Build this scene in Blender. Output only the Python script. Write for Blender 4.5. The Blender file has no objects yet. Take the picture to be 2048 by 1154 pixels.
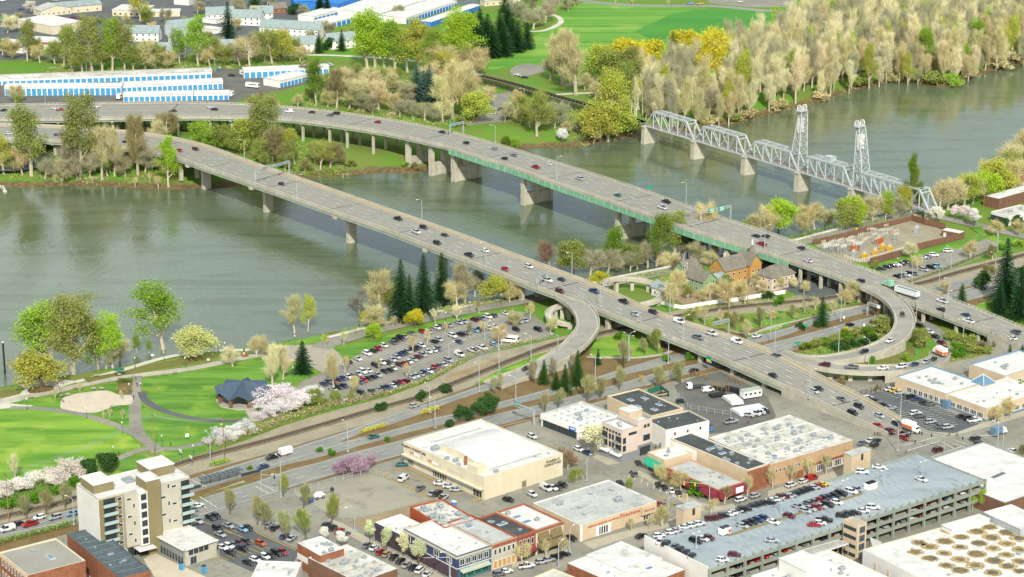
import bpy,math,random
import numpy as np
from mathutils import Vector,Matrix
random.seed(7); rng=np.random.default_rng(11)
SC=bpy.context.scene
COL=SC.collection
R=math.radians
# ---------------------------------------------------------------- camera
FPX,HCAM=4512.0,290.0
PITCH=math.atan(1377/4512.0)
cam_d=bpy.data.cameras.new('camera'); cam=bpy.data.objects.new('camera',cam_d); COL.objects.link(cam)
cam_d.sensor_width=36; cam_d.lens=FPX/2048*36; cam_d.clip_start=1; cam_d.clip_end=20000
cam.location=(0,0,HCAM); cam.rotation_euler=(R(90)-PITCH,0,0)
SC.camera=cam
# ---------------------------------------------------------------- sky, sun, exposure
SUN_EL,SUN_DIR=R(37),Vector((0.10,-1.0,0)).normalized()  # where the sun stands, seen from the ground
world=bpy.data.worlds.new('World'); SC.world=world; world.use_nodes=True
wn=world.node_tree.nodes; wl=world.node_tree.links
for n in list(wn): wn.remove(n)
sky=wn.new('ShaderNodeTexSky'); sky.sky_type='NISHITA'; sky.sun_disc=False
sky.sun_elevation=SUN_EL; sky.sun_rotation=math.atan2(SUN_DIR.x,SUN_DIR.y)
sky.air_density=1.0; sky.dust_density=2.0; sky.ozone_density=1.0
bg=wn.new('ShaderNodeBackground'); bg.inputs['Strength'].default_value=0.11
wo=wn.new('ShaderNodeOutputWorld'); wl.new(sky.outputs[0],bg.inputs[0])
# broken cloud, the same all round the sky
tc=wn.new('ShaderNodeTexCoord'); cn_=wn.new('ShaderNodeTexNoise'); cn_.inputs['Scale'].default_value=2.4; cn_.inputs['Detail'].default_value=6; wl.new(tc.outputs['Generated'],cn_.inputs['Vector'])
cm=wn.new('ShaderNodeMapRange'); cm.inputs[1].default_value=.36; cm.inputs[2].default_value=.58; wl.new(cn_.outputs[0],cm.inputs[0])
bc=wn.new('ShaderNodeBackground'); bc.inputs['Color'].default_value=(.88,.97,1,1); bc.inputs['Strength'].default_value=1.18
wm=wn.new('ShaderNodeMixShader'); wl.new(cm.outputs[0],wm.inputs[0]); wl.new(bg.outputs[0],wm.inputs[1]); wl.new(bc.outputs[0],wm.inputs[2]); wl.new(wm.outputs[0],wo.inputs[0])
sd=bpy.data.lights.new('sun','SUN'); sd.energy=5.0; sd.angle=R(0.5); sd.color=(1,0.965,0.89)
sun=bpy.data.objects.new('sun',sd); COL.objects.link(sun)
sv=SUN_DIR*math.cos(SUN_EL)+Vector((0,0,math.sin(SUN_EL)))
sun.rotation_euler=sv.to_track_quat('Z','Y').to_euler(); sun.location=(0,400,500)
vs=SC.view_settings; vs.view_transform='Standard'; vs.look='None'; vs.gamma=1; vs.use_curve_mapping=False
vs.exposure=-0.06
SC.cycles.max_bounces=5; SC.cycles.transparent_max_bounces=6
SC.cycles.use_denoising=True
# ---------------------------------------------------------------- survey: photo pixel -> place on the ground
CT,ST=math.cos(PITCH),math.sin(PITCH)
def at(x,y,z=0.0):
 dx,dy=x-1024,y-577
 t=(z-HCAM)/(-FPX*ST-dy*CT)
 return Vector((dx*t,(FPX*CT-dy*ST)*t,z))
TILE={'a': (360,780,6.012),'b': (660,720,6.012),'c': (960,660,6.012),'d': (1240,600,6.012)}
for r_,y_ in enumerate((0,290,580,864)):
 for c_ in range(4): TILE['%d%d' % (r_,c_)]=(512*c_,y_,3.979)
def q(t,*xy):
 x0,y0,s=TILE[t]
 return [(x0+xy[i]/s,y0+xy[i+1]/s) for i in range(0,len(xy),2)]
ANG_A,ANG_B=R(37.5),R(-52.0)  # the two street directions
# ---------------------------------------------------------------- materials
MATS={}
def newmat(name):
 m=bpy.data.materials.new(name); m.use_nodes=True
 MATS[name]=m
 return m,m.node_tree.nodes,m.node_tree.links,m.node_tree.nodes['Principled BSDF']
def lin(c):
 if isinstance(c,str):
  c=[int(c[i:i+2],16)/255 for i in (0,2,4)]
 return tuple((v/12.92 if v <=0.04045 else ((v+0.055)/1.055)**2.4) for v in c)+(1,)
def mat(name,c1,c2=None,scale=0.3,rough=0.85,detail=6,c3=None,scale3=2.0,amt3=0.3,metal=0,bump=0,bscale=3,lo=0.35,hi=0.65,spec=0.3,stretch=None,seam=None):
 """two colours mixed by noise, a third in small specks; colours are sRGB hex of the real surface"""
 m,N,L,b=newmat(name)
 b.inputs['Roughness'].default_value=rough; b.inputs['Metallic'].default_value=metal
 b.inputs['Specular IOR Level'].default_value=spec
 if c2 is None and not bump:
  b.inputs['Base Color'].default_value=lin(c1); return m
 g=N.new('ShaderNodeNewGeometry'); vec=g.outputs['Position']
 if stretch:
  mp=N.new('ShaderNodeMapping'); mp.inputs['Scale'].default_value=stretch[:3]; mp.inputs['Rotation'].default_value=(0,0,stretch[3])
  L.new(vec,mp.inputs[0]); vec=mp.outputs[0]
 n=N.new('ShaderNodeTexNoise'); n.inputs['Scale'].default_value=scale; n.inputs['Detail'].default_value=detail; n.inputs['Roughness'].default_value=0.62
 L.new(vec,n.inputs['Vector'])
 mr=N.new('ShaderNodeMapRange'); mr.inputs[1].default_value=lo; mr.inputs[2].default_value=hi; L.new(n.outputs[0],mr.inputs[0])
 mx=N.new('ShaderNodeMix'); mx.data_type='RGBA'; mx.inputs[6].default_value=lin(c1); mx.inputs[7].default_value=lin(c2 or c1)
 L.new(mr.outputs[0],mx.inputs[0]); out=mx.outputs[2]
 if c3:
  n3=N.new('ShaderNodeTexNoise'); n3.inputs['Scale'].default_value=scale3; n3.inputs['Detail'].default_value=3; L.new(g.outputs['Position'],n3.inputs['Vector'])
  r3=N.new('ShaderNodeMapRange'); r3.inputs[1].default_value=0.55; r3.inputs[2].default_value=0.7; r3.inputs[4].default_value=amt3; L.new(n3.outputs[0],r3.inputs[0])
  m3=N.new('ShaderNodeMix'); m3.data_type='RGBA'; L.new(r3.outputs[0],m3.inputs[0]); L.new(out,m3.inputs[6]); m3.inputs[7].default_value=lin(c3); out=m3.outputs[2]
 if seam:
 # seams or patches laid along the street grid: width, row height, line darkness, patch contrast
  mp2=N.new('ShaderNodeMapping'); mp2.inputs['Rotation'].default_value=(0,0,R(-37.5)); L.new(g.outputs['Position'],mp2.inputs[0]); bk=N.new('ShaderNodeTexBrick'); L.new(mp2.outputs[0],bk.inputs['Vector']); bk.inputs['Scale'].default_value=1; bk.inputs['Brick Width'].default_value=seam[0]; bk.inputs['Row Height'].default_value=seam[1]; bk.inputs['Mortar Size'].default_value=seam[4] if len(seam) > 4 else .09; bk.inputs['Mortar Smooth'].default_value=.3
  for nm,v_ in (('Color1',1-seam[3]),('Color2',1+seam[3]),('Mortar',seam[2])): bk.inputs[nm].default_value=(v_,v_,v_,1)
  ml=N.new('ShaderNodeMix'); ml.data_type='RGBA'; ml.blend_type='MULTIPLY'; ml.inputs[0].default_value=1; ml.clamp_result=False; L.new(out,ml.inputs[6]); L.new(bk.outputs['Color'],ml.inputs[7]); out=ml.outputs[2]
 L.new(out,b.inputs['Base Color'])
 if bump:
  nb=N.new('ShaderNodeTexNoise'); nb.inputs['Scale'].default_value=bscale; nb.inputs['Detail'].default_value=4; L.new(g.outputs['Position'],nb.inputs['Vector'])
  bp=N.new('ShaderNodeBump'); bp.inputs['Strength'].default_value=bump; bp.inputs['Distance'].default_value=0.3; L.new(nb.outputs[0],bp.inputs['Height']); L.new(bp.outputs[0],b.inputs['Normal'])
 return m
M=MATS
mat('asphalt','807e72','938f80',0.05,c3='5f5e57',scale3=0.35,amt3=0.5,seam=(17,7.5,.86,.06,.12))
mat('road','80817b','908f86',0.08,c3='6c6d69',scale3=0.5,amt3=0.4)
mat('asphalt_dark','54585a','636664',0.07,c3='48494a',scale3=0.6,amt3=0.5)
mat('gravel_dark','5a5a55','6e6c63',0.1,c3='84807a',scale3=1.2)
mat('lot','7e7d73','8f8b7e',0.06,c3='62605a',scale3=0.5,amt3=0.5,seam=(23,9,.9,.05,.12))
mat('deck','8a887e','98958a',0.22,c3='76746b',scale3=0.25,amt3=0.45,stretch=(0.06,1,1,R(52)))
mat('deck_worn','7b7971','888579',0.3,c3='6c6a62',scale3=.3,amt3=.5,stretch=(.05,1,1,R(52)))
mat('garage_deck','8c969b','a0a8a9',0.06,c3='768187',scale3=0.2,amt3=0.6,stretch=(.4,1.3,1,R(-38)),seam=(16,9,.85,.03,.12))
mat('concrete','a39d8c','b8b3a2',0.15,c3='8b8676',scale3=0.7,amt3=0.5)
mat('concrete_pale','bdb7a6','cfc9b8',0.12,c3='a39d8c',scale3=0.6,amt3=0.5)
mat('concrete_old','aaa591','beb9a6',0.25,c3='85806e',scale3=0.5,amt3=0.6,stretch=(1,1,0.25,0))
mat('sidewalk','a39c88','b0a995',0.2,c3='8c8573',scale3=0.9)
mat('walkway_tan','a1957a','aea288',0.2,c3='8b8068',scale3=.6)
mat('brick_plaza','98907f','a49c8a',0.3,c3='8a7f70',scale3=1.5)
mat('tan_plaza','bdb19b','c9bda8',0.25,c3='b5a78f',scale3=0.8)
mat('gravel','8e8672','a1977e',0.12,c3='7a705c',scale3=0.9,amt3=0.6)
mat('gravel_brown','8a7759','9d8d70',0.12,c3='75674a',scale3=0.6,amt3=0.6)
mat('vacant','8d8a7b','9f9a86',0.05,c3='77756b',scale3=0.15,amt3=0.7,stretch=(0.4,1,1,R(50)))
mat('mulch','6e5636','7d6a45',0.18,c3='5f6a2f',scale3=0.35,amt3=0.5,bump=.4)
mat('garden','5f6a2c','7d7440',0.25,c3='6b5636',scale3=0.5,amt3=0.7,bump=.5,bscale=1.5)
mat('lawn','4a7623','6a9234',0.09,c3='93ab3c',scale3=0.09,amt3=0.55,detail=8,stretch=(0.3,1.8,1,R(-52)),lo=.4,hi=.6)
mat('lawn_bright','568422','7ea038',0.07,c3='a9b848',scale3=0.06,amt3=0.6,detail=8,stretch=(0.3,1.9,1,R(-52)),lo=.4,hi=.6)
mat('meadow','4c8426','74a03a',0.02,c3='8fa64c',scale3=0.03,amt3=0.6,detail=8,stretch=(0.12,4,1,R(38)),lo=.4,hi=.6)
mat('meadow_dark','3c7f2a','4a8a30',0.012,c3='327f22',scale3=0.1,stretch=(0.3,3,1,R(20)))
mat('rough_grass','5d8a2a','77803c',0.05,c3='5f6236',scale3=0.3,amt3=0.6,bump=.4)
mat('litter','76704a','868058',0.06,c3='5f6a38',scale3=0.2,amt3=.6,bump=.5)
mat('line_white','d8d6cb','b9b6a9',0.8)
mat('line_yellow','d6b13a','b89a3e',0.8)
mat('tar','3c4140','494e4b',0.12,c3='6a6c66',scale3=0.3,amt3=0.4,seam=(12,1.2,1.25,.06,.06))
mat('roof_white','d6d6d1','c2c1ba',0.2,c3='98958a',scale3=0.3,amt3=0.65,stretch=(.35,1.4,1,R(-52)),seam=(14,2.4,.8,.03))
mat('roof_bright','d6d4cf','c6c4bd',0.16,c3='adaaa0',scale3=0.25,amt3=0.5,stretch=(.35,1.4,1,R(-52)),seam=(18,3.1,.84,.02))
mat('roof_grey','a8aaa4','babab2',0.14,c3='8a8b85',scale3=0.3,amt3=0.6,seam=(11,1.6,.85,.04))
mat('roof_dirty','b2afa3','cfccc1',0.12,c3='837e70',scale3=0.4,amt3=0.8,lo=.4,hi=.6,seam=(9,2.0,.75,.06))
mat('roof_tangrey','8e8c82','9a978a',0.1,c3='7d7a70',scale3=0.4)
mat('roof_slate','4a5558','586366',0.3,c3='6d7678',scale3=0.6)
mat('roof_shingle','7f8d8c','93a09c',0.4,c3='6a7776',scale3=1.2)
mat('roof_brown','6c675c','7f7a6c',0.5,c3='5a554b',scale3=1.2)
mat('metal_grey','9aa0a0','8a9090',0.8,rough=.5,metal=.3)
mat('galv','b4babb','a0a7a8',0.6,rough=.55,metal=.2)
mat('truss_paint','b8bdbd','a5abaa',0.5,c3='7d7a6c',scale3=1.5,amt3=.4,rough=.6)
mat('dark_metal','3a3e3e',rough=.6)
mat('girder_green','7fae8e','6f9e80',0.4,c3='9cc0a4',scale3=0.3,amt3=.5,rough=.6)
mat('girder_pale','a9b3a2','99a595',0.3,c3='7f8a7a',scale3=.6)
mat('timber','3f3a30','564d3d',0.6,c3='2b2822',scale3=1.2)
mat('timber_pale','8c8272','a0968a',0.6)
mat('wood_pole','9a7a52','84683f',0.7)
mat('white_paint','e4e2da','d9d6cc',0.3)
mat('cream','d3c9ae','c9bea1',0.2,c3='b9ad8e',scale3=.5,stretch=(1,1,.3,0))
mat('tan','c9b699','bda98b',0.2,c3='ab9676',scale3=.5)
mat('tan_orange','b99b7a','ac8e6d',0.2,c3='97795a',scale3=.6)
mat('beige_grey','b5b0a0','aba695',0.2)
mat('olive','857a58','7b714f',0.2)
mat('stone_white','dad7d0','cfccc4',0.15)
mat('pink_stucco','cdbcae','c3b2a4',0.2)
mat('brick','8f5f45','7c4f38',0.5,c3='b37a52',scale3=1.8,amt3=.5)
mat('brick_red','985643','874a38',0.5,c3='be7058',scale3=1.6,amt3=.5)
mat('brick_brown','7a5a48','6c4e3e',0.5,c3='8d6c58',scale3=1.6)
mat('red_wall','a3512f','964629',0.3)
mat('maroon','54434a','4a3b42',0.3)
mat('navy','3d4a6c','35425f',0.3)
mat('dark_green','2f6e56','2a624c',0.3)
mat('teal_awning','2fa07e','279070',0.3)
mat('red_awning','83303a','742832',0.4)
mat('stripe_awning','8a7a55','5d5138',3.0)
mat('blue_door','4c95c2','4089b4',0.5)
mat('blue_wall','3b7fc4','3373b6',0.4)
mat('orange_house','bb904e','b08546',0.4)
mat('green_house','88a578','7d9a6e',0.4)
mat('red_trim','c23a20','b3341c',0.4)
mat('orange_red','98604a','8b543f',0.5)
mat('sign_green','1f9a76','1b8d6c',1.0,rough=.5)
mat('sign_white','eceae4')
mat('sign_blue','2a6fc0')
mat('sign_red','b53a2a')
mat('sign_black','2a261f')
mat('sign_yellow','e2b430')
mat('garage_green','8f9689','838a7d',0.25,c3='737a6e',scale3=.7)
mat('rust_stain','857048','5a5a50',0.5,c3='4a4a44',scale3=1.0,amt3=.7,lo=.4,hi=.6)
mat('stain_ring','b39c66','8f7c50',0.7,c3='d6d2c8',scale3=1.2,amt3=.8)
mat('dark_patch','5c6468','6b7276',0.5)
mat('bark','6b6250','574f40',0.8,c3='857b66',scale3=2)
mat('bark_pale','c2b89e','a89e86',0.8,c3='d0c7b0',scale3=2)
mat('skin','c39a7c'); mat('cloth_blue','34466a'); mat('cloth_dark','2c2c32'); mat('cloth_red','a03028'); mat('cloth_white','d6d4ce')
mat('tyre','1c1c1d',rough=.8)
mat('chrome','b0b3b5',rough=.3,metal=.6)
mat('mud','7a6a4a','8d7a58',0.2,c3='5e5a38',scale3=.4)
mat('orange_plastic','b5673c'); mat('yellow_paint','c9a23a'); mat('cyan_plastic','2f9fd0'); mat('pipe_black','26282a')
def glassmat(name,c,rough=.12,spec=.6):
 m,N,L,b=newmat(name); b.inputs['Base Color'].default_value=lin(c); b.inputs['Roughness'].default_value=rough; b.inputs['Specular IOR Level'].default_value=spec
 return m
glassmat('car_glass','15191c'); glassmat('glass','303a3e',.15); glassmat('glass_blue','5f7f96',.2); glassmat('balcony_glass','9fb4b0',.15)
glassmat('headlight','d8dadc',.2); glassmat('tail_light','8e1a14',.3)
# paint coloured per vehicle
m,N,L,b=newmat('paint'); oi=N.new('ShaderNodeObjectInfo'); L.new(oi.outputs['Color'],b.inputs['Base Color'])
b.inputs['Roughness'].default_value=.3; b.inputs['Coat Weight'].default_value=.5; b.inputs['Coat Roughness'].default_value=.08; b.inputs['Metallic'].default_value=.1
# leaves: one material, coloured per tree object, varied per leaf
def leafmat(name,trans=.25,var=.35,rough=.8):
 m,N,L,b=newmat(name); oi=N.new('ShaderNodeObjectInfo'); at_=N.new('ShaderNodeAttribute'); at_.attribute_name='v'
 mr=N.new('ShaderNodeMapRange'); mr.inputs[3].default_value=1-var; mr.inputs[4].default_value=1+var; L.new(at_.outputs['Fac'],mr.inputs[0])
 sc=N.new('ShaderNodeVectorMath'); sc.operation='SCALE'; L.new(oi.outputs['Color'],sc.inputs[0]); L.new(mr.outputs[0],sc.inputs['Scale'])
 d=N.new('ShaderNodeBsdfDiffuse'); t=N.new('ShaderNodeBsdfTranslucent'); mx=N.new('ShaderNodeMixShader'); mx.inputs[0].default_value=trans
 L.new(sc.outputs[0],d.inputs[0]); L.new(sc.outputs[0],t.inputs[0]); L.new(d.outputs[0],mx.inputs[1]); L.new(t.outputs[0],mx.inputs[2])
 o=[n for n in N if n.type=='OUTPUT_MATERIAL'][0]; L.new(mx.outputs[0],o.inputs[0]); N.remove(b)
leafmat('leaf'); leafmat('twig',.12,.4); leafmat('needle',.08,.5)
# river water
m,N,L,b=newmat('water')
g=N.new('ShaderNodeNewGeometry')
n1=N.new('ShaderNodeTexNoise'); n1.inputs['Scale'].default_value=.012; n1.inputs['Detail'].default_value=4; L.new(g.outputs['Position'],n1.inputs['Vector'])
cr=N.new('ShaderNodeMix'); cr.data_type='RGBA'; cr.inputs[6].default_value=lin('57634a'); cr.inputs[7].default_value=lin('616d55'); L.new(n1.outputs[0],cr.inputs[0]); cs=N.new('ShaderNodeTexNoise'); cs.inputs['Scale'].default_value=.035; cs.inputs['Detail'].default_value=7; cs.inputs['Distortion'].default_value=1.6; cmp_=N.new('ShaderNodeMapping'); cmp_.inputs['Rotation'].default_value=(0,0,R(-25)); cmp_.inputs['Scale'].default_value=(.35,1.5,1); L.new(g.outputs['Position'],cmp_.inputs[0]); L.new(cmp_.outputs[0],cs.inputs['Vector'])
cr2=N.new('ShaderNodeMapRange'); cr2.inputs[1].default_value=.5; cr2.inputs[2].default_value=.62; L.new(cs.outputs[0],cr2.inputs[0]); cx=N.new('ShaderNodeMix'); cx.data_type='RGBA'; L.new(cr2.outputs[0],cx.inputs[0]); L.new(cr.outputs[2],cx.inputs[6]); cx.inputs[7].default_value=lin('505c3e'); L.new(cx.outputs[2],b.inputs['Base Color'])
b.inputs['IOR'].default_value=1.45; b.inputs['Specular IOR Level'].default_value=.85
mp=N.new('ShaderNodeMapping'); mp.inputs['Rotation'].default_value=(0,0,R(35)); mp.inputs['Scale'].default_value=(1,.45,1); L.new(g.outputs['Position'],mp.inputs[0])
n2=N.new('ShaderNodeTexNoise'); n2.inputs['Scale'].default_value=.25; n2.inputs['Detail'].default_value=5; n2.inputs['Roughness'].default_value=.55; n2.inputs['Distortion'].default_value=1.2; L.new(mp.outputs[0],n2.inputs['Vector'])
n3=N.new('ShaderNodeTexNoise'); n3.inputs['Scale'].default_value=.02; n3.inputs['Detail'].default_value=3; n3.inputs['Distortion'].default_value=1; L.new(mp.outputs[0],n3.inputs['Vector'])
r3=N.new('ShaderNodeMapRange'); r3.inputs[1].default_value=.35; r3.inputs[2].default_value=.65; r3.inputs[3].default_value=.18; r3.inputs[4].default_value=.5; L.new(n3.outputs[0],r3.inputs[0])
r4=N.new('ShaderNodeMapRange'); r4.inputs[1].default_value=.35; r4.inputs[2].default_value=.65; r4.inputs[3].default_value=.08; r4.inputs[4].default_value=.22; L.new(n3.outputs[0],r4.inputs[0]); L.new(r4.outputs[0],b.inputs['Roughness'])
bp=N.new('ShaderNodeBump'); bp.inputs['Distance'].default_value=.5; L.new(r3.outputs[0],bp.inputs['Strength']); L.new(n2.outputs[0],bp.inputs['Height']); L.new(bp.outputs[0],b.inputs['Normal'])
# ---------------------------------------------------------------- mesh helpers
def frame(d):
 d=d.normalized(); up=Vector((0,0,1)) if abs(d.z) < .95 else Vector((1,0,0))
 a=d.cross(up).normalized(); return a,a.cross(d)
class MB:
 def __init__(s): s.v=[]; s.f=[]; s.m=[]; s.mi=0
 def quad(s,*p):
  n=len(s.v); s.v+=[tuple(x) for x in p]; s.f.append(tuple(range(n,n+len(p)))); s.m.append(s.mi); return s
 def box(s,c,d,rz=0,mi=None,taper=1.0):
  """c: centre of the base, d: size"""
  if mi is not None: s.mi=mi
  n=len(s.v); cs,sn=math.cos(rz),math.sin(rz)
  for z,k in ((0,1),(d[2],taper)):
   for x,y in ((-1,-1),(1,-1),(1,1),(-1,1)):
    X,Y=x*d[0]/2*k,y*d[1]/2*k
    s.v.append((c[0]+X*cs-Y*sn,c[1]+X*sn+Y*cs,c[2]+z))
  for f in ((0,3,2,1),(4,5,6,7),(0,1,5,4),(1,2,6,5),(2,3,7,6),(3,0,4,7)):
   s.f.append(tuple(n+i for i in f)); s.m.append(s.mi)
  return s
 def prism(s,poly,z0,z1,mi=None,bottom=False,topz=None):
  if mi is not None: s.mi=mi
  n=len(s.v); k=len(poly)
  ar=sum(poly[i][0]*poly[(i+1) % k][1]-poly[(i+1) % k][0]*poly[i][1] for i in range(k))
  if ar < 0: poly=poly[::-1]
  s.v+=[(p[0],p[1],z0) for p in poly]+[(p[0],p[1],z1) for p in poly]
  for i in range(k):
   j=(i+1) % k; s.f.append((n+i,n+j,n+k+j,n+k+i)); s.m.append(s.mi)
  s.f.append(tuple(n+k+i for i in range(k))); s.m.append(s.mi)
  if bottom: s.f.append(tuple(n+i for i in reversed(range(k)))); s.m.append(s.mi)
  return s
 def tube(s,p0,p1,r0,r1=None,n=6,mi=None,cap=True):
  if mi is not None: s.mi=mi
  p0,p1=Vector(p0),Vector(p1); r1=r0 if r1 is None else r1
  a,b=frame(p1-p0); k=len(s.v)
  for p,r in ((p0,r0),(p1,r1)):
   for i in range(n):
    t=2*math.pi*(i+.5)/n; s.v.append(tuple(p+a*(math.cos(t)*r)+b*(math.sin(t)*r)))
  for i in range(n):
   j=(i+1) % n; s.f.append((k+i,k+n+i,k+n+j,k+j)); s.m.append(s.mi)
  if cap:
   s.f.append(tuple(k+i for i in range(n))); s.m.append(s.mi)
   s.f.append(tuple(k+n+i for i in reversed(range(n)))); s.m.append(s.mi)
  return s
 def beam(s,p0,p1,w,h=None,mi=None): return s.tube(p0,p1,w*.7,None,4,mi)
 def mesh(s,name,mats):
  me=bpy.data.meshes.new(name); me.from_pydata(s.v,[],s.f)
  for m in mats: me.materials.append(M[m] if isinstance(m,str) else m)
  if len(mats) > 1: me.polygons.foreach_set('material_index',s.m)
  me.update(); return me
 def build(s,name,mats,parent=None,kind=None,loc=None):
  if isinstance(mats,str): mats=[mats]
  o=obj(name,s.mesh(name,mats),parent)
  if kind: o['kind']=kind
  if loc is not None: o.location=loc
  return o
def obj(name,me,parent=None,loc=None,rz=0,scale=None,color=None):
 o=bpy.data.objects.new(name,me); COL.objects.link(o)
 if parent is not None: o.parent=parent
 if loc is not None: o.location=loc
 if rz: o.rotation_euler=(0,0,rz)
 if scale is not None: o.scale=scale if not isinstance(scale,(int,float)) else (scale,)*3
 if color is not None: o.color=color
 return o
def top(o,label,cat,group=None):
 o['label']=label; o['category']=cat
 if group: o['group']=group
 return o
def empty(name,loc=(0,0,0),rz=0):
 o=obj(name,None,None,loc,rz); o.empty_display_size=.5; return o
def smooth(pts,per=6):
 """Catmull-Rom through points (tuples of any length)"""
 P=[np.array(p,float) for p in pts]; P=[2*P[0]-P[1]]+P+[2*P[-1]-P[-2]]; out=[]
 for i in range(1,len(P)-2):
  for k in range(per):
   t=k/per; a,b,c,d=P[i-1:i+3]
   out.append(.5*(2*b+(c-a)*t+(2*a-5*b+4*c-d)*t*t+(3*b-a-3*c+d)*t**3))
 out.append(P[-2]); return out
def resample(P,n):
 P=np.array(P,float); d=np.r_[0,np.cumsum(np.hypot(*np.diff(P[:,:2],axis=0).T))]
 t=np.linspace(0,d[-1],n); return np.stack([np.interp(t,d,P[:,k]) for k in range(P.shape[1])],1),d[-1]
def offset_line(P,off):
 """shift a polyline sideways (left positive), in plan"""
 P=np.array(P,float); T=np.gradient(P[:,:2],axis=0); T/=np.linalg.norm(T,axis=1)[:,None]+1e-9
 Q=P.copy(); Q[:,0]-=T[:,1]*off; Q[:,1]+=T[:,0]*off; return Q
 # ================================================================ GROUND AND RIVER
WZ=-6.0
far_px=[(-420,372),(-150,376),(0,374)]+q('10',250,338,420,332,650,324,900,332,1150,350,1400,357,1640,342,1760,347)+[(512,366),(560,362),(602,356)]+q('11',540,258,800,238,1000,218,1130,222,1270,227,1340,207,1500,175,1720,135)+[(975,312),(1010,300),(1050,297),(1110,295),(1170,292),(1230,281),(1290,270),(1350,264),(1420,257),(1480,246),(1536,229),(1621,210),(1687,187),(1762,168),(1805,156),(1832,146),(1828,160),(1850,172),(1900,175),(1933,161),(1963,148),(2013,136),(2048,123),(2200,80),(2500,10)]
near_px=[(-420,860),(-150,800),(-60,783),(0,772),(50,764),(161,745),(201,737),(251,730),(314,720),(427,697),(512,692),(552,685),(595,676),(637,669),(673,661),(738,651),(839,629),(934,605),(989,598),(1060,588),(1100,582),(1180,566),(1240,556),(1300,546),(1400,524),(1480,508),(1560,488),(1600,476),(1640,466),(1700,451),(1780,434),(1850,420),(1900,408),(1960,380),(2048,345),(2200,300),(2500,210)]
FARL=np.array([at(x,y,WZ)[:2] for x,y in far_px]); NEARL=np.array([at(x,y,0)[:2] for x,y in near_px])
FARP=np.vstack([FARL,[[4000,3000],[4000,9000],[-4000,9000],[-4000,FARL[0][1]]]])
NEARP=np.vstack([NEARL,[[3000,1500],[3000,-500],[-3000,-500],[-3000,700]]])
def sdist(X,Y,line,poly):
 """signed distance to a shoreline, positive on its land side"""
 D=np.full(X.shape,1e9)
 for a,b in zip(line[:-1],line[1:]):
  d=b-a; t=np.clip(((X-a[0])*d[0]+(Y-a[1])*d[1])/(d @ d),0,1)
  D=np.minimum(D,np.hypot(X-a[0]-t*d[0],Y-a[1]-t*d[1]))
 ins=np.zeros(X.shape,bool)
 for a,b in zip(poly,np.roll(poly,-1,0)):
  c=(a[1] > Y) !=(b[1] > Y)
  with np.errstate(divide='ignore',invalid='ignore'):
   ins ^=c & (X < (b[0]-a[0])*(Y-a[1])/(b[1]-a[1])+a[0])
 return np.where(ins,D,-D)
def height(X,Y):
 dn=sdist(X,Y,NEARL,NEARP); df=sdist(X,Y,FARL,FARP)
 zn=np.where(dn > 0,0,np.maximum(dn*.75,-9)); k=np.clip(df/30,-.4,1)
 zf=WZ+np.where(k > 0,6*(1-(1-k)**1.6),k*6)
 return np.maximum(np.maximum(zn,zf),-9)
gx=np.unique(np.r_[-3500,-2000,-1200,-800,np.arange(-520,521,5.0),800,1200,2000,3500])
gy=np.unique(np.r_[-300,100,350,480,np.arange(560,1500,4.5),np.arange(1500,2000,10),2200,2600,3400,5000,8000])
GX,GY=np.meshgrid(gx,gy); GZ=height(GX,GY)
def gz(x,y):
 i=min(max(int(np.searchsorted(gx,x))-1,0),len(gx)-2); j=min(max(int(np.searchsorted(gy,y))-1,0),len(gy)-2)
 u,v=(x-gx[i])/(gx[i+1]-gx[i]),(y-gy[j])/(gy[j+1]-gy[j])
 return float((GZ[j,i]*(1-u)+GZ[j,i+1]*u)*(1-v)+(GZ[j+1,i]*(1-u)+GZ[j+1,i+1]*u)*v)
def atg(px,py):
 z=0.0
 for _ in range(14):
  p=at(px,py,z); z=.5*z+.5*gz(p.x,p.y)
 p=at(px,py,z); return Vector((p.x,p.y,gz(p.x,p.y)))
nx,ny=len(gx),len(gy)
V=np.stack([GX.ravel(),GY.ravel(),GZ.ravel()],1); I=np.arange(nx*ny).reshape(ny,nx)
F=np.stack([I[:-1,:-1].ravel(),I[:-1,1:].ravel(),I[1:,1:].ravel(),I[1:,:-1].ravel()],1)
me=bpy.data.meshes.new('ground'); me.from_pydata(V.tolist(),[],F.tolist()); me.polygons.foreach_set('use_smooth',[True]*len(F))
m,N,L,b=newmat('terrain'); b.inputs['Roughness'].default_value=.95; b.inputs['Specular IOR Level'].default_value=.1
g=N.new('ShaderNodeNewGeometry'); sx=N.new('ShaderNodeSeparateXYZ'); L.new(g.outputs['Position'],sx.inputs[0])
def noise(scale,det=5):
 n=N.new('ShaderNodeTexNoise'); n.inputs['Scale'].default_value=scale; n.inputs['Detail'].default_value=det; L.new(g.outputs['Position'],n.inputs['Vector']); return n.outputs[0]
def rng_(src,a,b_,c=0,d=1):
 r=N.new('ShaderNodeMapRange'); r.inputs[1].default_value=a; r.inputs[2].default_value=b_; r.inputs[3].default_value=c; r.inputs[4].default_value=d; L.new(src,r.inputs[0]); return r.outputs[0]
def mixc(f,c1,c2):
 x=N.new('ShaderNodeMix'); x.data_type='RGBA'; L.new(f,x.inputs[0])
 for i,c in ((6,c1),(7,c2)):
  if isinstance(c,str): x.inputs[i].default_value=lin(c)
  else: L.new(c,x.inputs[i])
 return x.outputs[2]
c=mixc(rng_(noise(.03),.4,.6),'5b8c2c','6a8038'); c=mixc(rng_(noise(.25),.5,.68),c,'7a7346'); c=mixc(rng_(noise(1.5,3),.55,.75,0,.5),c,'4b6a24')
ad=N.new('ShaderNodeMath'); ad.operation='MULTIPLY_ADD'; L.new(noise(.12),ad.inputs[0]); ad.inputs[1].default_value=3.0; L.new(sx.outputs[2],ad.inputs[2])
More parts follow.
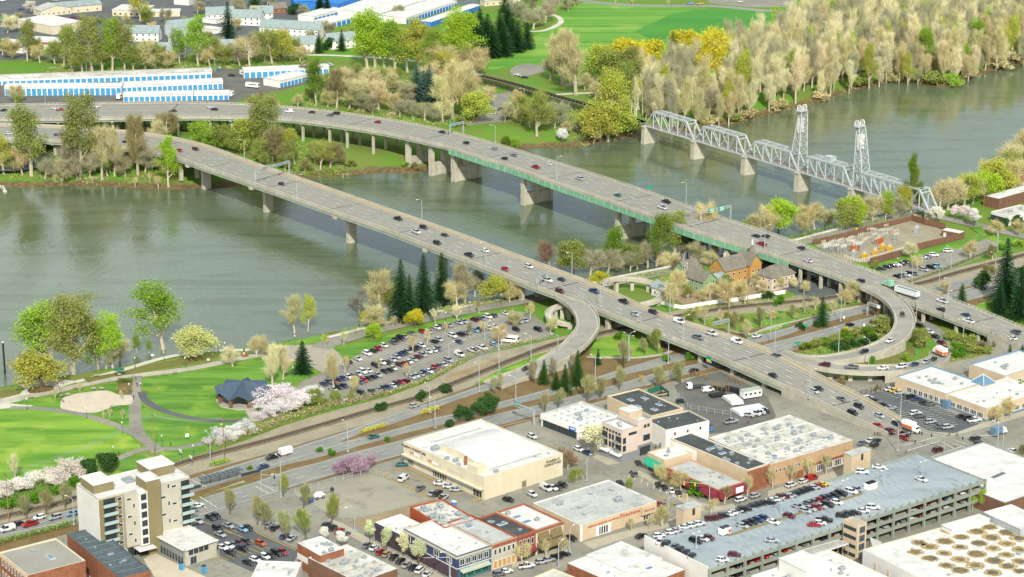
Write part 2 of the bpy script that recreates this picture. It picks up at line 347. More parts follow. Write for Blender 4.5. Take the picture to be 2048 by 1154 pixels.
c=mixc(rng_(ad.outputs[0],-3.4,-2.2,1,0),c,mixc(rng_(noise(.4),.4,.6),'756448','5d5136'))
L.new(c,b.inputs['Base Color']); me.materials.append(m)
go=obj('ground',me); go['kind']='structure'
w=MB().quad((-3400,350,WZ),(3400,350,WZ),(3400,6000,WZ),(-3400,6000,WZ)).build('river_water','water'); w['kind']='structure'
LAY=[0]
def sheet(name,mt,pts,z=None,sm=0,parent=None,world=False):
 """a flat paved or planted area whose outline was read off the photo"""
 if z is None: LAY[0]+=1; z=.04+.003*LAY[0]
 if sm: pts=[tuple(p) for p in smooth(list(pts)+[pts[0]],sm)[:-1]]
 P=[p if world else at(p[0],p[1],z) for p in pts]
 k=len(P); ar=sum(P[i][0]*P[(i+1) % k][1]-P[(i+1) % k][0]*P[i][1] for i in range(k))
 if ar < 0: P=P[::-1]
 mb=MB(); mb.prism([(p[0],p[1]) for p in P],0.0,z)
 o=mb.build(name,mt,parent)
 if parent is None: o['kind']='structure'
 return o
def strip(name,mt,pts,w,z=None,per=5,parent=None):
 if z is None: LAY[0]+=1; z=.04+.003*LAY[0]
 C=np.array([at(p[0],p[1],z) for p in smooth(pts,per)]); A,B=offset_line(C,w/2),offset_line(C,-w/2)
 mb=MB(); n=len(C)
 mb.v=[tuple(p) for p in A]+[tuple(p) for p in B]; mb.f=[(i,n+i,n+i+1,i+1) for i in range(n-1)]; mb.m=[0]*(n-1)
 o=mb.build(name,mt,parent)
 if parent is None: o['kind']='structure'
 return o,C
def dashes(mb,C,off,w=.16,on=3.0,gap=9.0,z=.02,start=0.0,end=None):
 """painted line beside a centre line; on<=0 means solid"""
 P=offset_line(C,off); P,Ln=resample(P,max(8,int(np.hypot(*np.diff(np.array(P)[:,:2],axis=0).T).sum()/1.5))); st=Ln/(len(P)-1)
 end=Ln if end is None else end; s=start
 seg=[]
 if on <=0: seg=[(start+k*6,min(end,start+k*6+6)) for k in range(int((end-start)/6)+1)]
 else:
  while s < end-on: seg.append((s,s+on)); s+=on+gap
 t=np.arange(len(P))*st
 for a,b in seg:
  if b-a < .2: continue
  p0=Vector([np.interp(a,t,P[:,k]) for k in range(3)]); p1=Vector([np.interp(b,t,P[:,k]) for k in range(3)])
  d=(p1-p0).normalized(); nrm=Vector((-d.y,d.x,0))*w/2; zz=Vector((0,0,z))
  mb.quad(p0+nrm+zz,p0-nrm+zz,p1-nrm+zz,p1+nrm+zz)
  # ---- far side
sheet('town_pavement','asphalt_dark',[(-160,-40),(640,-40),(650,50),(600,95),(430,103),(150,116),(-160,124)])
sheet('town_lawn','rough_grass',q('00',0,135,130,120,230,150,0,165))
sheet('town_lawn','lawn',q('00',1280,200,1400,180,1640,100,1660,130,1360,240))
sheet('town_lawn','lawn',q('00',1290,350,1500,330,1500,370,1290,400))
sheet('wood_floor','litter',[(1285,205),(1330,218),(1450,208),(1530,182),(1620,166),(1700,146),(1790,126),(1900,128),(2120,70),(2120,-20),(1620,0),(1560,32),(1480,66),(1330,122)])
sheet('storage_yard','gravel_dark',[(-160,166),(240,150),(450,138),(650,132),(668,145),(640,162),(560,180),(500,192),(465,208),(250,212),(-160,224)])
sheet('meadow','meadow',[(972,143),(985,118),(1060,78),(1100,55),(1120,30),(1168,4),(1250,9),(1400,15),(1560,22),(1540,60),(1440,90),(1330,125),(1200,165),(1100,150),(1030,130)])
sheet('mown_field','meadow_dark',[(1270,62),(1345,27),(1420,16),(1548,23),(1530,60),(1430,82),(1300,78)])
strip('far_road','road',[(1120,-14),(1180,3),(1290,11),(1420,12),(1540,22),(1700,35)],9)
sheet('far_car_park','asphalt',[(1420,6),(1400,-12),(1600,-20),(1580,14),(1500,14)])
strip('far_path','concrete_pale',q('02',310,115,370,135,390,175,330,215,240,245,130,250),4)
sheet('gravel_lot','asphalt',q('02',-20,560,30,520,140,505,260,530,250,570,130,600,0,600))
strip('far_path','concrete_pale',q('02',330,755,480,745,640,738,760,730),4)
sheet('gravel_lot','gravel',q('02',390,670,560,640,680,600,700,640,620,660,420,690))
sheet('far_car_park','asphalt',q('01',1850,760,1960,740,2037,720,1990,860,2037,960,1820,980,1700,1000,1650,990,1830,880))
strip('far_path','concrete_pale',[(560,111),(640,110),(713,113),(813,120),(900,132),(962,150)],5)
sheet('landing_lot','asphalt_dark',[(-160,300),(60,300),(112,310),(100,330),(40,341),(-160,345)])
# ---- near side, downtown
sheet('downtown_pavement','asphalt',[(-420,1190),(0,1098),(330,1010),(580,974),(806,909),(1024,846),(1275,776),(1436,738),(1600,735),(1700,760),(1860,730),(1960,700),(2200,640),(2600,1420),(-420,1420)])
sheet('verge','mulch',[(-300,1110),(0,1036),(156,1001),(380,940),(533,905),(699,858),(876,797),(986,758),(1110,716),(1190,695),(1300,675),(1430,650),(1600,612),(1760,590),(2200,490),(2200,560),(1800,660),(1690,690),(1560,712),(1440,742),(1275,781),(1024,852),(806,914),(580,979),(330,1016),(0,1104),(-300,1180)])
sheet('rail_bed','gravel',[(-300,1092),(0,1018),(156,978),(377,919),(436,900),(493,880),(568,851),(660,823),(776,793),(860,763),(919,730),(960,711),(1076,685),(1143,668),(1250,642),(1400,612),(1560,595),(1700,577),(1830,556),(2200,465),(2200,497),(1830,590),(1640,616),(1500,632),(1346,652),(1230,670),(1143,692),(1076,708),(1000,738),(943,772),(876,797),(699,858),(533,908),(380,950),(156,1012),(0,1048),(-300,1122)])
sheet('verge','gravel_brown',q('b',1400,190,2044,-30,2044,10,1800,130,1500,270,1380,260))
sheet('lawn','lawn_bright',q('c',0,600,160,530,560,370,880,240,900,255,740,340,480,450,200,560,0,625))
sheet('lawn','lawn_bright',q('c',1310,300,1380,110,1620,60,1750,40,1900,70,2080,160,2200,230,2200,310,1800,325,1400,325))
R3t=[(330,1018),(385,1001),(512,963),(576,940),(643,923),(699,906),(806,879),(960,836),(1026,820),(1076,810),(1160,788),(1209,775),(1259,761),(1295,750),(1411,723),(1529,689),(1580,676),(1677,650),(1767,627),(1900,585),(2150,525)]
R3b=[(2150,552),(1900,609),(1787,643),(1677,675),(1581,699),(1543,706),(1456,729),(1406,740),(1320,763),(1262,778),(1073,830),(900,877),(806,909),(675,947),(580,975),(512,1003),(385,1038),(330,1052)]
sheet('front_street','road',R3t+R3b)
R12t=[(-300,1118),(-100,1072),(0,1050),(156,1015),(380,958),(423,946),(475,928),(533,911),(584,896),(699,860)]
R1t=[(743,842),(810,820),(876,800),(943,777),(986,763)]
sheet('front_street','road',R12t+R1t+[(990,776),(960,785),(948,788),(909,801),(843,827),(773,852),(720,867),(678,884),(699,898),(643,913),(568,930),(500,950),(385,985),(156,1045),(0,1080),(-100,1105),(-300,1152)])
R2t=[(678,885),(740,872),(793,857),(870,835),(909,827),(993,805),(1051,790),(1110,774),(1186,756),(1226,743),(1333,711),(1373,703),(1489,676),(1523,669),(1580,654),(1624,637),(1712,613),(1900,565),(2150,505)]
R2b=[(2150,522),(1900,582),(1712,630),(1624,650),(1580,668),(1539,680),(1390,716),(1346,725),(1300,738),(1243,751),(1193,766),(1110,789),(1043,806),(993,819),(893,847),(826,862),(710,894),(699,898)]
sheet('front_street','road',R2t+R2b)
def linemesh(items,name='road_marking',mt='line_white'):
 mb=MB()
 for (pts,off,on,gap,*w) in items:
  C=np.array([at(p[0],p[1],.345) for p in smooth(pts,4)]); dashes(mb,C,off,w[0] if w else .26,on,gap,.0)
 o=mb.build(name,mt); o['kind']='structure'; return o
linemesh([(R12t+R1t,-1.2,0,0),(R12t+R1t,-5.0,3.2,9),(R12t[2:],-8.8,0,0),(R2t[:10],-1.2,0,0,.24),(R2t[12:],-1.2,0,0,.24),(R3t,-4.6,3.2,9),(R3t,-8.4,3.2,9),(R3t,-1.0,0,0,.15),(R3t[::-1],12.0,0,0)])
sheet('median','garden',q('30',1500,560,1600,500,1900,410,1960,395,1970,410,1700,480,1560,560),z=.25)
sheet('sidewalk','sidewalk',q('30',1510,560,1600,505,1940,385,1960,400,1640,500,1540,570),z=.22)
strip('footpath','concrete',q('c',1280,320,1500,330,1900,330,2200,290,2300,250),2.2)
strip('footpath','concrete',[(1430,650),(1500,668),(1540,655),(1640,628),(1720,612)],2.5)
sheet('lawn','lawn',q('d',1480,440,1700,380,2044,270,2044,310,1700,410,1560,450))
sheet('lawn','rough_grass',[(1340,640),(1430,632),(1560,622),(1700,600),(1730,604),(1620,634),(1540,652),(1480,664)])
sheet('lawn','rough_grass',[(1590,706),(1650,690),(1740,665),(1775,652),(1772,680),(1740,698),(1680,711),(1620,716)])
sheet('lawn','garden',[(1700,725),(1770,703),(1812,690),(1832,695),(1828,712),(1790,726),(1740,734)])
sheet('lawn','rough_grass',[(1835,648),(1900,655),(1990,700),(1960,712),(1900,725),(1890,690)])
sheet('ramp_road','road',[(1832,645),(1850,640),(1885,660),(1905,690),(1902,712),(1880,728),(1850,735),(1848,728),(1868,714),(1874,692),(1862,672),(1840,658)])
sheet('lawn','lawn_bright',[(1930,620),(1985,596),(2040,580),(2060,600),(1990,640)])
# downtown lots and pavements
sheet('apartment_car_park','asphalt_dark',[(383,1050),(425,1028),(470,1047),(540,1075),(600,1100),(585,1130),(520,1150),(440,1115),(436,1080)])
sheet('vacant_lot','vacant',[(582,985),(640,968),(738,941),(760,950),(864,997),(800,1015),(692,1043),(640,1018)])
sheet('dirt_lot','gravel_brown',[(692,1044),(800,1017),(864,999),(880,1006),(815,1030),(745,1067),(722,1056)])
sheet('construction_yard','gravel_dark',q('22',1290,760,1440,700,1640,640,1900,760,2037,850,2100,1000,2037,1090,1500,1154,1400,980))
sheet('office_car_park','asphalt_dark',q('23',720,850,950,790,1100,830,1500,990,1720,1080,1480,1150,1290,1120))
sheet('sidewalk','sidewalk',q('31',580,690,700,730,870,830,1000,900,1400,1100,1500,1154,1380,1154,900,910,690,790))
sheet('sidewalk','sidewalk',q('32',680,180,900,240,760,260,640,200))
sheet('sidewalk','sidewalk',q('32',1000,300,1200,400,1330,470,1500,560,1640,590,1760,570,1780,600,1560,640,1400,590,1180,440,1000,340))
sheet('sidewalk','sidewalk',q('32',560,880,900,790,1270,690,1310,740,1000,810,640,930))
sheet('sidewalk','sidewalk',q('32',0,1010,180,970,440,900,480,960,200,1030,0,1080))
sheet('sidewalk','sidewalk',q('33',0,470,330,370,670,270,690,320,330,420,0,510))
sheet('sidewalk','sidewalk',q('33',1730,200,1870,160,2037,250,2037,330))
sheet('office_sidewalk','sidewalk',q('23',1730,1050,2037,960,2037,1000,1740,1090,1480,1154,1290,1125,1480,1140))
sheet('plaza','tan_plaza',q('30',1140,1010,1230,960,1480,1080,1640,1154,1230,1154))
linemesh([(q('32',1100,485,1400,615),0,0,0,.3),(q('32',180,40,560,240,800,350),0,3,6)],'road_marking','line_yellow')
linemesh([(q('32',940,330,925,370),0,0,0),(q('32',985,345,975,385),0,0,0),(q('32',1035,375,1025,410),0,0,0),(q('32',1085,395,1075,430),0,0,0),(q('32',1130,420,1125,455),0,0,0),(q('32',1185,440,1175,480),0,0,0),(q('32',1235,455,1228,495),0,0,0),(q('32',1290,480,1280,520),0,0,0),(q('32',1395,525,1392,570),0,0,0)])
# crossings at the big junction and at the tram stop
linemesh([(q('33',1070,110,1350,40),0,0,0,.4),(q('33',1100,150,1380,70),0,0,0,.4),(q('33',1370,70,1560,180),0,0,0,.4),(q('33',1490,70,1740,150),0,0,0,.4),(q('33',1470,90,1700,170),0,0,0,.4),(q('33',1300,200,1560,110),0,0,0,.4),
 (q('30',1500,370,1640,435),0,0,0,.4),(q('30',1610,340,1690,375),0,0,0,.4),(q('30',1520,535,1650,610),0,0,0,.4),(q('30',1590,515,1725,600),0,0,0,.4),(q('31',0,435,100,490),0,0,0,.4),(q('31',10,395,150,470),0,0,0,.4)])
# ---- riverfront park
sheet('park_ground','rough_grass',[(-200,812),(0,777),(60,768),(201,740),(314,723),(427,700),(552,688),(637,671),(700,690),(690,740),(640,800),(560,850),(436,898),(377,917),(156,976),(0,1016),(-200,1062)])
sheet('promenade','concrete_pale',[(-200,842),(-60,820),(0,798),(40,788),(50,777),(38,770),(100,758),(160,762),(40,800),(66,812),(0,818),(-60,835),(-200,865)])
LW=LAY[0]
sheet('lawn','lawn_bright',[(-200,850),(-60,832),(0,818),(63,816),(126,823),(201,844),(251,867),(274,884),(280,897),(252,905),(234,911),(163,936),(100,966),(13,979),(-200,1030)],sm=4)
sheet('lawn','lawn',[(18,806),(120,787),(235,764),(263,764),(263,862),(201,833),(126,813),(40,809)])
sheet('lawn','lawn',[(287,758),(330,750),(420,735),(480,724),(512,717),(560,722),(600,740),(632,742),(612,758),(585,768),(560,800),(530,830),(490,836),(400,836),(340,824),(300,805),(286,787)],sm=4)
sheet('lawn','lawn',[(282,810),(300,820),(340,834),(400,845),(480,846),(500,852),(470,868),(415,879),(340,894),(300,884),(281,868)])
sheet('lawn','lawn',[(236,922),(262,911),(290,908),(306,914),(302,935),(240,962),(225,950)])
sheet('lawn','lawn',[(318,905),(360,897),(410,888),(412,900),(372,921),(330,927)])
sheet('lawn','lawn',[(552,690),(590,681),(637,670),(662,672),(640,680),(580,693),(556,697)])
strip('promenade','concrete',[(-40,812),(0,803),(83,788),(163,770),(230,757),(290,749),(380,737),(455,722),(510,711),(560,702)],4.6)
strip('riverside_path','concrete_pale',[(150,764),(240,741),(300,723),(345,712),(400,704),(427,701),(512,699),(560,695)],3)
strip('park_path','asphalt',[(20,815),(80,817),(150,826),(201,839),(251,859),(288,878)],3.4)
strip('park_path','asphalt',[(273,752),(270,780),(270,815),(272,850),(285,876),(310,895),(316,905)],4.6)
strip('park_path','asphalt_dark',[(283,783),(292,801),(330,822),(400,839),(470,842),(515,834)],3.2)
strip('park_path','asphalt',[(236,918),(270,903),(300,897),(350,897),(415,884),(470,866),(505,845)],3.2)
strip('park_path','concrete',[(498,812),(505,828),(515,842)],4)
sheet('tan_plaza','tan_plaza',q('20',480,925,490,870,560,835,700,812,850,800,950,835,1045,840,1045,905,930,918,880,935,770,972,640,972,500,945),sm=3)
sheet('planting_bed','garden',q('20',660,700,920,660,1200,590,1400,560,1450,530,1780,510,1700,540,1500,590,1150,650,900,690,700,735))
sheet('planting_bed','mulch',q('20',930,830,940,700,1055,700,1050,830))
sheet('planting_bed','garden',q('20',0,800,60,790,150,790,130,830,40,855,0,850))
sheet('planting_bed','mulch',q('20',220,800,260,770,400,760,430,790,330,815,240,820),sm=3)
sheet('turning_circle','brick_plaza',[(500,704),(560,692),(610,690),(655,692),(682,712),(690,738),(660,748),(640,742),(600,724),(540,716)],sm=3)
sheet('riverside_car_park','lot',[(587,780),(605,762),(643,747),(648,737),(672,733),(685,728),(728,703),(776,685),(839,663),(914,643),(989,628),(1024,621),(1062,626),(1090,648),(1107,668),(1076,680),(1040,688),(1004,696),(927,720),(864,745),(814,768),(738,796),(688,806),(648,801),(617,793)])
strip('water_street','asphalt',[(640,696),(663,685),(763,657),(889,629),(1024,605),(1100,590),(1225,565),(1320,545),(1440,520),(1560,495),(1680,464),(1762,443),(1830,431),(1880,434),(1960,452),(2060,475),(2200,510)],8.5)
strip('riverside_path','concrete_pale',[(655,675),(763,647),(889,620),(1000,599)],2.6)
strip('riverside_path','concrete_pale',[(1200,560),(1320,537),(1440,512),(1560,487),(1680,456),(1762,433),(1830,420),(1870,424)],2.6)
sheet('lawn','lawn',[(668,697),(760,676),(850,649),(960,623),(975,626),(860,656),(790,681),(735,701),(700,714)])
sheet('substation_yard','gravel',q('13',370,800,1150,600,1250,610,1410,690,1560,720,800,930,600,920))
sheet('lawn','lawn',q('13',860,945,1480,800,1560,770,1680,700,1600,660,1700,640,1750,740,1540,810,880,975))
sheet('riverside_lot','asphalt',q('13',870,990,1540,815,1740,745,1850,790,1720,880,1390,1010,1150,1090,1000,1060))
sheet('lawn','lawn',q('13',1730,740,1800,715,1900,750,1920,780,1860,790))
sheet('lawn','lawn',q('12',1700,1010,1960,1000,2000,1060,1700,1060))
sheet('house_yard','gravel_brown',[(1330,590),(1400,560),(1590,545),(1600,575),(1500,600),(1380,615)])
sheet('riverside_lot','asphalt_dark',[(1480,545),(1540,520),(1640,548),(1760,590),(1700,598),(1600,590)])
# railway track: two rails and sleepers
TRK=[(-60,1050),(0,1034),(156,994),(372,922),(512,886),(653,846),(763,814),(839,793),(914,763),(1024,719),(1109,687),(1197,667),(1346,633),(1451,616),(1536,607),(1640,597),(1825,569),(1913,545),(2048,509),(2150,480)]
C=np.array([at(p[0],p[1],.45) for p in smooth(TRK,6)]); C,Ln=resample(C,int(1+np.hypot(*np.diff(C[:,:2],axis=0).T).sum()/2.2))
trk=empty('railway_track',C[0]); top(trk,'single railway track on gravel between the car park and the street','railway')
mbs,mbr=MB(),MB(); c0=Vector(C[0])
for i in range(len(C)-1):
 a,b_=Vector(C[i])-c0,Vector(C[i+1])-c0; d=(b_-a).normalized(); n_=Vector((-d.y,d.x,0)); rz=math.atan2(d.y,d.x)
 for k in (0,.33,.66): mbs.box(a.lerp(b_,k)+Vector((0,0,-.02)),(.5,2.7,.12),rz)
 for s_ in (-.72,.72): mbr.quad(a+n_*(s_+.09)+Vector((0,0,.2)),a+n_*(s_-.09)+Vector((0,0,.2)),b_+n_*(s_-.09)+Vector((0,0,.2)),b_+n_*(s_+.09)+Vector((0,0,.2)))
mbs.build('sleepers','timber',trk,kind='stuff'); mbr.build('rails','timber_pale',trk)
sl=strip('ballast','gravel_brown',TRK,4.2,z=.40,parent=None)[0]
# ================================================================ BRIDGES AND RAMPS
def lerp_z(knots,x): return float(np.interp(x,[k[0] for k in knots],[k[1] for k in knots]))
def ribbon(mb,A,B,mi=0,flip=False):
 n0=len(mb.v); n=len(A); mb.v+=[tuple(p) for p in A]+[tuple(p) for p in B]
 for i in range(n-1):
  f=(n0+i,n0+n+i,n0+n+i+1,n0+i+1); mb.f.append(f[::-1] if flip else f); mb.m.append(mi)
def up(P,z): Q=np.array(P,float).copy(); Q[:,2]+=z; return Q
def wallbar(mb,A,B,z0,z1,mi=0):
 """closed bar between two parallel lines A (outer) and B (inner)"""
 ribbon(mb,up(A,z0),up(A,z1),mi); ribbon(mb,up(A,z1),up(B,z1),mi); ribbon(mb,up(B,z1),up(B,z0),mi); ribbon(mb,up(B,z0),up(A,z0),mi)
 for e in (0,-1):
  mb.mi=mi; mb.quad(up(A,z0)[e],up(A,z1)[e],up(B,z1)[e],up(B,z0)[e])
class Deck: pass
def make_deck(name,label,near,far,thick=1.1,lanes=4,road0=.03,road1=.97,walkway=None,rail='wall',girder='girder_pale',gdepth=1.2,step=6.0,dash=True,gcol='concrete'):
 d=Deck(); n=max(12,int(np.hypot(*np.diff(np.array(near)[:,:2],axis=0).T).sum()/step))
 d.N,d.L=resample(smooth(near,4),n); Ff,_=resample(smooth(far,4),600); near_i=[int(np.argmin(np.hypot(Ff[:,0]-a[0],Ff[:,1]-a[1]))) for a in d.N]; d.F=Ff[near_i].copy()
 d.F[:,:2]=np.stack([np.convolve(np.pad(d.F[:,k],2,mode='edge'),np.ones(5)/5,'valid') for k in (0,1)],1) if len(d.F) > 9 else d.F[:,:2]; d.F[:,2]=d.N[:,2]
 mid=len(d.N)//2; o=Vector((d.N[mid]+d.F[mid])/2); o.z=0
 root=empty(name,o); top(root,label,'bridge'); d.root=root; d.o=np.array(o)
 N_,F_=d.N-d.o,d.F-d.o; T=lambda t: N_*(1-t)+F_*t; d.T=T
 wdt=np.linalg.norm((F_-N_)[:,:2],axis=1).mean(); e=.45/wdt
 mb=MB(); ribbon(mb,T(0),T(1),0,flip=False); ribbon(mb,up(T(0),-thick),T(0),1); ribbon(mb,T(1),up(T(1),-thick),1); ribbon(mb,up(T(1),-thick),up(T(0),-thick),1)
 mb.build('deck',['deck',gcol],root)
 for t0,t1 in ((0,e),(1,1-e)):
  pb=MB()
  if rail=='wall': wallbar(pb,T(t0),T(t1),.01,.95)
  else:
   wallbar(pb,T(t0),T(t1),.01,.35); wallbar(pb,T(t0+(t1-t0)*.3),T(t0+(t1-t0)*.8),.85,1.12)
   P=T((t0+t1)/2); P,Ln=resample(P,int(d.L/2.4))
   for k in range(len(P)): pb.box((P[k][0],P[k][1],P[k][2]+.3),(.34,.34,.7))
  pb.build('parapet','concrete',root)
 if walkway:
  wb=MB(); w0=walkway; wallbar(wb,T(w0),T(w0+e*.5),.01,.55); ribbon(wb,up(T(w0+e*.5),.2),up(T(1-e),.2),0); wb.build('walkway','walkway_tan',root)
 gb=MB()
 for t in (.03,.28,.5,.72,.97):
  a,b_=T(max(0.012,t-.012)),T(min(.988,t+.012)); wallbar(gb,a,b_,-thick-gdepth,-thick+.02)
 gb.build('girder',girder,root)
 if dash:
  lb=MB(); r1=(walkway or road1)-.02
  for k in range(lanes):
   for o_ in (-.25,.25):
    t=road0+(r1-road0)*(k+.5+o_)/lanes; tb_=MB(); ribbon(tb_,up(T(t-.013),.02),up(T(t+.013),.02)); tb_.build('wheel_track','deck_worn',root)
  for i in range(5,n-5,9): jb=MB(); jb.quad(up(T(.02),.03)[i],up(T(r1),.03)[i],up(T(r1),.03)[i]+(T(r1)[i+1]-T(r1)[i])*.09,up(T(.02),.03)[i]+(T(.02)[i+1]-T(.02)[i])*.09); jb.build('expansion_joint','dark_metal',root)
  for k in range(1,lanes):
   t=road0+(r1-road0)*k/lanes; dashes(lb,T(t),0,.34,3.6,8.6,.06)
  for t in (road0+.015,r1): dashes(lb,T(t),0,.26,0,0,.06)
  lb.build('lane_marking','line_white',root,kind='stuff')
 return d
def nearest(d,p):
 Mx=(d.N+d.F)[:,:2]/2; return int(np.argmin(np.hypot(Mx[:,0]-p[0],Mx[:,1]-p[1])))
def trans(d,i):
 a,b_=Vector(d.N[i]-d.o),Vector(d.F[i]-d.o); t=(b_-a); w=t.length; t.z=0; t.normalize(); return a,b_,t,Vector((t.y,-t.x,0)),w
def prism_across(mb,c,t,l,prof,thick,mi=0):
 """profile (u across, z) extruded along the bridge"""
 k=len(prof); n0=len(mb.v)
 for s in (-1,1):
  for u,z in prof: p=c+t*u+l*(s*thick/2); mb.v.append((p.x,p.y,z))
 for i in range(k):
  j=(i+1) % k; mb.f.append((n0+i,n0+k+i,n0+k+j,n0+j)); mb.m.append(mi)
 mb.f.append(tuple(n0+i for i in range(k))); mb.f.append(tuple(n0+k+i for i in reversed(range(k)))); mb.m+=[mi,mi]
def hammerhead(d,p,zb,drop=1.6):
 i=nearest(d,p); a,b_,t,l,w=trans(d,i); c=(a+b_)/2-t*1.8; zt=a.z-drop; h=w/2-1.6; mb=MB()
 prof=[(-h,zt),(-h,zt-1.7)]+[(-h+(h-2.3)*k,zt-1.7-2.8*k**2.2) for k in (.35,.6,.8,.93)]+[(-2.3,zt-5.2),(-2.3,zb),(2.3,zb),(2.3,zt-5.2)]+[(h-(h-2.3)*k,zt-1.7-2.8*k**2.2) for k in (.93,.8,.6,.35)]+[(h,zt-1.7),(h,zt)]
 prism_across(mb,Vector((c.x,c.y,0)),t,l,prof,2.4); mb.build('pier','concrete_old',d.root)
def columns(d,i,zb,us=(.12,.38,.62,.88),r=.75,drop=2.2,cap=1.1,sq=True):
 a,b_,t,l,w=trans(d,i); mb=MB(); zt=min(a.z,b_.z)-drop; rz=math.atan2(t.y,t.x)
 if zt-zb < 1.2: return
 c=(a+b_)/2; prism_across(mb,Vector((c.x,c.y,0)),t,l,[(-w/2+1,zt-cap*.6),(-w/2+2.5,zt-cap),(w/2-2.5,zt-cap),(w/2-1,zt-cap*.6),(w/2-1,zt),(-w/2+1,zt)],1.4)
 for u in us:
  p=a+(b_-a)*u; mb.box((p.x,p.y,zb),(2*r,2*r,zt-cap-zb+.05),rz) if sq else mb.tube((p.x,p.y,zb),(p.x,p.y,zt-cap+.05),r,None,8)
 mb.build('pier','concrete_old',d.root)
def portal(d,p,zb,wall,drop=3.2,i=None):
 """pier of three columns with a solid lower wall and arched openings above"""
 i=nearest(d,p) if i is None else i; a,b_,t,l,w=trans(d,i); c=(a+b_)/2; c=Vector((c.x,c.y,0)); zt=a.z-drop; h=9.2; mb=MB()
 prism_across(mb,c,t,l,[(-h,zb),(h,zb),(h,wall),(-h,wall)],1.9)
 for u in (-h+.8,0,h-.8): prism_across(mb,c,t,l,[(u-1.1,zb),(u+1.1,zb),(u+.95,zt),(u-.95,zt)],2.8)
 for u0,u1 in ((-h+1.6,-1),(1,h-1.6)):
  m_=(u0+u1)/2; prism_across(mb,c,t,l,[(u0,zt)]+[(u0,zt-3.0)]+[(u0+(u1-u0)*k,zt-3.0+2.5*math.sin(math.pi*k)**.8) for k in (.12,.3,.5,.7,.88)]+[(u1,zt-3.0),(u1,zt)],1.6)
 mb.build('pier','concrete_old',d.root)
def P3(pts,knots,sh=0): return [tuple(at(x,y,lerp_z(knots,x-sh))) for x,y in pts]
# ---- the nearer road bridge
KC=[(-160,7),(0,8.5),(200,9.9),(400,10.5),(860,10.6),(1024,9.9),(1107,9.3),(1251,8),(1394,6.4),(1500,5.2),(1571,4.3),(1712,2.2),(1790,.9),(1850,.35)]
cn=[(-160,272),(0,277),(98,281),(221,292),(296,302),(352,315),(402,333),(505,368),(617,407),(678,428),(763,457),(859,494),(972,537),(1074,576),(1187,616),(1275,651),(1366,686),(1451,722),(1536,760),(1619,796),(1712,839),(1775,868)]
cf=[(-160,250),(0,250),(98,252),(200,258),(290,267),(350,276),(407,289),(512,328),(600,357),(688,388),(788,423),(889,458),(1024,508),(1142,552),(1215,580),(1275,609),(1371,645),(1476,676),(1560,712),(1636,752),(1724,794),(1787,830),(1828,853)]
DC=make_deck('road_bridge','grey concrete road bridge nearest the camera, on flared single-column piers',P3(cn,KC),P3(cf,KC,62),walkway=.87,rail='wall',gdepth=1.2)
for fx,fy in ((417,374),(544,425),(710,487),(893,552)): hammerhead(DC,at(fx,fy,WZ),-8.5)
for x_ in (1040,1118,1215,1300,1385,1455,1510):
 i=int(np.argmin([abs(at_x-x_) for at_x in [1024+FPX*p[0]/(p[1]*CT-(p[2]-HCAM)*ST) for p in DC.N]])); columns(DC,i,0,us=(.14,.5,.86),r=.9)
for x_ in (20,110,200,290,345):
 i=int(np.argmin([abs(1024+FPX*p[0]/(p[1]*CT-(p[2]-HCAM)*ST)-x_) for p in DC.N])); columns(DC,i,-3,us=(.14,.5,.86),r=.9)
 # closed approach walls where the deck meets the ground
i0=int(np.argmin([abs(1024+FPX*p[0]/(p[1]*CT-(p[2]-HCAM)*ST)-1571) for p in DC.N]))
for P_ in (DC.T(.004),DC.T(.996)):
 wb=MB(); A_=P_[i0:]; B_=A_.copy(); B_[:,2]=.05; ribbon(wb,up(A_,-.9),B_,0); wb.build('retaining_wall','concrete',DC.root)
wb=MB(); wb.quad(DC.T(.01)[i0]-[0,0,.9],DC.T(.99)[i0]-[0,0,.9],[*DC.T(.99)[i0][:2],0],[*DC.T(.01)[i0][:2],0]); wb.build('retaining_wall','concrete',DC.root)
# ---- the farther road bridge with green girders
KM=[(-160,9),(0,10),(300,11.3),(600,12.4),(800,13.2),(1300,13.3),(1430,11.8),(1632,9.1),(1800,7.4),(1900,6.2),(2048,4.4),(2200,3)]
mn=[(-160,240),(0,239),(150,238),(300,235),(420,234),(550,237),(608,242),(750,262),(860,285),(900,295),(945,310),(1024,334),(1100,362),(1200,396),(1300,431),(1390,463),(1536,506),(1640,540),(1712,567),(1790,597),(1850,617),(1975,665),(2060,700),(2200,758)]
mf=[(-160,213),(0,212),(150,209),(300,207),(420,207),(560,214),(680,226),(770,239),(870,257),(960,280),(1024,298),(1100,322),(1200,353),(1300,386),(1400,423),(1536,466),(1640,504),(1750,545),(1850,580),(1950,616),(2060,662),(2220,728)]
DM=make_deck('road_bridge','farther grey road bridge carried on long pale green plate girders',P3(mn,KM),P3(mf,KM,68),rail='posts',gdepth=1.0)
def pxof(p): return 1024+FPX*p[0]/(p[1]*CT-(p[2]-HCAM)*ST)
XM=[pxof(p) for p in DM.N]
def im(x): return int(np.argmin([abs(v-x) for v in XM]))
gb=MB()
a_,b_=im(905),im(1600); ph=np.linspace(0,1,b_-a_)
for t_ in (.004,.5,.985):
 A_,B_=DM.T(t_)[a_:b_],DM.T(t_+.015)[a_:b_]; wallbar(gb,A_,B_,-3.7,-1.05); wallbar(gb,DM.T(max(t_-.012,.0))[a_:b_],DM.T(t_+.03)[a_:b_],-3.8,-3.65)
 for k in range(a_,b_):
  p=DM.T(t_)[k]; gb.box((p[0],p[1],p[2]-3.6),(.5,.5,2.55))
gb.build('plate_girder','girder_green',DM.root)
for fx,fy in ((1070,404),(1262,470)): portal(DM,at(fx,fy,WZ),-8.5,.3,3.8)
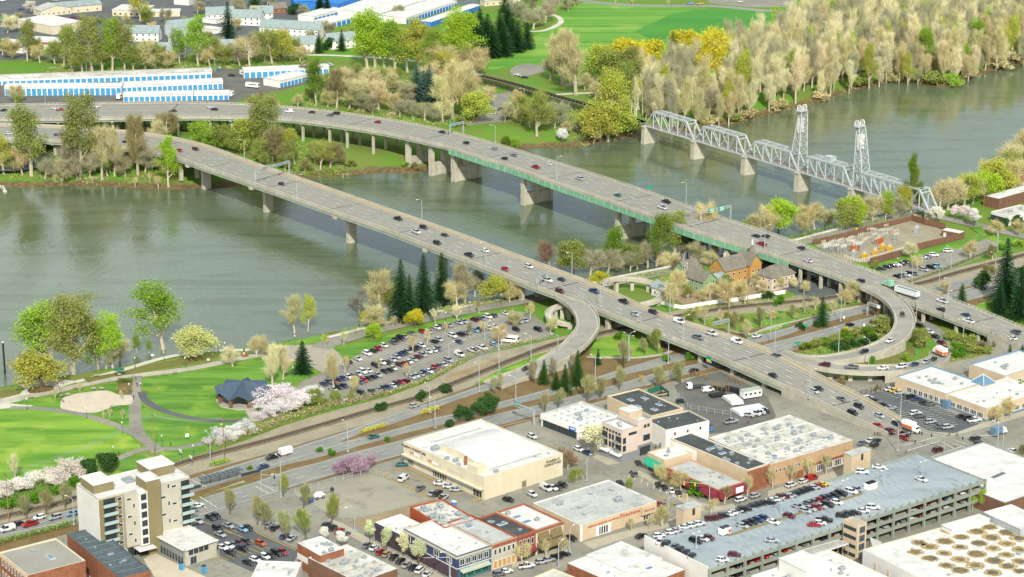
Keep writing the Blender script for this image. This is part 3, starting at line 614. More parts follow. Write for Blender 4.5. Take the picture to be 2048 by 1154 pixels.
for x_ in (905,850,800): portal(DM,None,-7,2.0 if x_ > 900 else 1.0,3.0,i=im(x_))
for x_ in (1455,1545): columns(DM,im(x_),-2,us=(.1,.5,.9),r=1.2,drop=3.4,cap=1.6)
for k,x_ in enumerate(range(120,760,48)): columns(DM,im(x_),-3,us=(.1,.5,.9),r=.6)
for x_ in range(1590,1960,44): columns(DM,im(x_),0,us=(.08,.36,.64,.92),r=.6,sq=True)
i0=im(1972)
for P_ in (DM.T(.004),DM.T(.996)):
 wb=MB(); A_=P_[i0:]; B_=A_.copy(); B_[:,2]=.05; ribbon(wb,up(A_,-.9),B_,0); wb.build('retaining_wall','concrete',DM.root)
 # ---- ramps
def ramp(name,label,pts,w,solid_to=0.0,zcol=4.6,lines=True,par=.85,thick=1.0,mt='deck',step=3.5,colstep=5,side=2.0,cat='ramp'):
 W3=[tuple(at(x,y,z)) for x,y,z in pts]; C,Ln=resample(smooth(W3,5),60 if len(pts) > 4 else 30)
 d=Deck(); d.N,d.F=offset_line(C,w/2),offset_line(C,-w/2); o=Vector(C[len(C)//2]); o.z=0; d.o=np.array(o); d.root=empty(name,o); top(d.root,label,cat)
 N_,F_=d.N-d.o,d.F-d.o; T=lambda t: N_*(1-t)+F_*t; d.T=T; e=.4/w; mb=MB()
 ribbon(mb,T(0),T(1),0,flip=True); ribbon(mb,up(T(0),-thick),T(0),1,True); ribbon(mb,T(1),up(T(1),-thick),1,True); ribbon(mb,up(T(1),-thick),up(T(0),-thick),1,True); mb.build('deck',[mt,'concrete'],d.root)
 for t0,t1 in ((0,e),(1,1-e)):
  pb=MB(); wallbar(pb,T(t0),T(t1),.01,par); pb.build('parapet','concrete',d.root)
 low=C[:,2] < zcol; ks=[k for k in range(len(C)) if low[k]]
 if len(ks) > 2:
  for P_ in (T(.004),T(.996)):
   A_=P_[ks]; B_=A_.copy(); B_[:,2]=0; wb=MB(); ribbon(wb,up(A_,-thick*.8),B_,0); wb.build('retaining_wall','concrete',d.root)
 for k in range(2,len(C)-2,colstep):
  if not low[k]: columns(d,k,0,us=(.5,),r=.8,drop=thick+.1,cap=.9)
 if lines:
  lb=MB(); dashes(lb,T(.1),0,.2,0,0,.04); dashes(lb,T(.9),0,.2,0,0,.04); lb.build('lane_marking','line_white',d.root,kind='stuff')
 return d
RA=ramp('exit_ramp','curved concrete ramp swinging down from the nearer bridge beside the railway',[(1128,590,9.3),(1155,608,9.0),(1172,630,8.5),(1176,653,7.6),(1163,675,6.4),(1140,697,5.1),(1112,716,3.7),(1087,730,2.5),(1054,745,1.3),(1024,756,.7),(985,771,.5)],9.5)
RB=ramp('exit_ramp','curved ramp dropping from the farther bridge to the street with a white car',[(1735,572,8.2),(1765,586,7.9),(1790,604,7.4),(1806,625,6.8),(1810,645,6),(1801,668,4.9),(1775,688,3.7),(1732,705,2.4),(1677,717,1.2),(1624,721,.6),(1570,714,.5)],8.5)
RC=ramp('entry_ramp','low curved ramp with queueing cars joining the nearer bridge',[(1881,708,.6),(1872,722,1.6),(1838,733,2.8),(1787,739,3.8),(1712,739,4.7),(1649,732,5.0),(1590,718,5.15),(1553,706,5.2)],8.5,zcol=4.2)
# spiral footways at both sides of the nearer bridge
def spiral(label,cx,cy,r,a0,a1,z0,z1):
 c=at(cx,cy,0); pts=[]
 for k in range(15):
  t=k/14; a=R(a0+(a1-a0)*t); pts.append((c.x+r*math.cos(a),c.y+r*math.sin(a),z0+(z1-z0)*t))
 inv=[]
 for x,y,z in pts:
  dd=y*CT-(z-HCAM)*ST; inv.append((1024+FPX*x/dd,577-FPX*(y*ST+(z-HCAM)*CT)/dd,z))
 return ramp('spiral_footway',label,inv,3.2,lines=False,mt='concrete',thick=.5,zcol=1.5,colstep=7,cat='footway')
spiral('concrete spiral footway behind the nearer bridge, beside the orange houses',1268,598,13,200,-80,7.2,1.2)
spiral('concrete spiral footway tucked under the curved ramp by the car park',1128,647,6.5,60,300,6.5,1.0)
# ---- old railway lift bridge
ZT=4.5
J=[(1290,251),(1388,281),(1489,311.5),(1594,344),(1702,376),(1858,422)]
JW=[at(x,y,ZT) for x,y in J]; p0,p1=JW[0],JW[-1]; dv=(p1-p0); dv.z=0; dl=dv.length; dv.normalize(); tv=Vector((-dv.y,dv.x,0))
if tv.y < 0: tv=-tv
S=[(j-p0).dot(dv) for j in JW]; TW=6.0; HT=9.2
tb=empty('railway_bridge',(p0.x,p0.y,0)); top(tb,'old grey steel truss railway bridge with two lift towers','bridge')
def tp(s,side,z): return dv*s+tv*(TW*side)+Vector((0,0,z))
def bar(name,a,b_,w,parent,mt='truss_paint'):
 return MB().beam(a,b_,w).build(name,mt,parent)
def span(s0,s1,n,ht):
 mb=MB(); st=(s1-s0-.6)/n; s0+=.3
 for sd in (0,1):
  mb.beam(tp(s0,sd,ZT),tp(s0+n*st,sd,ZT),.75); mb.beam(tp(s0+st,sd,ZT+ht),tp(s0+(n-1)*st,sd,ZT+ht),.8)
  mb.beam(tp(s0,sd,ZT),tp(s0+st,sd,ZT+ht),.6); mb.beam(tp(s0+n*st,sd,ZT),tp(s0+(n-1)*st,sd,ZT+ht),.8)
 sp=mb.build('truss_span','truss_paint',tb)
 for sd in (0,1):
  for k in range(1,n):
   bar('vertical',tp(s0+k*st,sd,ZT),tp(s0+k*st,sd,ZT+ht),.48,sp)
   if k < n-1:
    z0,z1=(ZT+ht,ZT) if k < n/2-.25 else (ZT,ZT+ht); bar('diagonal',tp(s0+k*st,sd,z0),tp(s0+(k+1)*st,sd,z1),.46,sp)
 bb=MB()
 for k in range(1,n):
  bb.beam(tp(s0+k*st,0,ZT+ht),tp(s0+k*st,1,ZT+ht),.28)
  if k < n-1: bb.beam(tp(s0+k*st,0,ZT+ht),tp(s0+(k+1)*st,1,ZT+ht),.2); bb.beam(tp(s0+k*st,1,ZT+ht),tp(s0+(k+1)*st,0,ZT+ht),.2)
 bb.beam(tp(s0+st*.85,0,ZT+ht*.85),tp(s0+st*.85,1,ZT+ht*.85),.5); bb.beam(tp(s0+(n-.85)*st,0,ZT+ht*.85),tp(s0+(n-.85)*st,1,ZT+ht*.85),.5)
 bb.build('top_bracing','truss_paint',sp)
 fb=MB(); c=tp((s0+s0+n*st)/2,.5,ZT-.1); fb.box(c,(n*st,4.4,.35),math.atan2(dv.y,dv.x)); fb.build('walkway','timber_pale',sp)
 rb=MB()
 for sd in (.16,.84):
  for z in (.5,1.2): rb.beam(tp(s0,sd,ZT+z),tp(s0+n*st,sd,ZT+z),.09)
 rb.build('handrail','timber_pale',sp)
for k in range(5): span(S[k],S[k+1],6 if k < 4 else 8,HT if k !=3 else HT+.3)
pierb=[]
for k in range(6):
 mb=MB(); c=tp(S[k],.5,-8.5); mb.box(c,(3.4,9.5,ZT-.5+8.5),math.atan2(dv.y,dv.x),taper=.88); c2=tp(S[k],.5,ZT-.9); mb.box(c2,(3.4,9.4,.6),math.atan2(dv.y,dv.x)); mb.build('pier','concrete_old',tb)
def tower(s,sgn):
 """vertical legs over the lift span, raking legs outside; sgn = side of the raking legs"""
 H_=32; mb=MB(); zb=ZT+HT; bs=7.5; tpw=1.9
 def leg(u,sd,z):  # u 0 vertical leg, 1 raking leg
  k=(z-ZT)/H_; return tp(s+sgn*(.4+u*(bs*(1-k)+tpw*k)),sd+(.16 if sd==0 else-.16)*k,z)
 for sd in (0,1):
  for u in (0,1): mb.beam(leg(u,sd,ZT if u==0 else zb),leg(u,sd,ZT+H_),.5)
 zs=np.linspace(zb,ZT+H_,6)
 for a,b_ in zip(zs[:-1],zs[1:]):
  for sd in (0,1): mb.beam(leg(0,sd,a),leg(1,sd,a),.24); mb.beam(leg(0,sd,a),leg(1,sd,b_),.22); mb.beam(leg(1,sd,a),leg(0,sd,b_),.22)
  for u in (0,1): mb.beam(leg(u,0,a),leg(u,1,a),.26); mb.beam(leg(u,0,a),leg(u,1,b_),.2); mb.beam(leg(u,1,a),leg(u,0,b_),.2)
 t=mb.build('lift_tower','truss_paint',tb)
 cb=MB(); c=(leg(0,0,0)+leg(1,1,0))/2; cb.box((c.x*0+(leg(0,.5,ZT+H_).x+leg(1,.5,ZT+H_).x)/2,(leg(0,.5,ZT+H_).y+leg(1,.5,ZT+H_).y)/2,ZT+H_-.2),(3.4,5.6,.6),math.atan2(dv.y,dv.x)); cb.build('platform','truss_paint',t)
 kb=MB(); cc=(leg(0,.5,ZT+H_-11)+leg(1,.5,ZT+H_-11))/2; kb.box((cc.x,cc.y,ZT+H_-11.5),(1.5,3.6,7.5),math.atan2(dv.y,dv.x)); kb.build('counterweight','stone_white',t)
 for sd in (.2,.8):
  wb=MB(); c=(leg(0,sd,ZT+H_)+leg(1,sd,ZT+H_))/2; c.z=ZT+H_+1.6
  for k in range(14):
   a0,a1=2*math.pi*k/14,2*math.pi*(k+1)/14
   wb.beam(c+dv*(math.cos(a0)*1.55)+Vector((0,0,math.sin(a0)*1.55)),c+dv*(math.cos(a1)*1.55)+Vector((0,0,math.sin(a1)*1.55)),.42)
   if k % 2==0: wb.beam(c,c+dv*(math.cos(a0)*1.5)+Vector((0,0,math.sin(a0)*1.5)),.14)
  wb.build('sheave','stone_white',t)
tower(S[3],-1); tower(S[4],1)
hb=MB(); c=tp((S[3]+S[4])/2,.5,ZT+HT+.4); hb.box(c,(5,4,2.2),math.atan2(dv.y,dv.x)); hb.box(c+Vector((0,0,2.2)),(5.4,4.4,.2),math.atan2(dv.y,dv.x)); hb.build('machinery_house','truss_paint',tb)
# timber trestle that leads to it
TR=[(962,151),(1024,166.5),(1099,188),(1185,212),(1238,227),(1288,245)]
C,Ln=resample(smooth([tuple(at(x,y,ZT+.3)) for x,y in TR],5),46); ts=empty('timber_trestle',(C[20][0],C[20][1],0)); top(ts,'dark timber trestle with pale deck leading to the steel railway bridge','bridge'); o_=np.array([C[20][0],C[20][1],0])
A_,B_=offset_line(C,2.4)-o_,offset_line(C,-2.4)-o_
mb=MB(); ribbon(mb,B_,A_,0,True); ribbon(mb,A_,B_,0,True); wallbar(mb,A_,B_,-.5,-.02,0); mb.build('walkway','timber_pale',ts)
for P_ in (A_,B_):
 rb=MB(); wallbar(rb,P_,up(P_,0)+[.08,.08,0],.95,1.1)
 for k in range(0,len(P_)): rb.box((P_[k][0],P_[k][1],P_[k][2]),(.14,.14,1.05))
 rb.build('handrail','timber_pale',ts)
for k in range(0,len(C),1):
 zb=max(gz(C[k][0],C[k][1]),-7.5); mb=MB(); d=Vector(A_[k]-B_[k]); n_=d.normalized()
 cz=ZT-.25
 for u in (-2.2,-1.1,0,1.1,2.2):
  m_=Vector((A_[k]+B_[k])/2); mb.tube((m_.x+n_.x*u,m_.y+n_.y*u,cz),(m_.x+n_.x*u*1.55,m_.y+n_.y*u*1.55,zb-.3),.19,None,4)
 mb.beam((m_.x-n_.x*2.7,m_.y-n_.y*2.7,cz),(m_.x+n_.x*2.7,m_.y+n_.y*2.7,cz),.3)
 mb.beam((m_.x-n_.x*2.3,m_.y-n_.y*2.3,cz-.4),(m_.x+n_.x*3.2,m_.y+n_.y*3.2,zb+.3),.16); mb.beam((m_.x+n_.x*2.3,m_.y+n_.y*2.3,cz-.4),(m_.x-n_.x*3.2,m_.y-n_.y*3.2,zb+.3),.16)
 mb.build('bent','timber',ts)
 if k < len(C)-1 and k % 3==0 and cz-zb > 3:
  mb=MB(); q0,q1=Vector(A_[k]),Vector(A_[k+1]); mb.beam((q0.x,q0.y,cz-.5),(q1.x,q1.y,zb+.6),.16); mb.build('brace','timber_pale',ts)
  # ================================================================ BUILDINGS
TILE.update({'e': (800,840,6.012),'f': (140,900,7.85),'g': (1320,490,6.787),'h': (1640,420,7.038),'p': (1180,800,8.88)})
_cache={}
def win_mesh(gl,fr,mull):
 k=('win',gl,fr,mull)
 if k not in _cache:
  mb=MB(); t=.07; mb.mi=0
  mb.quad((-.5,-.03,0),(.5,-.03,0),(.5,-.03,1),(-.5,-.03,1)); mb.mi=1
  for x0,x1,z0,z1 in [(-.5,.5,0,t),(-.5,.5,1-t,1),(-.5,-.5+t,t,1-t),(.5-t,.5,t,1-t)]+[(-.5+(i+1)/(mull+1)-.02,-.5+(i+1)/(mull+1)+.02,t,1-t) for i in range(mull)]:
   mb.box(((x0+x1)/2,-.03,z0),(x1-x0,.1,z1-z0))
  _cache[k]=mb.mesh('window',[gl,fr])
 return _cache[k]
def hvac_mesh(kind):
 k=('hvac',kind)
 if k not in _cache:
  mb=MB()
  if kind=='unit':
   mb.box((0,0,0),(1.0,1.0,.12),mi=1); mb.box((0,0,.1),(.94,.94,.8),mi=0); mb.tube((.1,0,.88),(.1,0,1.0),.34,.34,10,mi=1); mb.box((-.48,0,.2),(.04,.7,.5),mi=1); mb.box((0,-.48,.2),(.7,.04,.5),mi=1)
  elif kind=='vent':
   mb.tube((0,0,0),(0,0,.5),.3,.3,8,mi=0); mb.tube((0,0,.5),(0,0,.75),.55,.2,8,mi=0); mb.box((0,0,0),(.9,.9,.15),mi=1)
  elif kind=='skylight':
   mb.box((0,0,0),(1,1,.25),mi=1); mb.box((0,0,.24),(.9,.9,.2),taper=.75,mi=0)
  _cache[k]=mb.mesh('roof_'+kind,['glass_blue' if kind=='skylight' else 'galv','metal_grey' if kind !='skylight' else 'stone_white'])
 return _cache[k]
class Bld:
 def __init__(s,name,label,N_,R_,L_,zt,wall='cream',roof='roof_white',par=.6,base=0,cat='building',parent=None,cap=None,depth=None):
  s.zt=zt; n,r,l=at(*N_,zt),at(*R_,zt),at(*L_,zt)
  u=(r-n); u.z=0; v=(l-n); v.z=0; s.lu,s.lv=u.length,v.length
  un=u.normalized(); vn=Vector((-un.y,un.x,0))
  if vn.dot(v) < 0: vn=-vn
  s.lv=v.dot(vn); v=vn*s.lv; s.u,s.v=un,vn
  s.org=Vector((n.x,n.y,base)); s.base=base
  if parent is None: s.root=empty(name,s.org); top(s.root,label,cat); s.off=Vector((0,0,0))
  else: s.root=parent.root; s.off=s.org-parent.org; s.off.z=0
  s.h=zt-base+(0 if parent is None else base-parent.base); s.b0=0 if parent is None else base-parent.base
  s.mb_walls(wall,roof,par,cap)
 def P(s,a,b,z=0): q_=s.off+s.u*a+s.v*b; return Vector((q_.x,q_.y,z))
 def mb_walls(s,wall,roof,par,cap):
  c=[s.P(0,0),s.P(s.lu,0),s.P(s.lu,s.lv),s.P(0,s.lv)]; i_=[s.P(.35,.35),s.P(s.lu-.35,.35),s.P(s.lu-.35,s.lv-.35),s.P(.35,s.lv-.35)]
  mb=MB(); h=s.h; z=Vector((0,0,1))
  for k in range(4):
   j=(k+1) % 4; mb.mi=0; mb.quad(c[k]+z*s.b0,c[j]+z*s.b0,c[j]+z*h,c[k]+z*h); mb.mi=1; mb.quad(c[k]+z*h,c[j]+z*h,i_[j]+z*h,i_[k]+z*h); mb.quad(i_[k]+z*h,i_[j]+z*h,i_[j]+z*(h-par-.05),i_[k]+z*(h-par-.05))
  mb.build('wall',[wall,cap or wall],s.root); MB().quad(*[p+z*(h-par) for p in i_]).build('roof',roof,s.root); s.rz_=h-par
 def face(s,f):
  if f=='L': return s.P(0,s.lv),-s.v,s.lv,-s.u
  if f=='R': return s.P(0,0),s.u,s.lu,-s.v
 def place(s,f,u,z,d=0): p,dr,ln,n=s.face(f); q_=p+dr*(u*ln)+n*d; return Vector((q_.x,q_.y,z)),math.atan2(dr.y,dr.x)
 def win(s,f,u,z,w,h,gl='glass',fr='white_paint',mull=0,name='window'):
  p,rz=s.place(f,u,z); return obj(name,win_mesh(gl,fr,mull),s.root,p,rz,(w,1,h))
 def wins(s,f,n,z,w,h,u0=.06,u1=.94,**k):
  for i in range(n): s.win(f,u0+(u1-u0)*(i+.5)/n,z,w,h,**k)
 def panel(s,f,u0,u1,z0,z1,d=.15,mt='cream',name='panel',d0=-.02):
  p,dr,ln,n=s.face(f); c=p+dr*((u0+u1)/2*ln)+n*((d+d0)/2); return MB().box((c.x,c.y,z0),((u1-u0)*ln,d-d0,z1-z0),math.atan2(dr.y,dr.x)).build(name,mt,s.root)
 def awning(s,f,u0,u1,z0,z1,d,mt,name='awning',curve=0):
  p,dr,ln,n=s.face(f); a,b=p+dr*(u0*ln),p+dr*(u1*ln); mb=MB(); K=1 if not curve else 5; pr=[]
  for k in range(K+1):
   t=k/K
   pr.append((d*(math.sin(t*math.pi/2) if curve else t),z1-(z1-z0)*((1-math.cos(t*math.pi/2)) if curve else t)))
  for (d0,za),(d1,zb) in zip(pr[:-1],pr[1:]):
   mb.quad(a+n*d0+Vector((0,0,za)),a+n*d1+Vector((0,0,zb)),b+n*d1+Vector((0,0,zb)),b+n*d0+Vector((0,0,za)))
  for e in (a,b): mb.quad(*([e+n*x+Vector((0,0,z_)) for x,z_ in pr]+[e+Vector((0,0,z0))]))
  mb.quad(a+n*d+Vector((0,0,z0)),a+n*d+Vector((0,0,z0-.35)),b+n*d+Vector((0,0,z0-.35)),b+n*d+Vector((0,0,z0)))
  return mb.build(name,mt,s.root)
 def gear(s,a,b,size=(1.6,1.2,1.1),kind='unit',rot=0):
  p=s.P(a*s.lu,b*s.lv,s.rz_); return obj('roof_'+kind,hvac_mesh(kind),s.root,p,math.atan2(s.u.y,s.u.x)+rot,size)
 def gears(s,n,seed=1,kind='unit',smin=.8,smax=1.8):
  rr=random.Random(seed)
  for _ in range(n): k_=rr.uniform(smin,smax); s.gear(rr.uniform(.1,.9),rr.uniform(.1,.9),(k_,k_*rr.uniform(.6,1),k_*rr.uniform(.5,.8)),kind)
 def boxon(s,a0,a1,b0,b1,h,wall,roof,name='penthouse'):
  c=[s.P(a0*s.lu,b0*s.lv),s.P(a1*s.lu,b0*s.lv),s.P(a1*s.lu,b1*s.lv),s.P(a0*s.lu,b1*s.lv)]; mb=MB(); z0,z1=s.rz_,s.rz_+h
  for k in range(4): j=(k+1) % 4; mb.mi=0; mb.quad(c[k]+Vector((0,0,z0)),c[j]+Vector((0,0,z0)),c[j]+Vector((0,0,z1)),c[k]+Vector((0,0,z1)))
  mb.mi=1; m_=(c[0]+c[2])/2; cc=[m_+(x-m_)*1.04 for x in c]; mb.prism([(x.x,x.y) for x in cc],z1,z1+.2,mi=1,bottom=True); return mb.build(name,[wall,roof],s.root)
 def text(s,f,txt,u,z,size,mt,shear=0,d=.12,align='CENTER',xs=1):
  cu=bpy.data.curves.new('lettering','FONT'); cu.body=txt; cu.size=size; cu.extrude=.05; cu.shear=shear; cu.align_x=align; cu.resolution_u=2; cu.space_character=1.08
  t=bpy.data.objects.new('tmp',cu); COL.objects.link(t); bpy.context.view_layer.update(); me_=bpy.data.meshes.new_from_object(t.evaluated_get(bpy.context.evaluated_depsgraph_get())); bpy.data.objects.remove(t)
  me_.materials.clear(); me_.materials.append(M[mt]); p,rz=s.place(f,u,z,d); o=obj('lettering',me_,s.root,p); o.rotation_euler=(R(90),0,rz); o.scale=(xs,1,1); o['kind']='stuff'; return o
  # ---- furniture store
b=Bld('furniture_store','cream furniture store with a white barrel-vaulted roof',(968.5,955),(1125.7,906),(808.5,882.5),8.3,'cream','roof_bright',.5,cap='concrete_pale')
mb=MB(); K=14; a0,a1,b0,b1=.16,.88,.17,.80
for k in range(K):
 for e in (0,):
  t0,t1=k/K,(k+1)/K; z0,z1=7.8+2.6*math.sin(math.pi*t0)**.9,7.8+2.6*math.sin(math.pi*t1)**.9
  y0,y1=(b0+(b1-b0)*t0)*b.lv,(b0+(b1-b0)*t1)*b.lv; mb.mi=0
  mb.quad(b.P(a0*b.lu,y0,z0),b.P(a1*b.lu,y0,z0),b.P(a1*b.lu,y1,z1),b.P(a0*b.lu,y1,z1)); mb.mi=1
  mb.quad(b.P(a0*b.lu,y0,7.7),b.P(a0*b.lu,y0,z0),b.P(a0*b.lu,y1,z1),b.P(a0*b.lu,y1,7.7)); mb.quad(b.P(a1*b.lu,y0,7.7),b.P(a1*b.lu,y0,z0),b.P(a1*b.lu,y1,z1),b.P(a1*b.lu,y1,7.7))
mb.build('vaulted_roof',['roof_bright','cream'],b.root)
b.text('L',"Kuebler's FURNITURE",.13,6.6,1.35,'sign_black',.25); b.text('R',"Kuebler's",.865,6.35,1.5,'sign_black',.3); b.text('R','FURNITURE',.865,5.1,1.35,'sign_black',.1)
for u0,s_ in ((.07,1),(.30,1),(.56,0)):
 b.panel('L',u0,u0+.19,4.75,6.2,.12,'concrete_pale','sign_panel')
 if s_: b.panel('L',u0+.02,u0+.06,5.6,5.85,.16,'sign_red','sign_bar'); b.panel('L',u0+.02,u0+.06,5.15,5.4,.16,'sign_red','sign_bar'); b.panel('L',u0+.065,u0+.14,5.15,5.85,.15,'sign_white','sign_plate')
b.panel('L',0,.99,3.5,3.85,1.5,'metal_grey','canopy'); b.panel('L',0,.99,3.85,4.0,1.3,'cream','canopy_fascia')
for u0,w in ((.05,.08),(.36,.19)): b.win('L',u0+w/2,.5,w*b.lv,2.7,'glass','cream',5)
b.win('L',.92,.05,5.2,3.2,'dark_metal','cream',2,'doorway'); b.win('R',.5,.1,2.2,2.6,'olive','beige_grey',0,'door')
b.boxon(.02,.14,.10,.21,2.2,'cream','cream','stair_head'); p=b.P(.1*b.lu,.32*b.lv,7.7); MB().box(p,(1.1,1.1,3.0)).build('chimney','brick',b.root)
for a,bb,sz in ((.12,.72,(2.6,2,1.6)),(.05,.5,(1.6,1.2,1)),(.08,.42,(2.2,1,1.3)),(.03,.34,(1.4,1.2,1)),(.2,.05,(1.6,1.2,1)),(.75,.1,(.7,.7,.6)),(.9,.08,(.7,.7,.6))): b.gear(a,bb,sz)
for bb in (.12,.86): p0=b.P(.2*b.lu,bb*b.lv,7.84); p1=b.P(.85*b.lu,bb*b.lv,7.84); MB().beam(p0,p1,.12).build('roof_pipe','bark',b.root)
# ---- tyre shop
b=Bld('tyre_shop','low tan tyre shop with red Firestone lettering and grey flat roof',(1162,1051),(1313.5,1002),(1065.5,1006),5.6,'tan','roof_grey',.35,cap='roof_white')
b.text('R','Firestone',.64,3.75,1.9,'sign_red',0,xs=1.1); b.text('R',"AMERICA'S MORE FOR CAR SERVICE",.29,3.95,.78,'sign_red'); b.panel('R',.78,.96,2.6,5.2,1.2,'tan','entrance_canopy'); b.text('R','FIRESTONE',.87,3.7,.85,'sign_red',d=1.25)
b.win('R',.29,.2,6.2,3.0,'glass','sign_white',5,'garage_door'); b.win('R',.87,.1,3.6,2.4,'glass','stone_white',2,'entrance'); b.panel('R',0,.012,0,5.5,.2,'sign_white','corner_trim'); b.panel('L',.985,1,0,5.5,.2,'sign_white','corner_trim'); b.panel('R',.2,.235,.1,3.3,.1,'sign_white','pilaster'); b.panel('R',.35,.385,.1,3.3,.1,'sign_white','pilaster')
for a,bb in ((.3,.5),(.62,.78),(.22,.28),(.85,.7)): b.gear(a,bb,(1.3,1.3,1.1),'vent')
b.gear(.72,.36,(2.8,2.2,1.5)); b.gear(.2,.75,(2.4,1.2,.9)); b.gears(8,4,smin=.3,smax=.6)
# ---- brick buildings by the lower street
b=Bld('corner_building','two-storey navy blue corner building with maroon lower walls',(914,1112),(982.5,1090),(806,1057),8.6,'navy','roof_bright',.5,cap='beige_grey')
b.panel('L',0,1,0,4.0,.1,'maroon','lower_wall'); b.panel('L',0,1.01,7.6,8.2,.5,'beige_grey','cornice'); b.panel('R',0,1,7.6,8.2,.5,'beige_grey','cornice'); b.panel('L',0,1,4.1,4.35,.15,'stone_white','band'); b.panel('R',0,1,4.1,4.35,.15,'stone_white','band')
for u in (.09,.38,.62,.86): b.win('L',u,4.9,2.6,2.2,mull=1)
b.wins('R',5,4.9,2.0,2.2,mull=1); b.wins('R',4,.4,2.6,2.6,fr='teal_awning',mull=1); b.awning('R',.08,.92,3.1,3.8,1.4,'girder_pale'); b.wins('L',5,.4,3.0,1.1,u0=.3,fr='maroon',mull=3); b.gears(5,9,smin=.4,smax=.8)
b2=Bld('side_wing','low maroon shop wing with white roof next to the navy corner building',(806,1072),(858,1055),(747,1045),6.2,'maroon','roof_bright',.4,cap='stone_white'); b2.panel('L',0,1,4.9,5.5,.12,'navy','band'); b2.wins('L',3,.5,3.4,1.2,fr='maroon',mull=3); b2.gears(3,2,smin=.4,smax=.8)
b=Bld('brick_shop','building with orange-red side wall and cluttered grey roof',(889,1055),(954,1038),(808.5,1016),8.4,'red_wall','roof_dirty',.5); b.gears(16,5,smin=.8,smax=2.0); b.gears(6,8,'vent',.8,1.4)
for k in range(4): b.gear(.2+.2*k,.4+.1*(k % 2),(.9,.9,.8),'vent')
b=Bld('stone_shop','two-storey grey stone shop with arched windows beside the navy corner',(983,1089.5),(1034,1073),(880,1048),8.8,'beige_grey','roof_grey',.5,cap='brick_red'); b.panel('R',0,1,7.6,8.5,.4,'brick_red','cornice'); b.wins('R',5,4.9,1.0,2.0); b.wins('R',5,.3,1.4,2.8,gl='orange_house',fr='stone_white'); b.gears(4,3,smin=.6,smax=1.6); b.gear(.4,.7,(2.6,1.4,.6),'skylight')
b=Bld('red_brick_shop','narrow two-storey red brick shop with small arched windows',(1034.6,1073),(1071,1060.5),(953,1037),8.8,'brick_red','tar',.6); b.panel('R',0,1,8.0,8.7,.4,'orange_red','cornice'); b.wins('R',4,4.7,1.1,2.3); b.awning('R',.05,.95,3.0,3.9,1.6,'red_awning'); b.wins('R',3,.2,2.4,2.4,fr='dark_metal'); b.gears(4,12,smin=.6,smax=1.5); b.gear(.5,.6,(3.4,1.6,.8),'skylight')
b=Bld('awning_shop','two-storey cream shop with striped awnings next to the tyre shop',(1072,1060),(1126.7,1042),(987,1025),8.8,'cream','roof_bright',.6,cap='orange_red'); b.panel('R',0,1,7.9,8.7,.4,'orange_red','cornice')
for u0 in (.06,.52): b.awning('R',u0,u0+.4,5.0,7.4,1.0,'stripe_awning')
b.awning('R',.03,.97,2.7,4.2,2.2,'stripe_awning'); b.wins('R',4,.2,2.6,2.2,fr='dark_metal'); b.gear(.25,.4,(3.4,2.0,.8),'skylight'); b.gear(.25,.65,(3.2,1.8,.8),'skylight'); b.gear(.55,.35,(1.6,1.2,1.0)); b.gear(.2,.85,(1.6,1.2,1.0))
# ---- bottom centre roofs
b=Bld('brick_block','orange brick block with white band beside the small car park',(640,1111.5),(688,1097),(594.5,1085.5),8.5,'brick','roof_white',.4,cap='roof_white'); b.panel('L',0,1,3.2,5.2,.1,'stone_white','band'); b.gears(7,21)
b=Bld('low_shop','low shop with patched pale roof below the orange brick block',(716,1165),(795,1137),(601,1120),6.5,'brick_brown','roof_dirty',.4,cap='roof_white'); b.gears(14,22,smin=.6,smax=1.6); b.gears(6,23,'vent',.6,1.2)
b=Bld('low_shop','low white-roofed shop at the bottom edge, left of the patched roof',(583,1172),(604,1124),(508,1143),5.5,'stone_white','roof_white',.3); b.gears(5,25,smin=.5,smax=1.2)
b=Bld('white_roof_block','wide white-roofed brick block in front of the parking garage',(1262,1182),(1369.5,1139),(1132,1127),6.6,'brick','roof_bright',.3,cap='roof_white'); b.boxon(.35,.99,.35,.98,.7,'stone_white','roof_white','raised_roof'); b.gear(.7,.3,(2.8,1.6,.8),'skylight'); b.gear(.9,.5,(2.2,1.4,.8),'skylight'); b.gears(5,31,smin=.4,smax=.9); b.wins('R',3,2.5,1.4,2.0)
b=Bld('low_shop','grey-roofed building at the bottom edge below the white-roofed block',(1150,1230),(1240,1190),(1060,1157),6.6,'cream','roof_dirty',.4); b.gears(4,33)
# ---- shops with the crimson awning
b=Bld('green_awning_shop','small cream shop with bright green awning at the corner',(1329,920.5),(1386,906),(1288,905.5),6.6,'tan','roof_bright',.4); b.awning('L',-.03,1.03,2.9,5.0,1.9,'teal_awning'); b.wins('L',3,.3,2.6,2.3,fr='dark_metal'); b.gear(.5,.6,(1.0,.8,1.8)); b.gear(.3,.4,(1.6,1.6,.9),'vent')
b=Bld('crimson_awning_shop','low corner shop wrapped in a rounded crimson awning',(1436,979),(1487,963),(1329,935),5.2,'tan_orange','roof_grey',.4); b.awning('L',.0,1.0,2.4,4.9,1.6,'red_awning',curve=1); b.awning('R',-.02,1.0,2.4,4.9,1.6,'red_awning',curve=1); b.wins('L',8,.3,2.4,2.0,fr='dark_metal',mull=1); b.wins('R',4,.3,2.2,2.0,fr='dark_metal',mull=1)
b.panel('R',.58,.86,2.6,4.5,1.75,'sign_white','arched_sign',1.5); b.panel('L',.6,.72,1.9,4.2,1.75,'dark_metal','arched_window',1.5); b.gear(.75,.3,(1.8,1.3,1.0)); b.gear(.8,.5,(2.6,.6,.6)); b.gears(4,41,smin=.4,smax=.8)
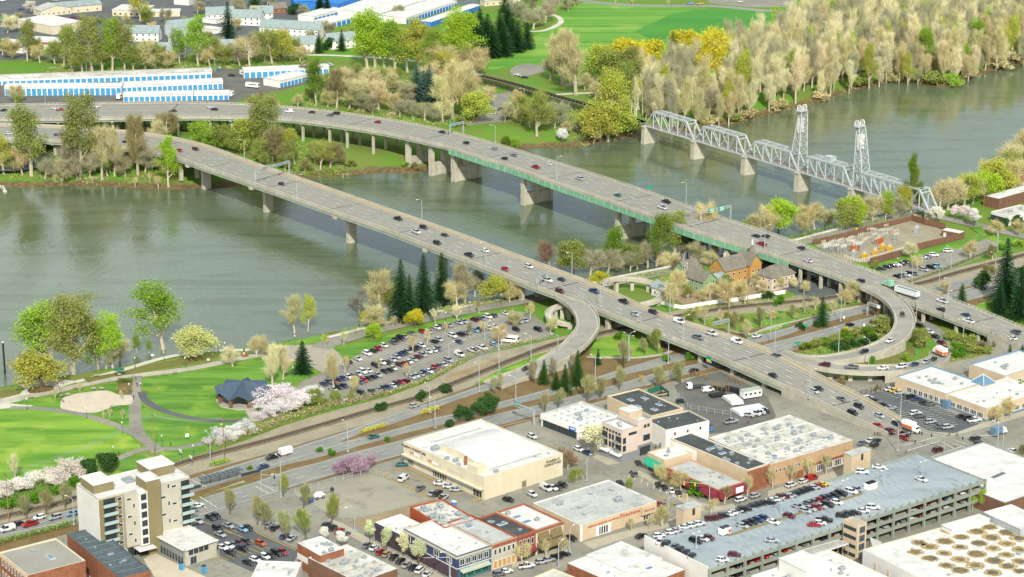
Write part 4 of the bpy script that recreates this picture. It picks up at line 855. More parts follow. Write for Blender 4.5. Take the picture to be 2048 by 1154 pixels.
b=Bld('dark_roof_shops','long row of shops under a dark tar roof with brick end',(1495,940),(1536,927),(1333,878.5),8.6,'tan','tar',.4,cap='stone_white'); b.panel('R',.0,1,0,8.0,.12,'brick','brick_front'); b.wins('R',3,4.6,1.6,1.9); b.wins('R',3,.3,2.6,2.6,fr='dark_metal'); b.gear(.5,.45,(2.6,1.6,.9),'skylight'); b.gear(.5,.6,(2.6,1.6,.9),'skylight'); b.gears(9,42); b.panel('L',0,.35,0,7.9,.1,'white_paint','white_wall')
b=Bld('tan_shops','large tan building with weathered patched white roof by the junction',(1541,929),(1706,880),(1424,873),8.2,'tan_orange','roof_dirty',.5,cap='roof_white')
for bb in (.25,.48,.72): p0,p1=b.P(.0,bb*b.lv,7.72),b.P(b.lu,bb*b.lv,7.72); MB().beam(p0,p1,.35).build('roof_ridge','roof_bright',b.root)
b.gears(34,43,smin=.6,smax=2.0); b.gears(10,44,'vent',.6,1.3); b.gears(8,45,'skylight',1.2,2.2); b.wins('R',9,4.6,.9,1.1,u0=.05,u1=.46); b.wins('R',4,.3,3.6,2.6,u0=.55,u1=.98,mull=3); b.panel('R',.5,.98,3.2,3.9,.4,'brick','band'); b.panel('R',.28,.4,.1,2.8,.1,'brick','garage_door')
# ---- black roofs and the small block of flats
b=Bld('black_roof_shop','large low building under a black roof with pale skylights',(1303,832),(1366.5,816),(1172,802),7.2,'tan','tar',.5,cap='cream')
for a,bb in ((.72,.66),(.35,.72),(.72,.34),(.2,.45),(.4,.22)): b.gear(a,bb,(1.8,2.6,.6),'skylight')
b.gears(5,51,'vent',.4,.8)
b=Bld('white_walled_shop','white-walled building under a plain black roof by the yard',(1332,860),(1418.6,841),(1304,836),7.6,'white_paint','tar',.4,cap='concrete_pale'); b.wins('R',3,4.8,.9,1.3,gl='glass'); b.win('R',.62,.1,1.4,2.4,gl='dark_metal',name='door'); b.gears(6,52,'vent',.4,.8); b.panel('R',.45,.62,3.2,3.5,.4,'sign_yellow','sign')
b=Bld('vent_roof_shop','low white shop with many small roof vents and blue sign',(1157,855),(1238,829),(1073.5,829.5),4.9,'white_paint','roof_white',.7,cap='roof_grey'); b.panel('L',0,1,3.0,4.8,.5,'white_paint','fascia'); b.panel('R',0,1,3.0,4.8,.5,'white_paint','fascia'); b.wins('L',10,.2,2.2,2.5,fr='dark_metal'); b.wins('R',5,.2,2.2,2.5,fr='dark_metal'); b.panel('L',.78,.95,3.1,4.5,.65,'sign_blue','shop_sign'); b.panel('L',.82,.93,3.75,4.15,.7,'sign_white','legend'); b.panel('L',.8,.93,3.3,3.5,.7,'glass_blue','legend')
for i in range(5):
 for j in range(5): b.gear(.15+.17*i,.12+.17*j,(.7,.7,.6),'vent')
b.gear(.5,.55,(2.0,1.6,1.0)); b.gear(.35,.35,(2.0,1.6,1.0)); b.gear(.75,.6,(1.6,1.2,.9))
b=Bld('flats','four-storey pale pink block of flats with grey ground floor',q('p',575,548)[0],q('p',850,470)[0],q('p',200,390)[0],12.3,'pink_stucco','roof_bright',.4,cap='metal_grey')
b.panel('L',0,1,0,3.6,.12,'metal_grey','ground_floor'); b.panel('R',0,1,0,3.6,.12,'metal_grey','ground_floor')
for zz in (4.3,7.2):
 for u in (.17,.82): b.panel('L',u-.13,u+.13,zz,zz+2.4,.06,'dark_metal','balcony_opening'); b.panel('L',u-.14,u+.14,zz-.15,zz+.05,1.1,'concrete','balcony_floor'); b.panel('L',u-.14,u+.14,zz+.05,zz+1.0,1.1,'metal_grey','balcony_rail',1.04)
 for u in (.42,.56): b.win('L',u,zz+.2,1.1,2.0,fr='dark_metal')
 for u in (.14,): b.win('R',u,zz,1.4,2.2,fr='dark_metal')
b.wins('L',6,10.1,1.1,.9,fr='dark_metal'); b.wins('R',3,9.8,1.3,1.0,u0=.42,u1=.92,fr='dark_metal'); b.wins('L',5,.3,2.0,2.5,fr='dark_metal'); b.awning('L',0,.45,3.0,3.6,1.2,'sign_white'); b.awning('L',.52,1,3.0,3.6,1.2,'sign_white'); b.gear(.5,.5,(1.2,1.2,1.3),'vent'); b.gear(.4,.4,(1.2,1.2,1.3),'vent'); b.gear(.6,.6,(1.6,1,.8))
b3=Bld('','',q('p',850,390)[0],q('p',1105,310)[0],q('p',560,225)[0],13.2,'pink_stucco','roof_white',1.0,parent=b,cap='metal_grey'); b3.wins('R',3,5.3,1.1,2.2,u0=.4,u1=.85,fr='dark_metal'); b3.wins('R',2,10.2,1.1,1.2,u0=.4,u1=.85,fr='dark_metal'); b3.panel('R',.0,1,0,4.2,.1,'metal_grey','ground_floor'); b3.panel('R',.15,.88,.1,3.3,.14,'dark_metal','garage_opening'); b3.boxon(.05,.95,.45,.98,2.9,'tan','roof_white'); b3.win('L',.1,5,.6,2.2,fr='dark_metal')
# ---- apartment tower
b=Bld('apartment_tower','tall grey and olive apartment tower with glass balconies',(196.5,997),(379,953),(152.5,966.5),22.3,'beige_grey','roof_bright',.35,cap='roof_white')
b.panel('L',-.005,1.005,.1,21.6,.12,'stone_white','white_wall'); b.panel('R',0,.245,0.1,21.6,.12,'olive','olive_wall')
p0=b.place('R',.555,0)[0]
MB().box(b.P(.555*b.lu,.9,0),(.155*b.lu,7.2,25.2),math.atan2(b.u.y,b.u.x)).build('stair_tower','olive',b.root); MB().box(b.P(.555*b.lu,.9,25.2),(.155*b.lu+.3,7.4,.25),math.atan2(b.u.y,b.u.x)).build('tower_cap','roof_white',b.root)
MB().box(b.P(.33*b.lu,-.6,4.2),(.15*b.lu,2.2,18.0),math.atan2(b.u.y,b.u.x)).build('bay','beige_grey',b.root); MB().box(b.P(.435*b.lu,-1.5,4.2),(.09*b.lu,3.4,17.7),math.atan2(b.u.y,b.u.x)).build('bay','stone_white',b.root); MB().box(b.P(.435*b.lu,-1.5,21.9),(.1*b.lu,3.8,.25),math.atan2(b.u.y,b.u.x)).build('bay_roof','roof_white',b.root)
for k in range(6):
 z=4.3+2.95*k
 b.panel('R',.035,.19,z,z+.18,1.5,'concrete','balcony_floor'); b.panel('R',.035,.19,z+.18,z+1.15,1.5,'balcony_glass','balcony_rail',1.44); b.panel('R',.05,.175,z+.2,z+2.4,.16,'glass','balcony_door',.1)
 b.panel('R',.885,1.02,z,z+.18,1.5,'concrete','balcony_floor'); b.panel('R',.885,1.02,z+.18,z+1.15,1.5,'balcony_glass','balcony_rail',1.44); b.panel('R',.9,.995,z+.2,z+2.4,.1,'glass','balcony_door',.03)
 o=b.win('R',.222,z+.9,1.6,1.2,fr='white_paint'); o.location+=-b.v*.13
 for u,w,h in ((.30,1.7,.8),(.35,.7,1.7)):
  if (k+int(u*100)) % 2: o=b.win('R',u,z+.9,w,h); o.location+=-b.v*1.72
 o=b.win('R',.437,z+.5,1.9,2.0,fr='dark_metal'); o.location+=-b.v*3.22
 for u,w,h,par_ in ((.70,1.8,.8,0),(.76,.7,1.7,1),(.82,1.8,.8,1)):
  if (k+par_) % 2==0: b.win('R',u,z+.9,w,h)
b.boxon(.02,.24,.3,.9,2.9,'olive','roof_bright'); b.boxon(.66,.94,.42,.98,3.0,'olive','roof_bright')
for cx in (.42,.60):
 for i in range(4):
  for j in range(3): b.gear(cx+.027*i,.45+.1*j,(.8,.8,.9))
b.panel('R',.33,.52,3.4,3.7,5.5,'roof_bright','entrance_canopy'); b.wins('R',6,.2,1.8,2.8,u0=.3,u1=.5,fr='dark_metal')
b=Bld('pavilion_annex','low glass-fronted annex with overhanging white roof beside the apartment tower',(370,1098),(432.5,1078),(309.5,1066.5),6.0,'beige_grey','roof_bright',.15,cap='roof_white')
b.panel('L',.02,.98,2.9,5.7,.1,'metal_grey','upper_storey'); b.wins('L',9,.2,1.5,2.6,fr='metal_grey'); b.wins('L',5,4.1,1.2,1.3,fr='dark_metal'); b.wins('R',4,3.4,1.6,1.6,u0=.1,u1=.75,fr='dark_metal'); b.panel('L',-.02,1.02,5.7,5.95,1.2,'roof_bright','eaves'); b.panel('R',-.02,1.02,5.7,5.95,1.0,'roof_bright','eaves'); b.gears(5,61,'vent',.3,.6); b.win('R',.25,.1,2.4,2.6,fr='metal_grey',mull=1)
b=Bld('brick_hall','old brick building with flat grey roof at the bottom left corner',(55,1151),(171,1121),(-12,1107),9.0,'brick','roof_tangrey',.4,cap='cream'); b.wins('L',8,5.4,1.1,2.0); b.wins('L',8,1.2,1.2,2.4); b.panel('L',0,1,8.0,8.8,.4,'tan','cornice'); b.gear(.62,.45,(1.6,4.2,.6),'skylight'); b.gear(.5,.8,(1.6,1.2,.6)); b.gears(3,62,smin=.3,smax=.6)
b=Bld('brick_hall','brick building with dark blue-grey seamed roof before the apartment tower',(239,1156),(302,1140.5),(107,1073.5),8.2,'brick','roof_slate',.3,cap='roof_slate')
for k in range(1,9): p0,p1=b.P(.0,k/9*b.lv,7.92),b.P(b.lu,k/9*b.lv,7.92); MB().beam(p0,p1,.1).build('roof_seam','metal_grey',b.root)
b.gear(.5,.45,(1.8,1.0,.5)); b.gears(6,63,smin=.4,smax=.8)
# ---- white-roofed building behind the garage and the department store
b=Bld('corner_market','low building with wide white roof and grey parapet behind the garage',(2010,1006),(2160,955),(1862,916),6.0,'brick_brown','roof_bright',.4,cap='metal_grey'); b.panel('R',.0,1,0,5.6,.1,'brick_brown','brick_front'); p0,p1=b.P(.2*b.lu,.42*b.lv,5.62),b.P(.75*b.lu,.45*b.lv,5.62); MB().box(p0.lerp(p1,.5),(7,1.6,.05),.75).build('roof_patch','dark_patch',b.root)
b=Bld('department_store','white department store roof dotted with rusty brown stains',(1905,1190),(2200,1100),(1766,1087),9.5,'stone_white','roof_bright',.5,cap='concrete_pale')
for u in (.15,.3,.45,.6): b.panel('L',u,u+.012,.2,7.2,.25,'tan','pilaster')
b.boxon(.52,.78,.86,.98,1.6,'stone_white','roof_bright','roof_room'); b.boxon(.80,.99,.55,.95,2.4,'galv','roof_bright','plant_room'); b.text('L','JCPenney',.97,6.2,2.6,'sign_black',align='LEFT')
rr=random.Random(5); so=MB(); si=MB()
for tx,ty in ((1440,785),(1560,745),(1660,790),(1760,755),(1540,835),(1410,870),(1780,838),(1900,800),(1290,912),(1530,915),(1680,885),(1790,925),(1900,888),(1400,965),(1660,970),(1900,978),(1175,955),(1290,1005),(1530,1015),(1800,1025),(1650,1062),(1910,1068),(1420,1062),(1530,1100),(1790,1118),(2000,845),(2000,935),(2010,1030),(1200,880),(2010,1110)):
 c=at(*q('33',tx,ty)[0],9.0)-b.org; k=rr.uniform(.85,1.1)
 for mbx,r_,z in ((so,3.0*k,9.02),(si,rr.uniform(1.4,2.3)*k,9.04)):
  mbx.quad(*[(c.x+math.cos(a)*r_*f_,c.y+math.sin(a)*r_*.92*f_,z) for a,f_ in [(2*math.pi*i/24,rr.uniform(.86,1.1)) for i in range(24)]])
so.build('roof_stain','stain_ring',b.root,kind='stuff'); si.build('roof_stain','rust_stain',b.root,kind='stuff'); b.gears(8,71,smin=.5,smax=1.4)
b=Bld('mall_roof','white mall roof with box penthouse at the bottom edge',(1640,1220),(1800,1165),(1500,1152),9.0,'stone_white','roof_bright',.5); b.gears(18,72,smin=.5,smax=1.6); b.boxon(.3,.6,.55,.95,4.0,'stone_white','roof_bright'); b.gear(.8,.6,(2.0,1.4,1))
b=Bld('mall_annex','pale green flat roof at the bottom edge beside the stained roof',(1805,1215),(1885,1175),(1790,1160),6.0,'garage_green','roof_grey',.4); b.gears(4,73,smin=.4,smax=.8)
# ---- parking garage
g0=Bld('parking_garage','four-level parking garage with open green-grey sides and rooftop cars',(1420,1139),(1971,961),(1280,1077),9.6,'stone_white','garage_deck',.0); GAR=g0
for ch in list(g0.root.children): bpy.data.objects.remove(ch)
U,Vv,LU,LV=g0.u,g0.v,g0.lu,g0.lv; gr=g0.root
def gbox(name,a0,a1,b0,b1,z0,z1,mt): c=g0.P((a0+a1)/2,(b0+b1)/2); return MB().box((c.x,c.y,z0),(a1-a0,b1-b0,z1-z0),math.atan2(U.y,U.x)).build(name,mt,gr)
gbox('roof_deck',0,LU,0,LV,9.0,9.3,'garage_deck')
for z in (6.0,3.0): gbox('floor_slab',.1,LU-.1,.1,LV-.1,z-.3,z,'concrete')
gbox('end_wall',-.3,0,-.1,LV,0,10.3,'stone_white'); gbox('back_wall',0,LU,LV,LV+.3,0,9.9,'garage_green')
gbox('core_wall',3,LU-3,LV*.5,LV*.5+.3,0,9.0,'concrete_old')
nc=17
for k in range(nc+1): gbox('column',LU*k/nc-.35,LU*k/nc+.35,-.25,.5,0,9.9,'garage_green')
for k in range(5): gbox('column',LU-.4,LU+.3,LV*k/4-.3,LV*k/4+.3,0,9.9,'garage_green')
for z in (9.0,6.0,3.0):
 gbox('spandrel',0,LU,-.15,.1,z-.35,z+.75,'garage_green'); gbox('spandrel',LU-.05,LU+.2,0,LV,z-.35,z+.75,'garage_green')
gbox('parapet',0,LU,LV-.25,LV+.1,9.3,10.1,'garage_green'); gbox('kerb_barrier',LU*.18,LU*.66,LV*.52,LV*.52+.35,9.3,9.95,'olive')
for k in range(34): gbox('rail_post',LU*k/34-.2,LU*k/34+.2,-.12,.25,9.7,10.6,'garage_green')
mk=MB()
for row,(b0_,b1_) in enumerate(((LV-5.3,LV-.6),(LV*.54,LV*.54+4.6),(LV*.52-4.6,LV*.52-.1),(.6,5.2))):
 for k in range(int(LU/2.75)):
  a=4+k*2.75
  if a > LU-6 or (row in (1,2) and not LU*.16 < a < LU*.82): continue
  p,p2=g0.P(a,b0_,9.32),g0.P(a+1.2,b1_,9.32); mk.quad(p,p+U*.14,p2+U*.14,p2)
mk.build('stall_marking','line_white',gr,kind='stuff')
s=Bld('stair_tower','tan stair tower standing against the garage front',(1716,1051),(1734,1044.5),(1680,1041.5),12.6,'tan','concrete',.3,cap='tan')
for k in range(4): s.panel('L',.05,.9,1.4+2.9*k,2.6+2.9*k,.05,'dark_metal','opening'); s.win('R',.5,.8+2.9*k,2.6,2.3,fr='metal_grey',mull=3)
for lbl,c0,c1 in (('two-tone tan stair head on the garage roof by the crimson awning',(1368,1030),(1408,1015)),('tan stair head on the far edge of the garage roof',(1706,920),(1752,905))):
 p=at(*c0,9.3); wd=(at(*c1,9.3)-p); h_=empty('stair_kiosk',p+U*2); top(h_,lbl,'stair kiosk'); MB().box((0,0,-9.3),(wd.length*.8,3.6,11.9),math.atan2(U.y,U.x)).build('wall','tan',h_); MB().box((0,0,2.6),(wd.length*.8+.4,4.0,.25),math.atan2(U.y,U.x)).build('roof','roof_grey',h_); MB().box(tuple(-Vv*1.81+U*.5),(1.1,.08,2.2),math.atan2(U.y,U.x)).build('door','dark_metal',h_)
def pergola(label,pts,z,n):
 P_=[at(x,y,z) for x,y in pts]; r_=empty('pergola',(P_[0].x,P_[0].y,0)); top(r_,label,'pergola'); o=Vector((P_[0].x,P_[0].y,0)); P_=[p-o for p in P_]
 for a,b_ in ((0,1),(3,2)): MB().beam(P_[a],P_[b_],.25).build('beam','stone_white',r_)
 for k in range(n+1): t=k/n; MB().beam(P_[0].lerp(P_[1],t)+Vector((0,0,.2)),P_[3].lerp(P_[2],t)+Vector((0,0,.2)),.14).build('slat','stone_white',r_)
 for p in P_: MB().beam(p,Vector((p.x,p.y,0)),.25).build('post','garage_green',r_)
pergola('white slatted pergola in front of the garage, left of the stair tower',q('33',240,950,560,860,640,890,330,985),6.5,26)
pergola('white slatted pergola between the stair tower and the stained roof',q('33',810,840,900,880,915,940,830,900),6.5,14)
# ---- offices by the ramp
b=Bld('office_building','low tan office with white roof and pale blue edging by the ramp',(1893,788),(1966,765),(1793.5,752),5.6,'tan','roof_bright',.4,cap='glass_blue'); b.wins('L',7,1.2,3.4,2.1,u0=.25,u1=.97,mull=3); b.panel('L',0,1,.05,.9,.1,'glass_blue','plinth'); b.gears(9,81,smin=.8,smax=1.6)
b2=Bld('office_building','tan office wing with white roof nearest the car park corner',(1973,817),(2095,781),(1893,789),5.2,'tan','roof_bright',.4,cap='concrete_pale'); b2.wins('L',5,1.0,3.2,2.0,mull=3); b2.wins('R',7,1.0,3.2,2.0,mull=3); b2.panel('L',0,1,.05,.8,.1,'glass_blue','plinth'); b2.panel('R',0,1,.05,.8,.1,'glass_blue','plinth'); b2.gears(6,82,smin=.5,smax=1.2); b2.panel('L',-.03,.1,0,3.4,2.0,'glass_blue','porch')
b3=Bld('office_building','tan office wing with white roof behind the glass pyramid',(2010,752),(2110,722),(1928,731),6.0,'tan','roof_bright',.5,cap='glass_blue'); b3.wins('R',6,1.2,3.0,2.0,mull=2); b3.gears(6,83,smin=.8,smax=1.6)
py=at(1966,763,5.4); pr=empty('glass_pyramid',(py.x,py.y,0)); top(pr,'small glass pyramid skylight between the office roofs','skylight'); mb=MB(); rz=ANG_A; c8=[Vector((math.cos(rz+R(45+90*k))*5,math.sin(rz+R(45+90*k))*5,5.2)) for k in range(4)]
for k in range(4): mb.quad(c8[k],c8[(k+1) % 4],Vector((0,0,8.4)))
mb.build('glazing','glass_blue',pr); MB().prism([(c.x*.98,c.y*.98) for c in c8],0,5.2).build('base','tan',pr)
for k in range(4): MB().beam(c8[k],Vector((0,0,8.45)),.16).build('rib','white_paint',pr)
# ---- pitched-roof houses and sheds
def house(name,label,px,py,w,d,h,rh,rot,wall='white_paint',roof='roof_shingle',wins=(3,2),cat='house',hip=0,eave=.5,storeys=1,chim=None,z0=None,wm='glass'):
 p=atg(px,py) if z0 is None else at(px,py,z0); r_=empty(name,p,rot); top(r_,label,cat); mb=MB()
 mb.box((0,0,0),(w,d,h));
 if not hip:
  for s_ in (-1,1): mb.quad((s_*w/2,-d/2,h),(s_*w/2,d/2,h),(s_*w/2,0,h+rh))
 mb.build('wall',wall,r_); e=eave; rb=MB(); hx=w/2+e-(hip*d/2); k=rh/(d/2)
 y_,ze=d/2+e,h-e*k
 A,B_,C_,D_=Vector((-w/2-e,-y_,ze)),Vector((w/2+e,-y_,ze)),Vector((w/2+e,y_,ze)),Vector((-w/2-e,y_,ze)); E_,F_=Vector((-hx,0,h+rh)),Vector((hx,0,h+rh)); up_=Vector((0,0,.18))
 for ps in ((A,B_,F_,E_),(C_,D_,E_,F_),(B_,C_,F_),(D_,A,E_)) if hip else ((A,B_,F_,E_),(C_,D_,E_,F_)): rb.quad(*[x+up_ for x in ps]); rb.quad(*[x for x in reversed(ps)])
 for a,b_ in ((A,B_),(C_,D_))+(((B_,C_),(D_,A)) if hip else ((B_,F_),(F_,C_),(D_,E_),(E_,A))): rb.quad(a,b_,b_+up_,a+up_)
 ro=rb.build('roof',roof,r_)
 if chim: MB().box((chim*w,d*.15,h),(.9,.9,rh+1.2)).build('chimney','concrete_pale',ro)
 n1,n2=wins
 for s_ in range(storeys):
  zz=.9+2.9*s_
  for k_ in range(n1): obj('window',win_mesh(wm,'white_paint',0),r_,(-w/2+w*(k_+.5)/n1,-d/2,zz),0,(1.2,1,1.4))
  for k_ in range(n2):
   obj('window',win_mesh(wm,'white_paint',0),r_,(w/2,-d/2+d*(k_+.5)/n2,zz),R(90),(1.2,1,1.4)); obj('window',win_mesh(wm,'white_paint',0),r_,(-w/2,-d/2+d*(k_+.5)/n2,zz),R(-90),(1.2,1,1.4))
 return r_
gx_=lambda x,y: q('g',x,y)[0]
h1=house('green_house','sage green gabled house with white trim and scaffold by the bridge',*gx_(560,600),11,8,5.4,3.6,ANG_A-R(90),'green_house','roof_brown',(4,2),storeys=2); house('green_house','rear wing of the sage green house with twin dormers',*gx_(370,470),9,8,5.4,3.8,ANG_A,'green_house','roof_brown',(3,2),storeys=2)
h2=house('orange_house','bright orange Victorian house with turret and brown roof',*gx_(930,480),14,10,6.8,4.5,ANG_A,'orange_house','roof_brown',(4,2),storeys=2,chim=-.1); house('orange_house','gabled front wing of the orange Victorian house',*gx_(1190,440),10,7,7.5,4.2,ANG_A-R(90),'orange_house','roof_brown',(2,2),storeys=2)
tpos=atg(*gx_(1240,420)); t_=empty('turret',tpos); top(t_,'orange and red banded turret with pointed roof on the Victorian house','turret'); MB().box((0,0,0),(3.2,3.2,10),ANG_A).build('wall','orange_house',t_)
for z in (7.2,8.4,9.6): MB().box((0,0,z),(3.7,3.7,.35),ANG_A).build('band','red_trim',t_)
MB().tube((0,0,10),(0,0,15),3.0,.15,4).build('roof','roof_brown',t_); MB().tube((0,0,14.6),(0,0,17),.5,.4,6).build('finial','stone_white',t_)
house('white_house','cream clapboard house with hipped brown roof beside the farther bridge',*gx_(1560,560),14,10,6.4,3.6,ANG_A,'pink_stucco','roof_brown',(4,3),hip=.8,storeys=2); house('side_porch','low porch wing of the cream clapboard house',*gx_(1370,540),8,6,3.0,1.6,ANG_A,'white_paint','roof_shingle',(3,1))
house('grey_cottage','small grey-roofed cottage between the green and orange houses',*gx_(790,560),9,7,3.6,2.6,ANG_A,'girder_pale','roof_shingle',(2,1)); house('white_shed','white gabled shed beside the spiral footway',1327,592,9,6,4,2.4,ANG_A-R(90),'white_paint','roof_shingle',(2,1))
# right edge by the river
b=Bld('riverside_workshop','white-roofed workshop with dark front by the river trees',(2017,432),(2075,418),(1990,421),5,'stone_white','roof_dirty',.3); b.panel('L',0,1,0,3.6,.1,'dark_metal','shop_front'); b.gears(5,91); b=Bld('riverside_workshop','long pale blue-white roofed workshop at the right edge',(1998,398),(2090,372),(1980,388),5.5,'brick_brown','roof_white',.2); house('brick_cottage','brick-roofed house at the right edge above the workshops',2045,372,11,8,4.5,3,ANG_A,'tan','brick',(3,2))
# ---- far side: self-storage rows
def storage(label,p0,p1,depth,h,nd,dh,wall='white_paint',roof='roof_bright',door='blue_door',rise=.7,name='storage_row',z=0.0,gap=.78):
 A,B_=at(*p0,z),at(*p1,z); d=(B_-A); ln=d.length; d.normalize(); rz=math.atan2(d.y,d.x); r_=empty(name,A,rz); top(r_,label,'storage units')
 mb=MB(); mb.box((ln/2,depth/2,0),(ln,depth,h));
 mb.build('wall',wall,r_); rb=MB(); e=.3
 for ya,yb,za,zb in ((-e,depth/2,h+.05,h+rise),(depth/2,depth+e,h+rise,h+.05)): rb.quad((-e,ya,za),(ln+e,ya,za),(ln+e,yb,zb),(-e,yb,zb))
 rb.quad((-e,-e,h-.15),(ln+e,-e,h-.15),(ln+e,-e,h+.05),(-e,-e,h+.05))
 for x in (-e,ln+e): rb.quad((x,-e,h+.05),(x,depth/2,h+rise),(x,depth+e,h+.05))
 rb.build('roof',roof,r_)
 k_=('door',door)
 if k_ not in _cache:
  m_=MB(); m_.box((0,-.03,0),(1,.1,1))
  for zz in (.25,.5,.75): m_.box((0,-.09,zz-.01),(1,.03,.02))
  _cache[k_]=m_.mesh('door',[door])
 for k in range(nd): obj('door',_cache[k_],r_,(ln*(k+.5)/nd,0,.05),0,(ln/nd*gap,1,dh))
 return r_
storage('nearest white storage row with blue doors, behind the motorway',(247,203.5),(458,200),10,4.2,20,2.9)
storage('tall left half of the middle storage row with blue doors',(10,192),(243,190.5),11,5.6,22,4.4); storage('right half of the middle storage row with blue doors',(243.5,186),(446,178),12,4.6,20,3.2)
storage('farthest grey-roofed storage row with small blue doors',(-20,172),(424,156.5),13,4.4,37,2.6,roof='roof_dirty')
storage('white storage building with wide blue doors near the bare trees',(488,157),(658,150),11,5.2,14,3.8,door='blue_door'); storage('short white storage row turned at an angle, blue doors',(560,176),(618,162),14,4.5,8,2.8)
for k,(a,c,dp,n,hh) in enumerate((((676,27),(770,-4),22,12,7),((722,36),(822,1),22,16,4.5),((758,40),(868,6),22,18,4.5),((812,48),(914,14),22,17,4.5),((628,45),(684,30),14,7,4.5),((664,56),(702,46),16,4,4),((862,54),(960,20),9,12,3.6))):
 storage(['tall blue storage hall beyond the grey-roofed flats','first white storage row with deep blue doors beyond the yellow trees','second white storage row with deep blue doors beyond the yellow trees','third white storage row with deep blue doors beyond the yellow trees','short white storage row behind the grey-roofed flats','small white storage block behind the tallest yellow tree','low white and blue storage row next to the dark conifers'][k],a,c,dp,hh,n,3.0,wall='blue_wall' if k in (0,6) else 'white_paint',roof='blue_wall' if k==0 else 'roof_bright',door='blue_wall')
house('blue_hall','bright blue metal hall at the top edge',620,14,26,16,6,2.5,R(15),'blue_wall','blue_wall',(0,0),'hall'); house('navy_warehouse','dark navy warehouse at the top edge',960,4,45,20,8,1,R(10),'dark_patch','dark_patch',(0,0),'warehouse'); house('cream_shed','long low cream shed at the top edge beside the navy warehouse',1000,8,30,8,4,1,R(28),'cream','roof_grey',(6,0),'shed')
# ---- far side: town
def flat(name,label,x0,y0,x1,y1,depth,h,wall,roof,cat='building',**k):
 """flat-roofed building from the ends of its front wall"""
 A,B_=at(x0,y0),at(x1,y1); d=(B_-A); ln=d.length; d.normalize(); r_=empty(name,A,math.atan2(d.y,d.x)); top(r_,label,cat); mb=MB(); mb.box((ln/2,depth/2,0),(ln,depth,h)); mb.build('wall',wall,r_); MB().box((ln/2,depth/2,h),(ln+.5,depth+.5,.35)).build('roof',roof,r_)
 for i in range(k.get('wn',0)): obj('window',win_mesh('glass','white_paint',0),r_,(ln*(i+.5)/k['wn'],0,1.0),0,(1.8,1,1.6))
 return r_,ln
r_,ln=flat('warehouse','tan warehouse with a broad white roof in the far town',36,56,106,70,26,6,'cream','roof_bright'); r_,ln=flat('car_workshop','long white workshop with red stripe and open bays',-20,100,45,107,16,5,'white_paint','roof_bright'); MB().box((ln/2,-.1,4.0),(ln,.3,1.0)).build('red_stripe','orange_red',r_)
r_,ln=flat('car_workshop','white workshop wing with curved red stripe facing the trees',40,100,138,104,18,6,'white_paint','roof_bright'); MB().box((ln/2,-.1,4.6),(ln,.3,1.3)).build('red_stripe','orange_red',r_); MB().box((ln*.8,-.1,.1),(10,.3,4)).build('open_bay','dark_metal',r_)
house('fast_food','white gabled building with red entrance at the top left',105,28,14,24,4.5,3,R(-55),'cream','roof_grey',(3,6),'building'); house('white_hall','long white metal-roofed hall at the top left',150,22,36,16,5,2.5,R(28),'cream','roof_shingle',(5,2),'hall')
flat('flat_shop','flat white-roofed shop behind the purple trees',225,32,290,34,22,4.5,'cream','roof_bright',wn=6); flat('carport','white carport canopy among the far flats',300,34,360,33,12,3.5,'cream','roof_bright'); flat('white_store','white-walled store at the top edge',348,9,378,11,12,5,'stone_white','roof_bright')
for i,(px,py,w,d,h,rot,lb) in enumerate(((272,80,34,11,6,-4,'long grey-roofed flats behind the tall bare trees'),(365,68,22,11,6,28,'grey-roofed flats with white gable, left of the tall fir'),(355,82,12,9,4,8,'small grey-roofed house in front of the white-gabled flats'),(345,114,18,9,5.5,4,'pale two-storey flats by the fence, left part'),(455,108,22,9,5.5,4,'pale two-storey flats by the fence, below the fir'),(440,42,20,12,6,12,'white-gabled flats right of the tall fir'),(490,48,26,11,6,-10,'grey-roofed flats at the top, right of the fir'),(585,72,44,12,6.5,-16,'longest grey-roofed white flats below the storage rows'),(610,102,18,10,6,10,'small white flats with balcony between two firs'),(680,95,20,10,6,24,'white flats behind the rightmost small fir'),(524,40,16,10,6,5,'grey-roofed flats beside the longest flats'),(505,112,12,8,5,5,'pale flats half hidden by bare trees'))):
 house('block_of_flats',lb,px,py,w,d,h,4.4,R(rot),'white_paint','roof_shingle',(max(3,int(w/4)),2),'flats',storeys=2)
house('orange_cottage','small orange brick house at the top by the blue hall',555,25,12,9,4,3.5,R(20),'brick','roof_brown',(3,2))
flat('carport','low white carport roof near the tall fir',405,45,432,48,8,3,'white_paint','roof_bright'); flat('carport','white flat canopy below the white-gabled flats',404,64,428,68,8,3,'white_paint','roof_bright')
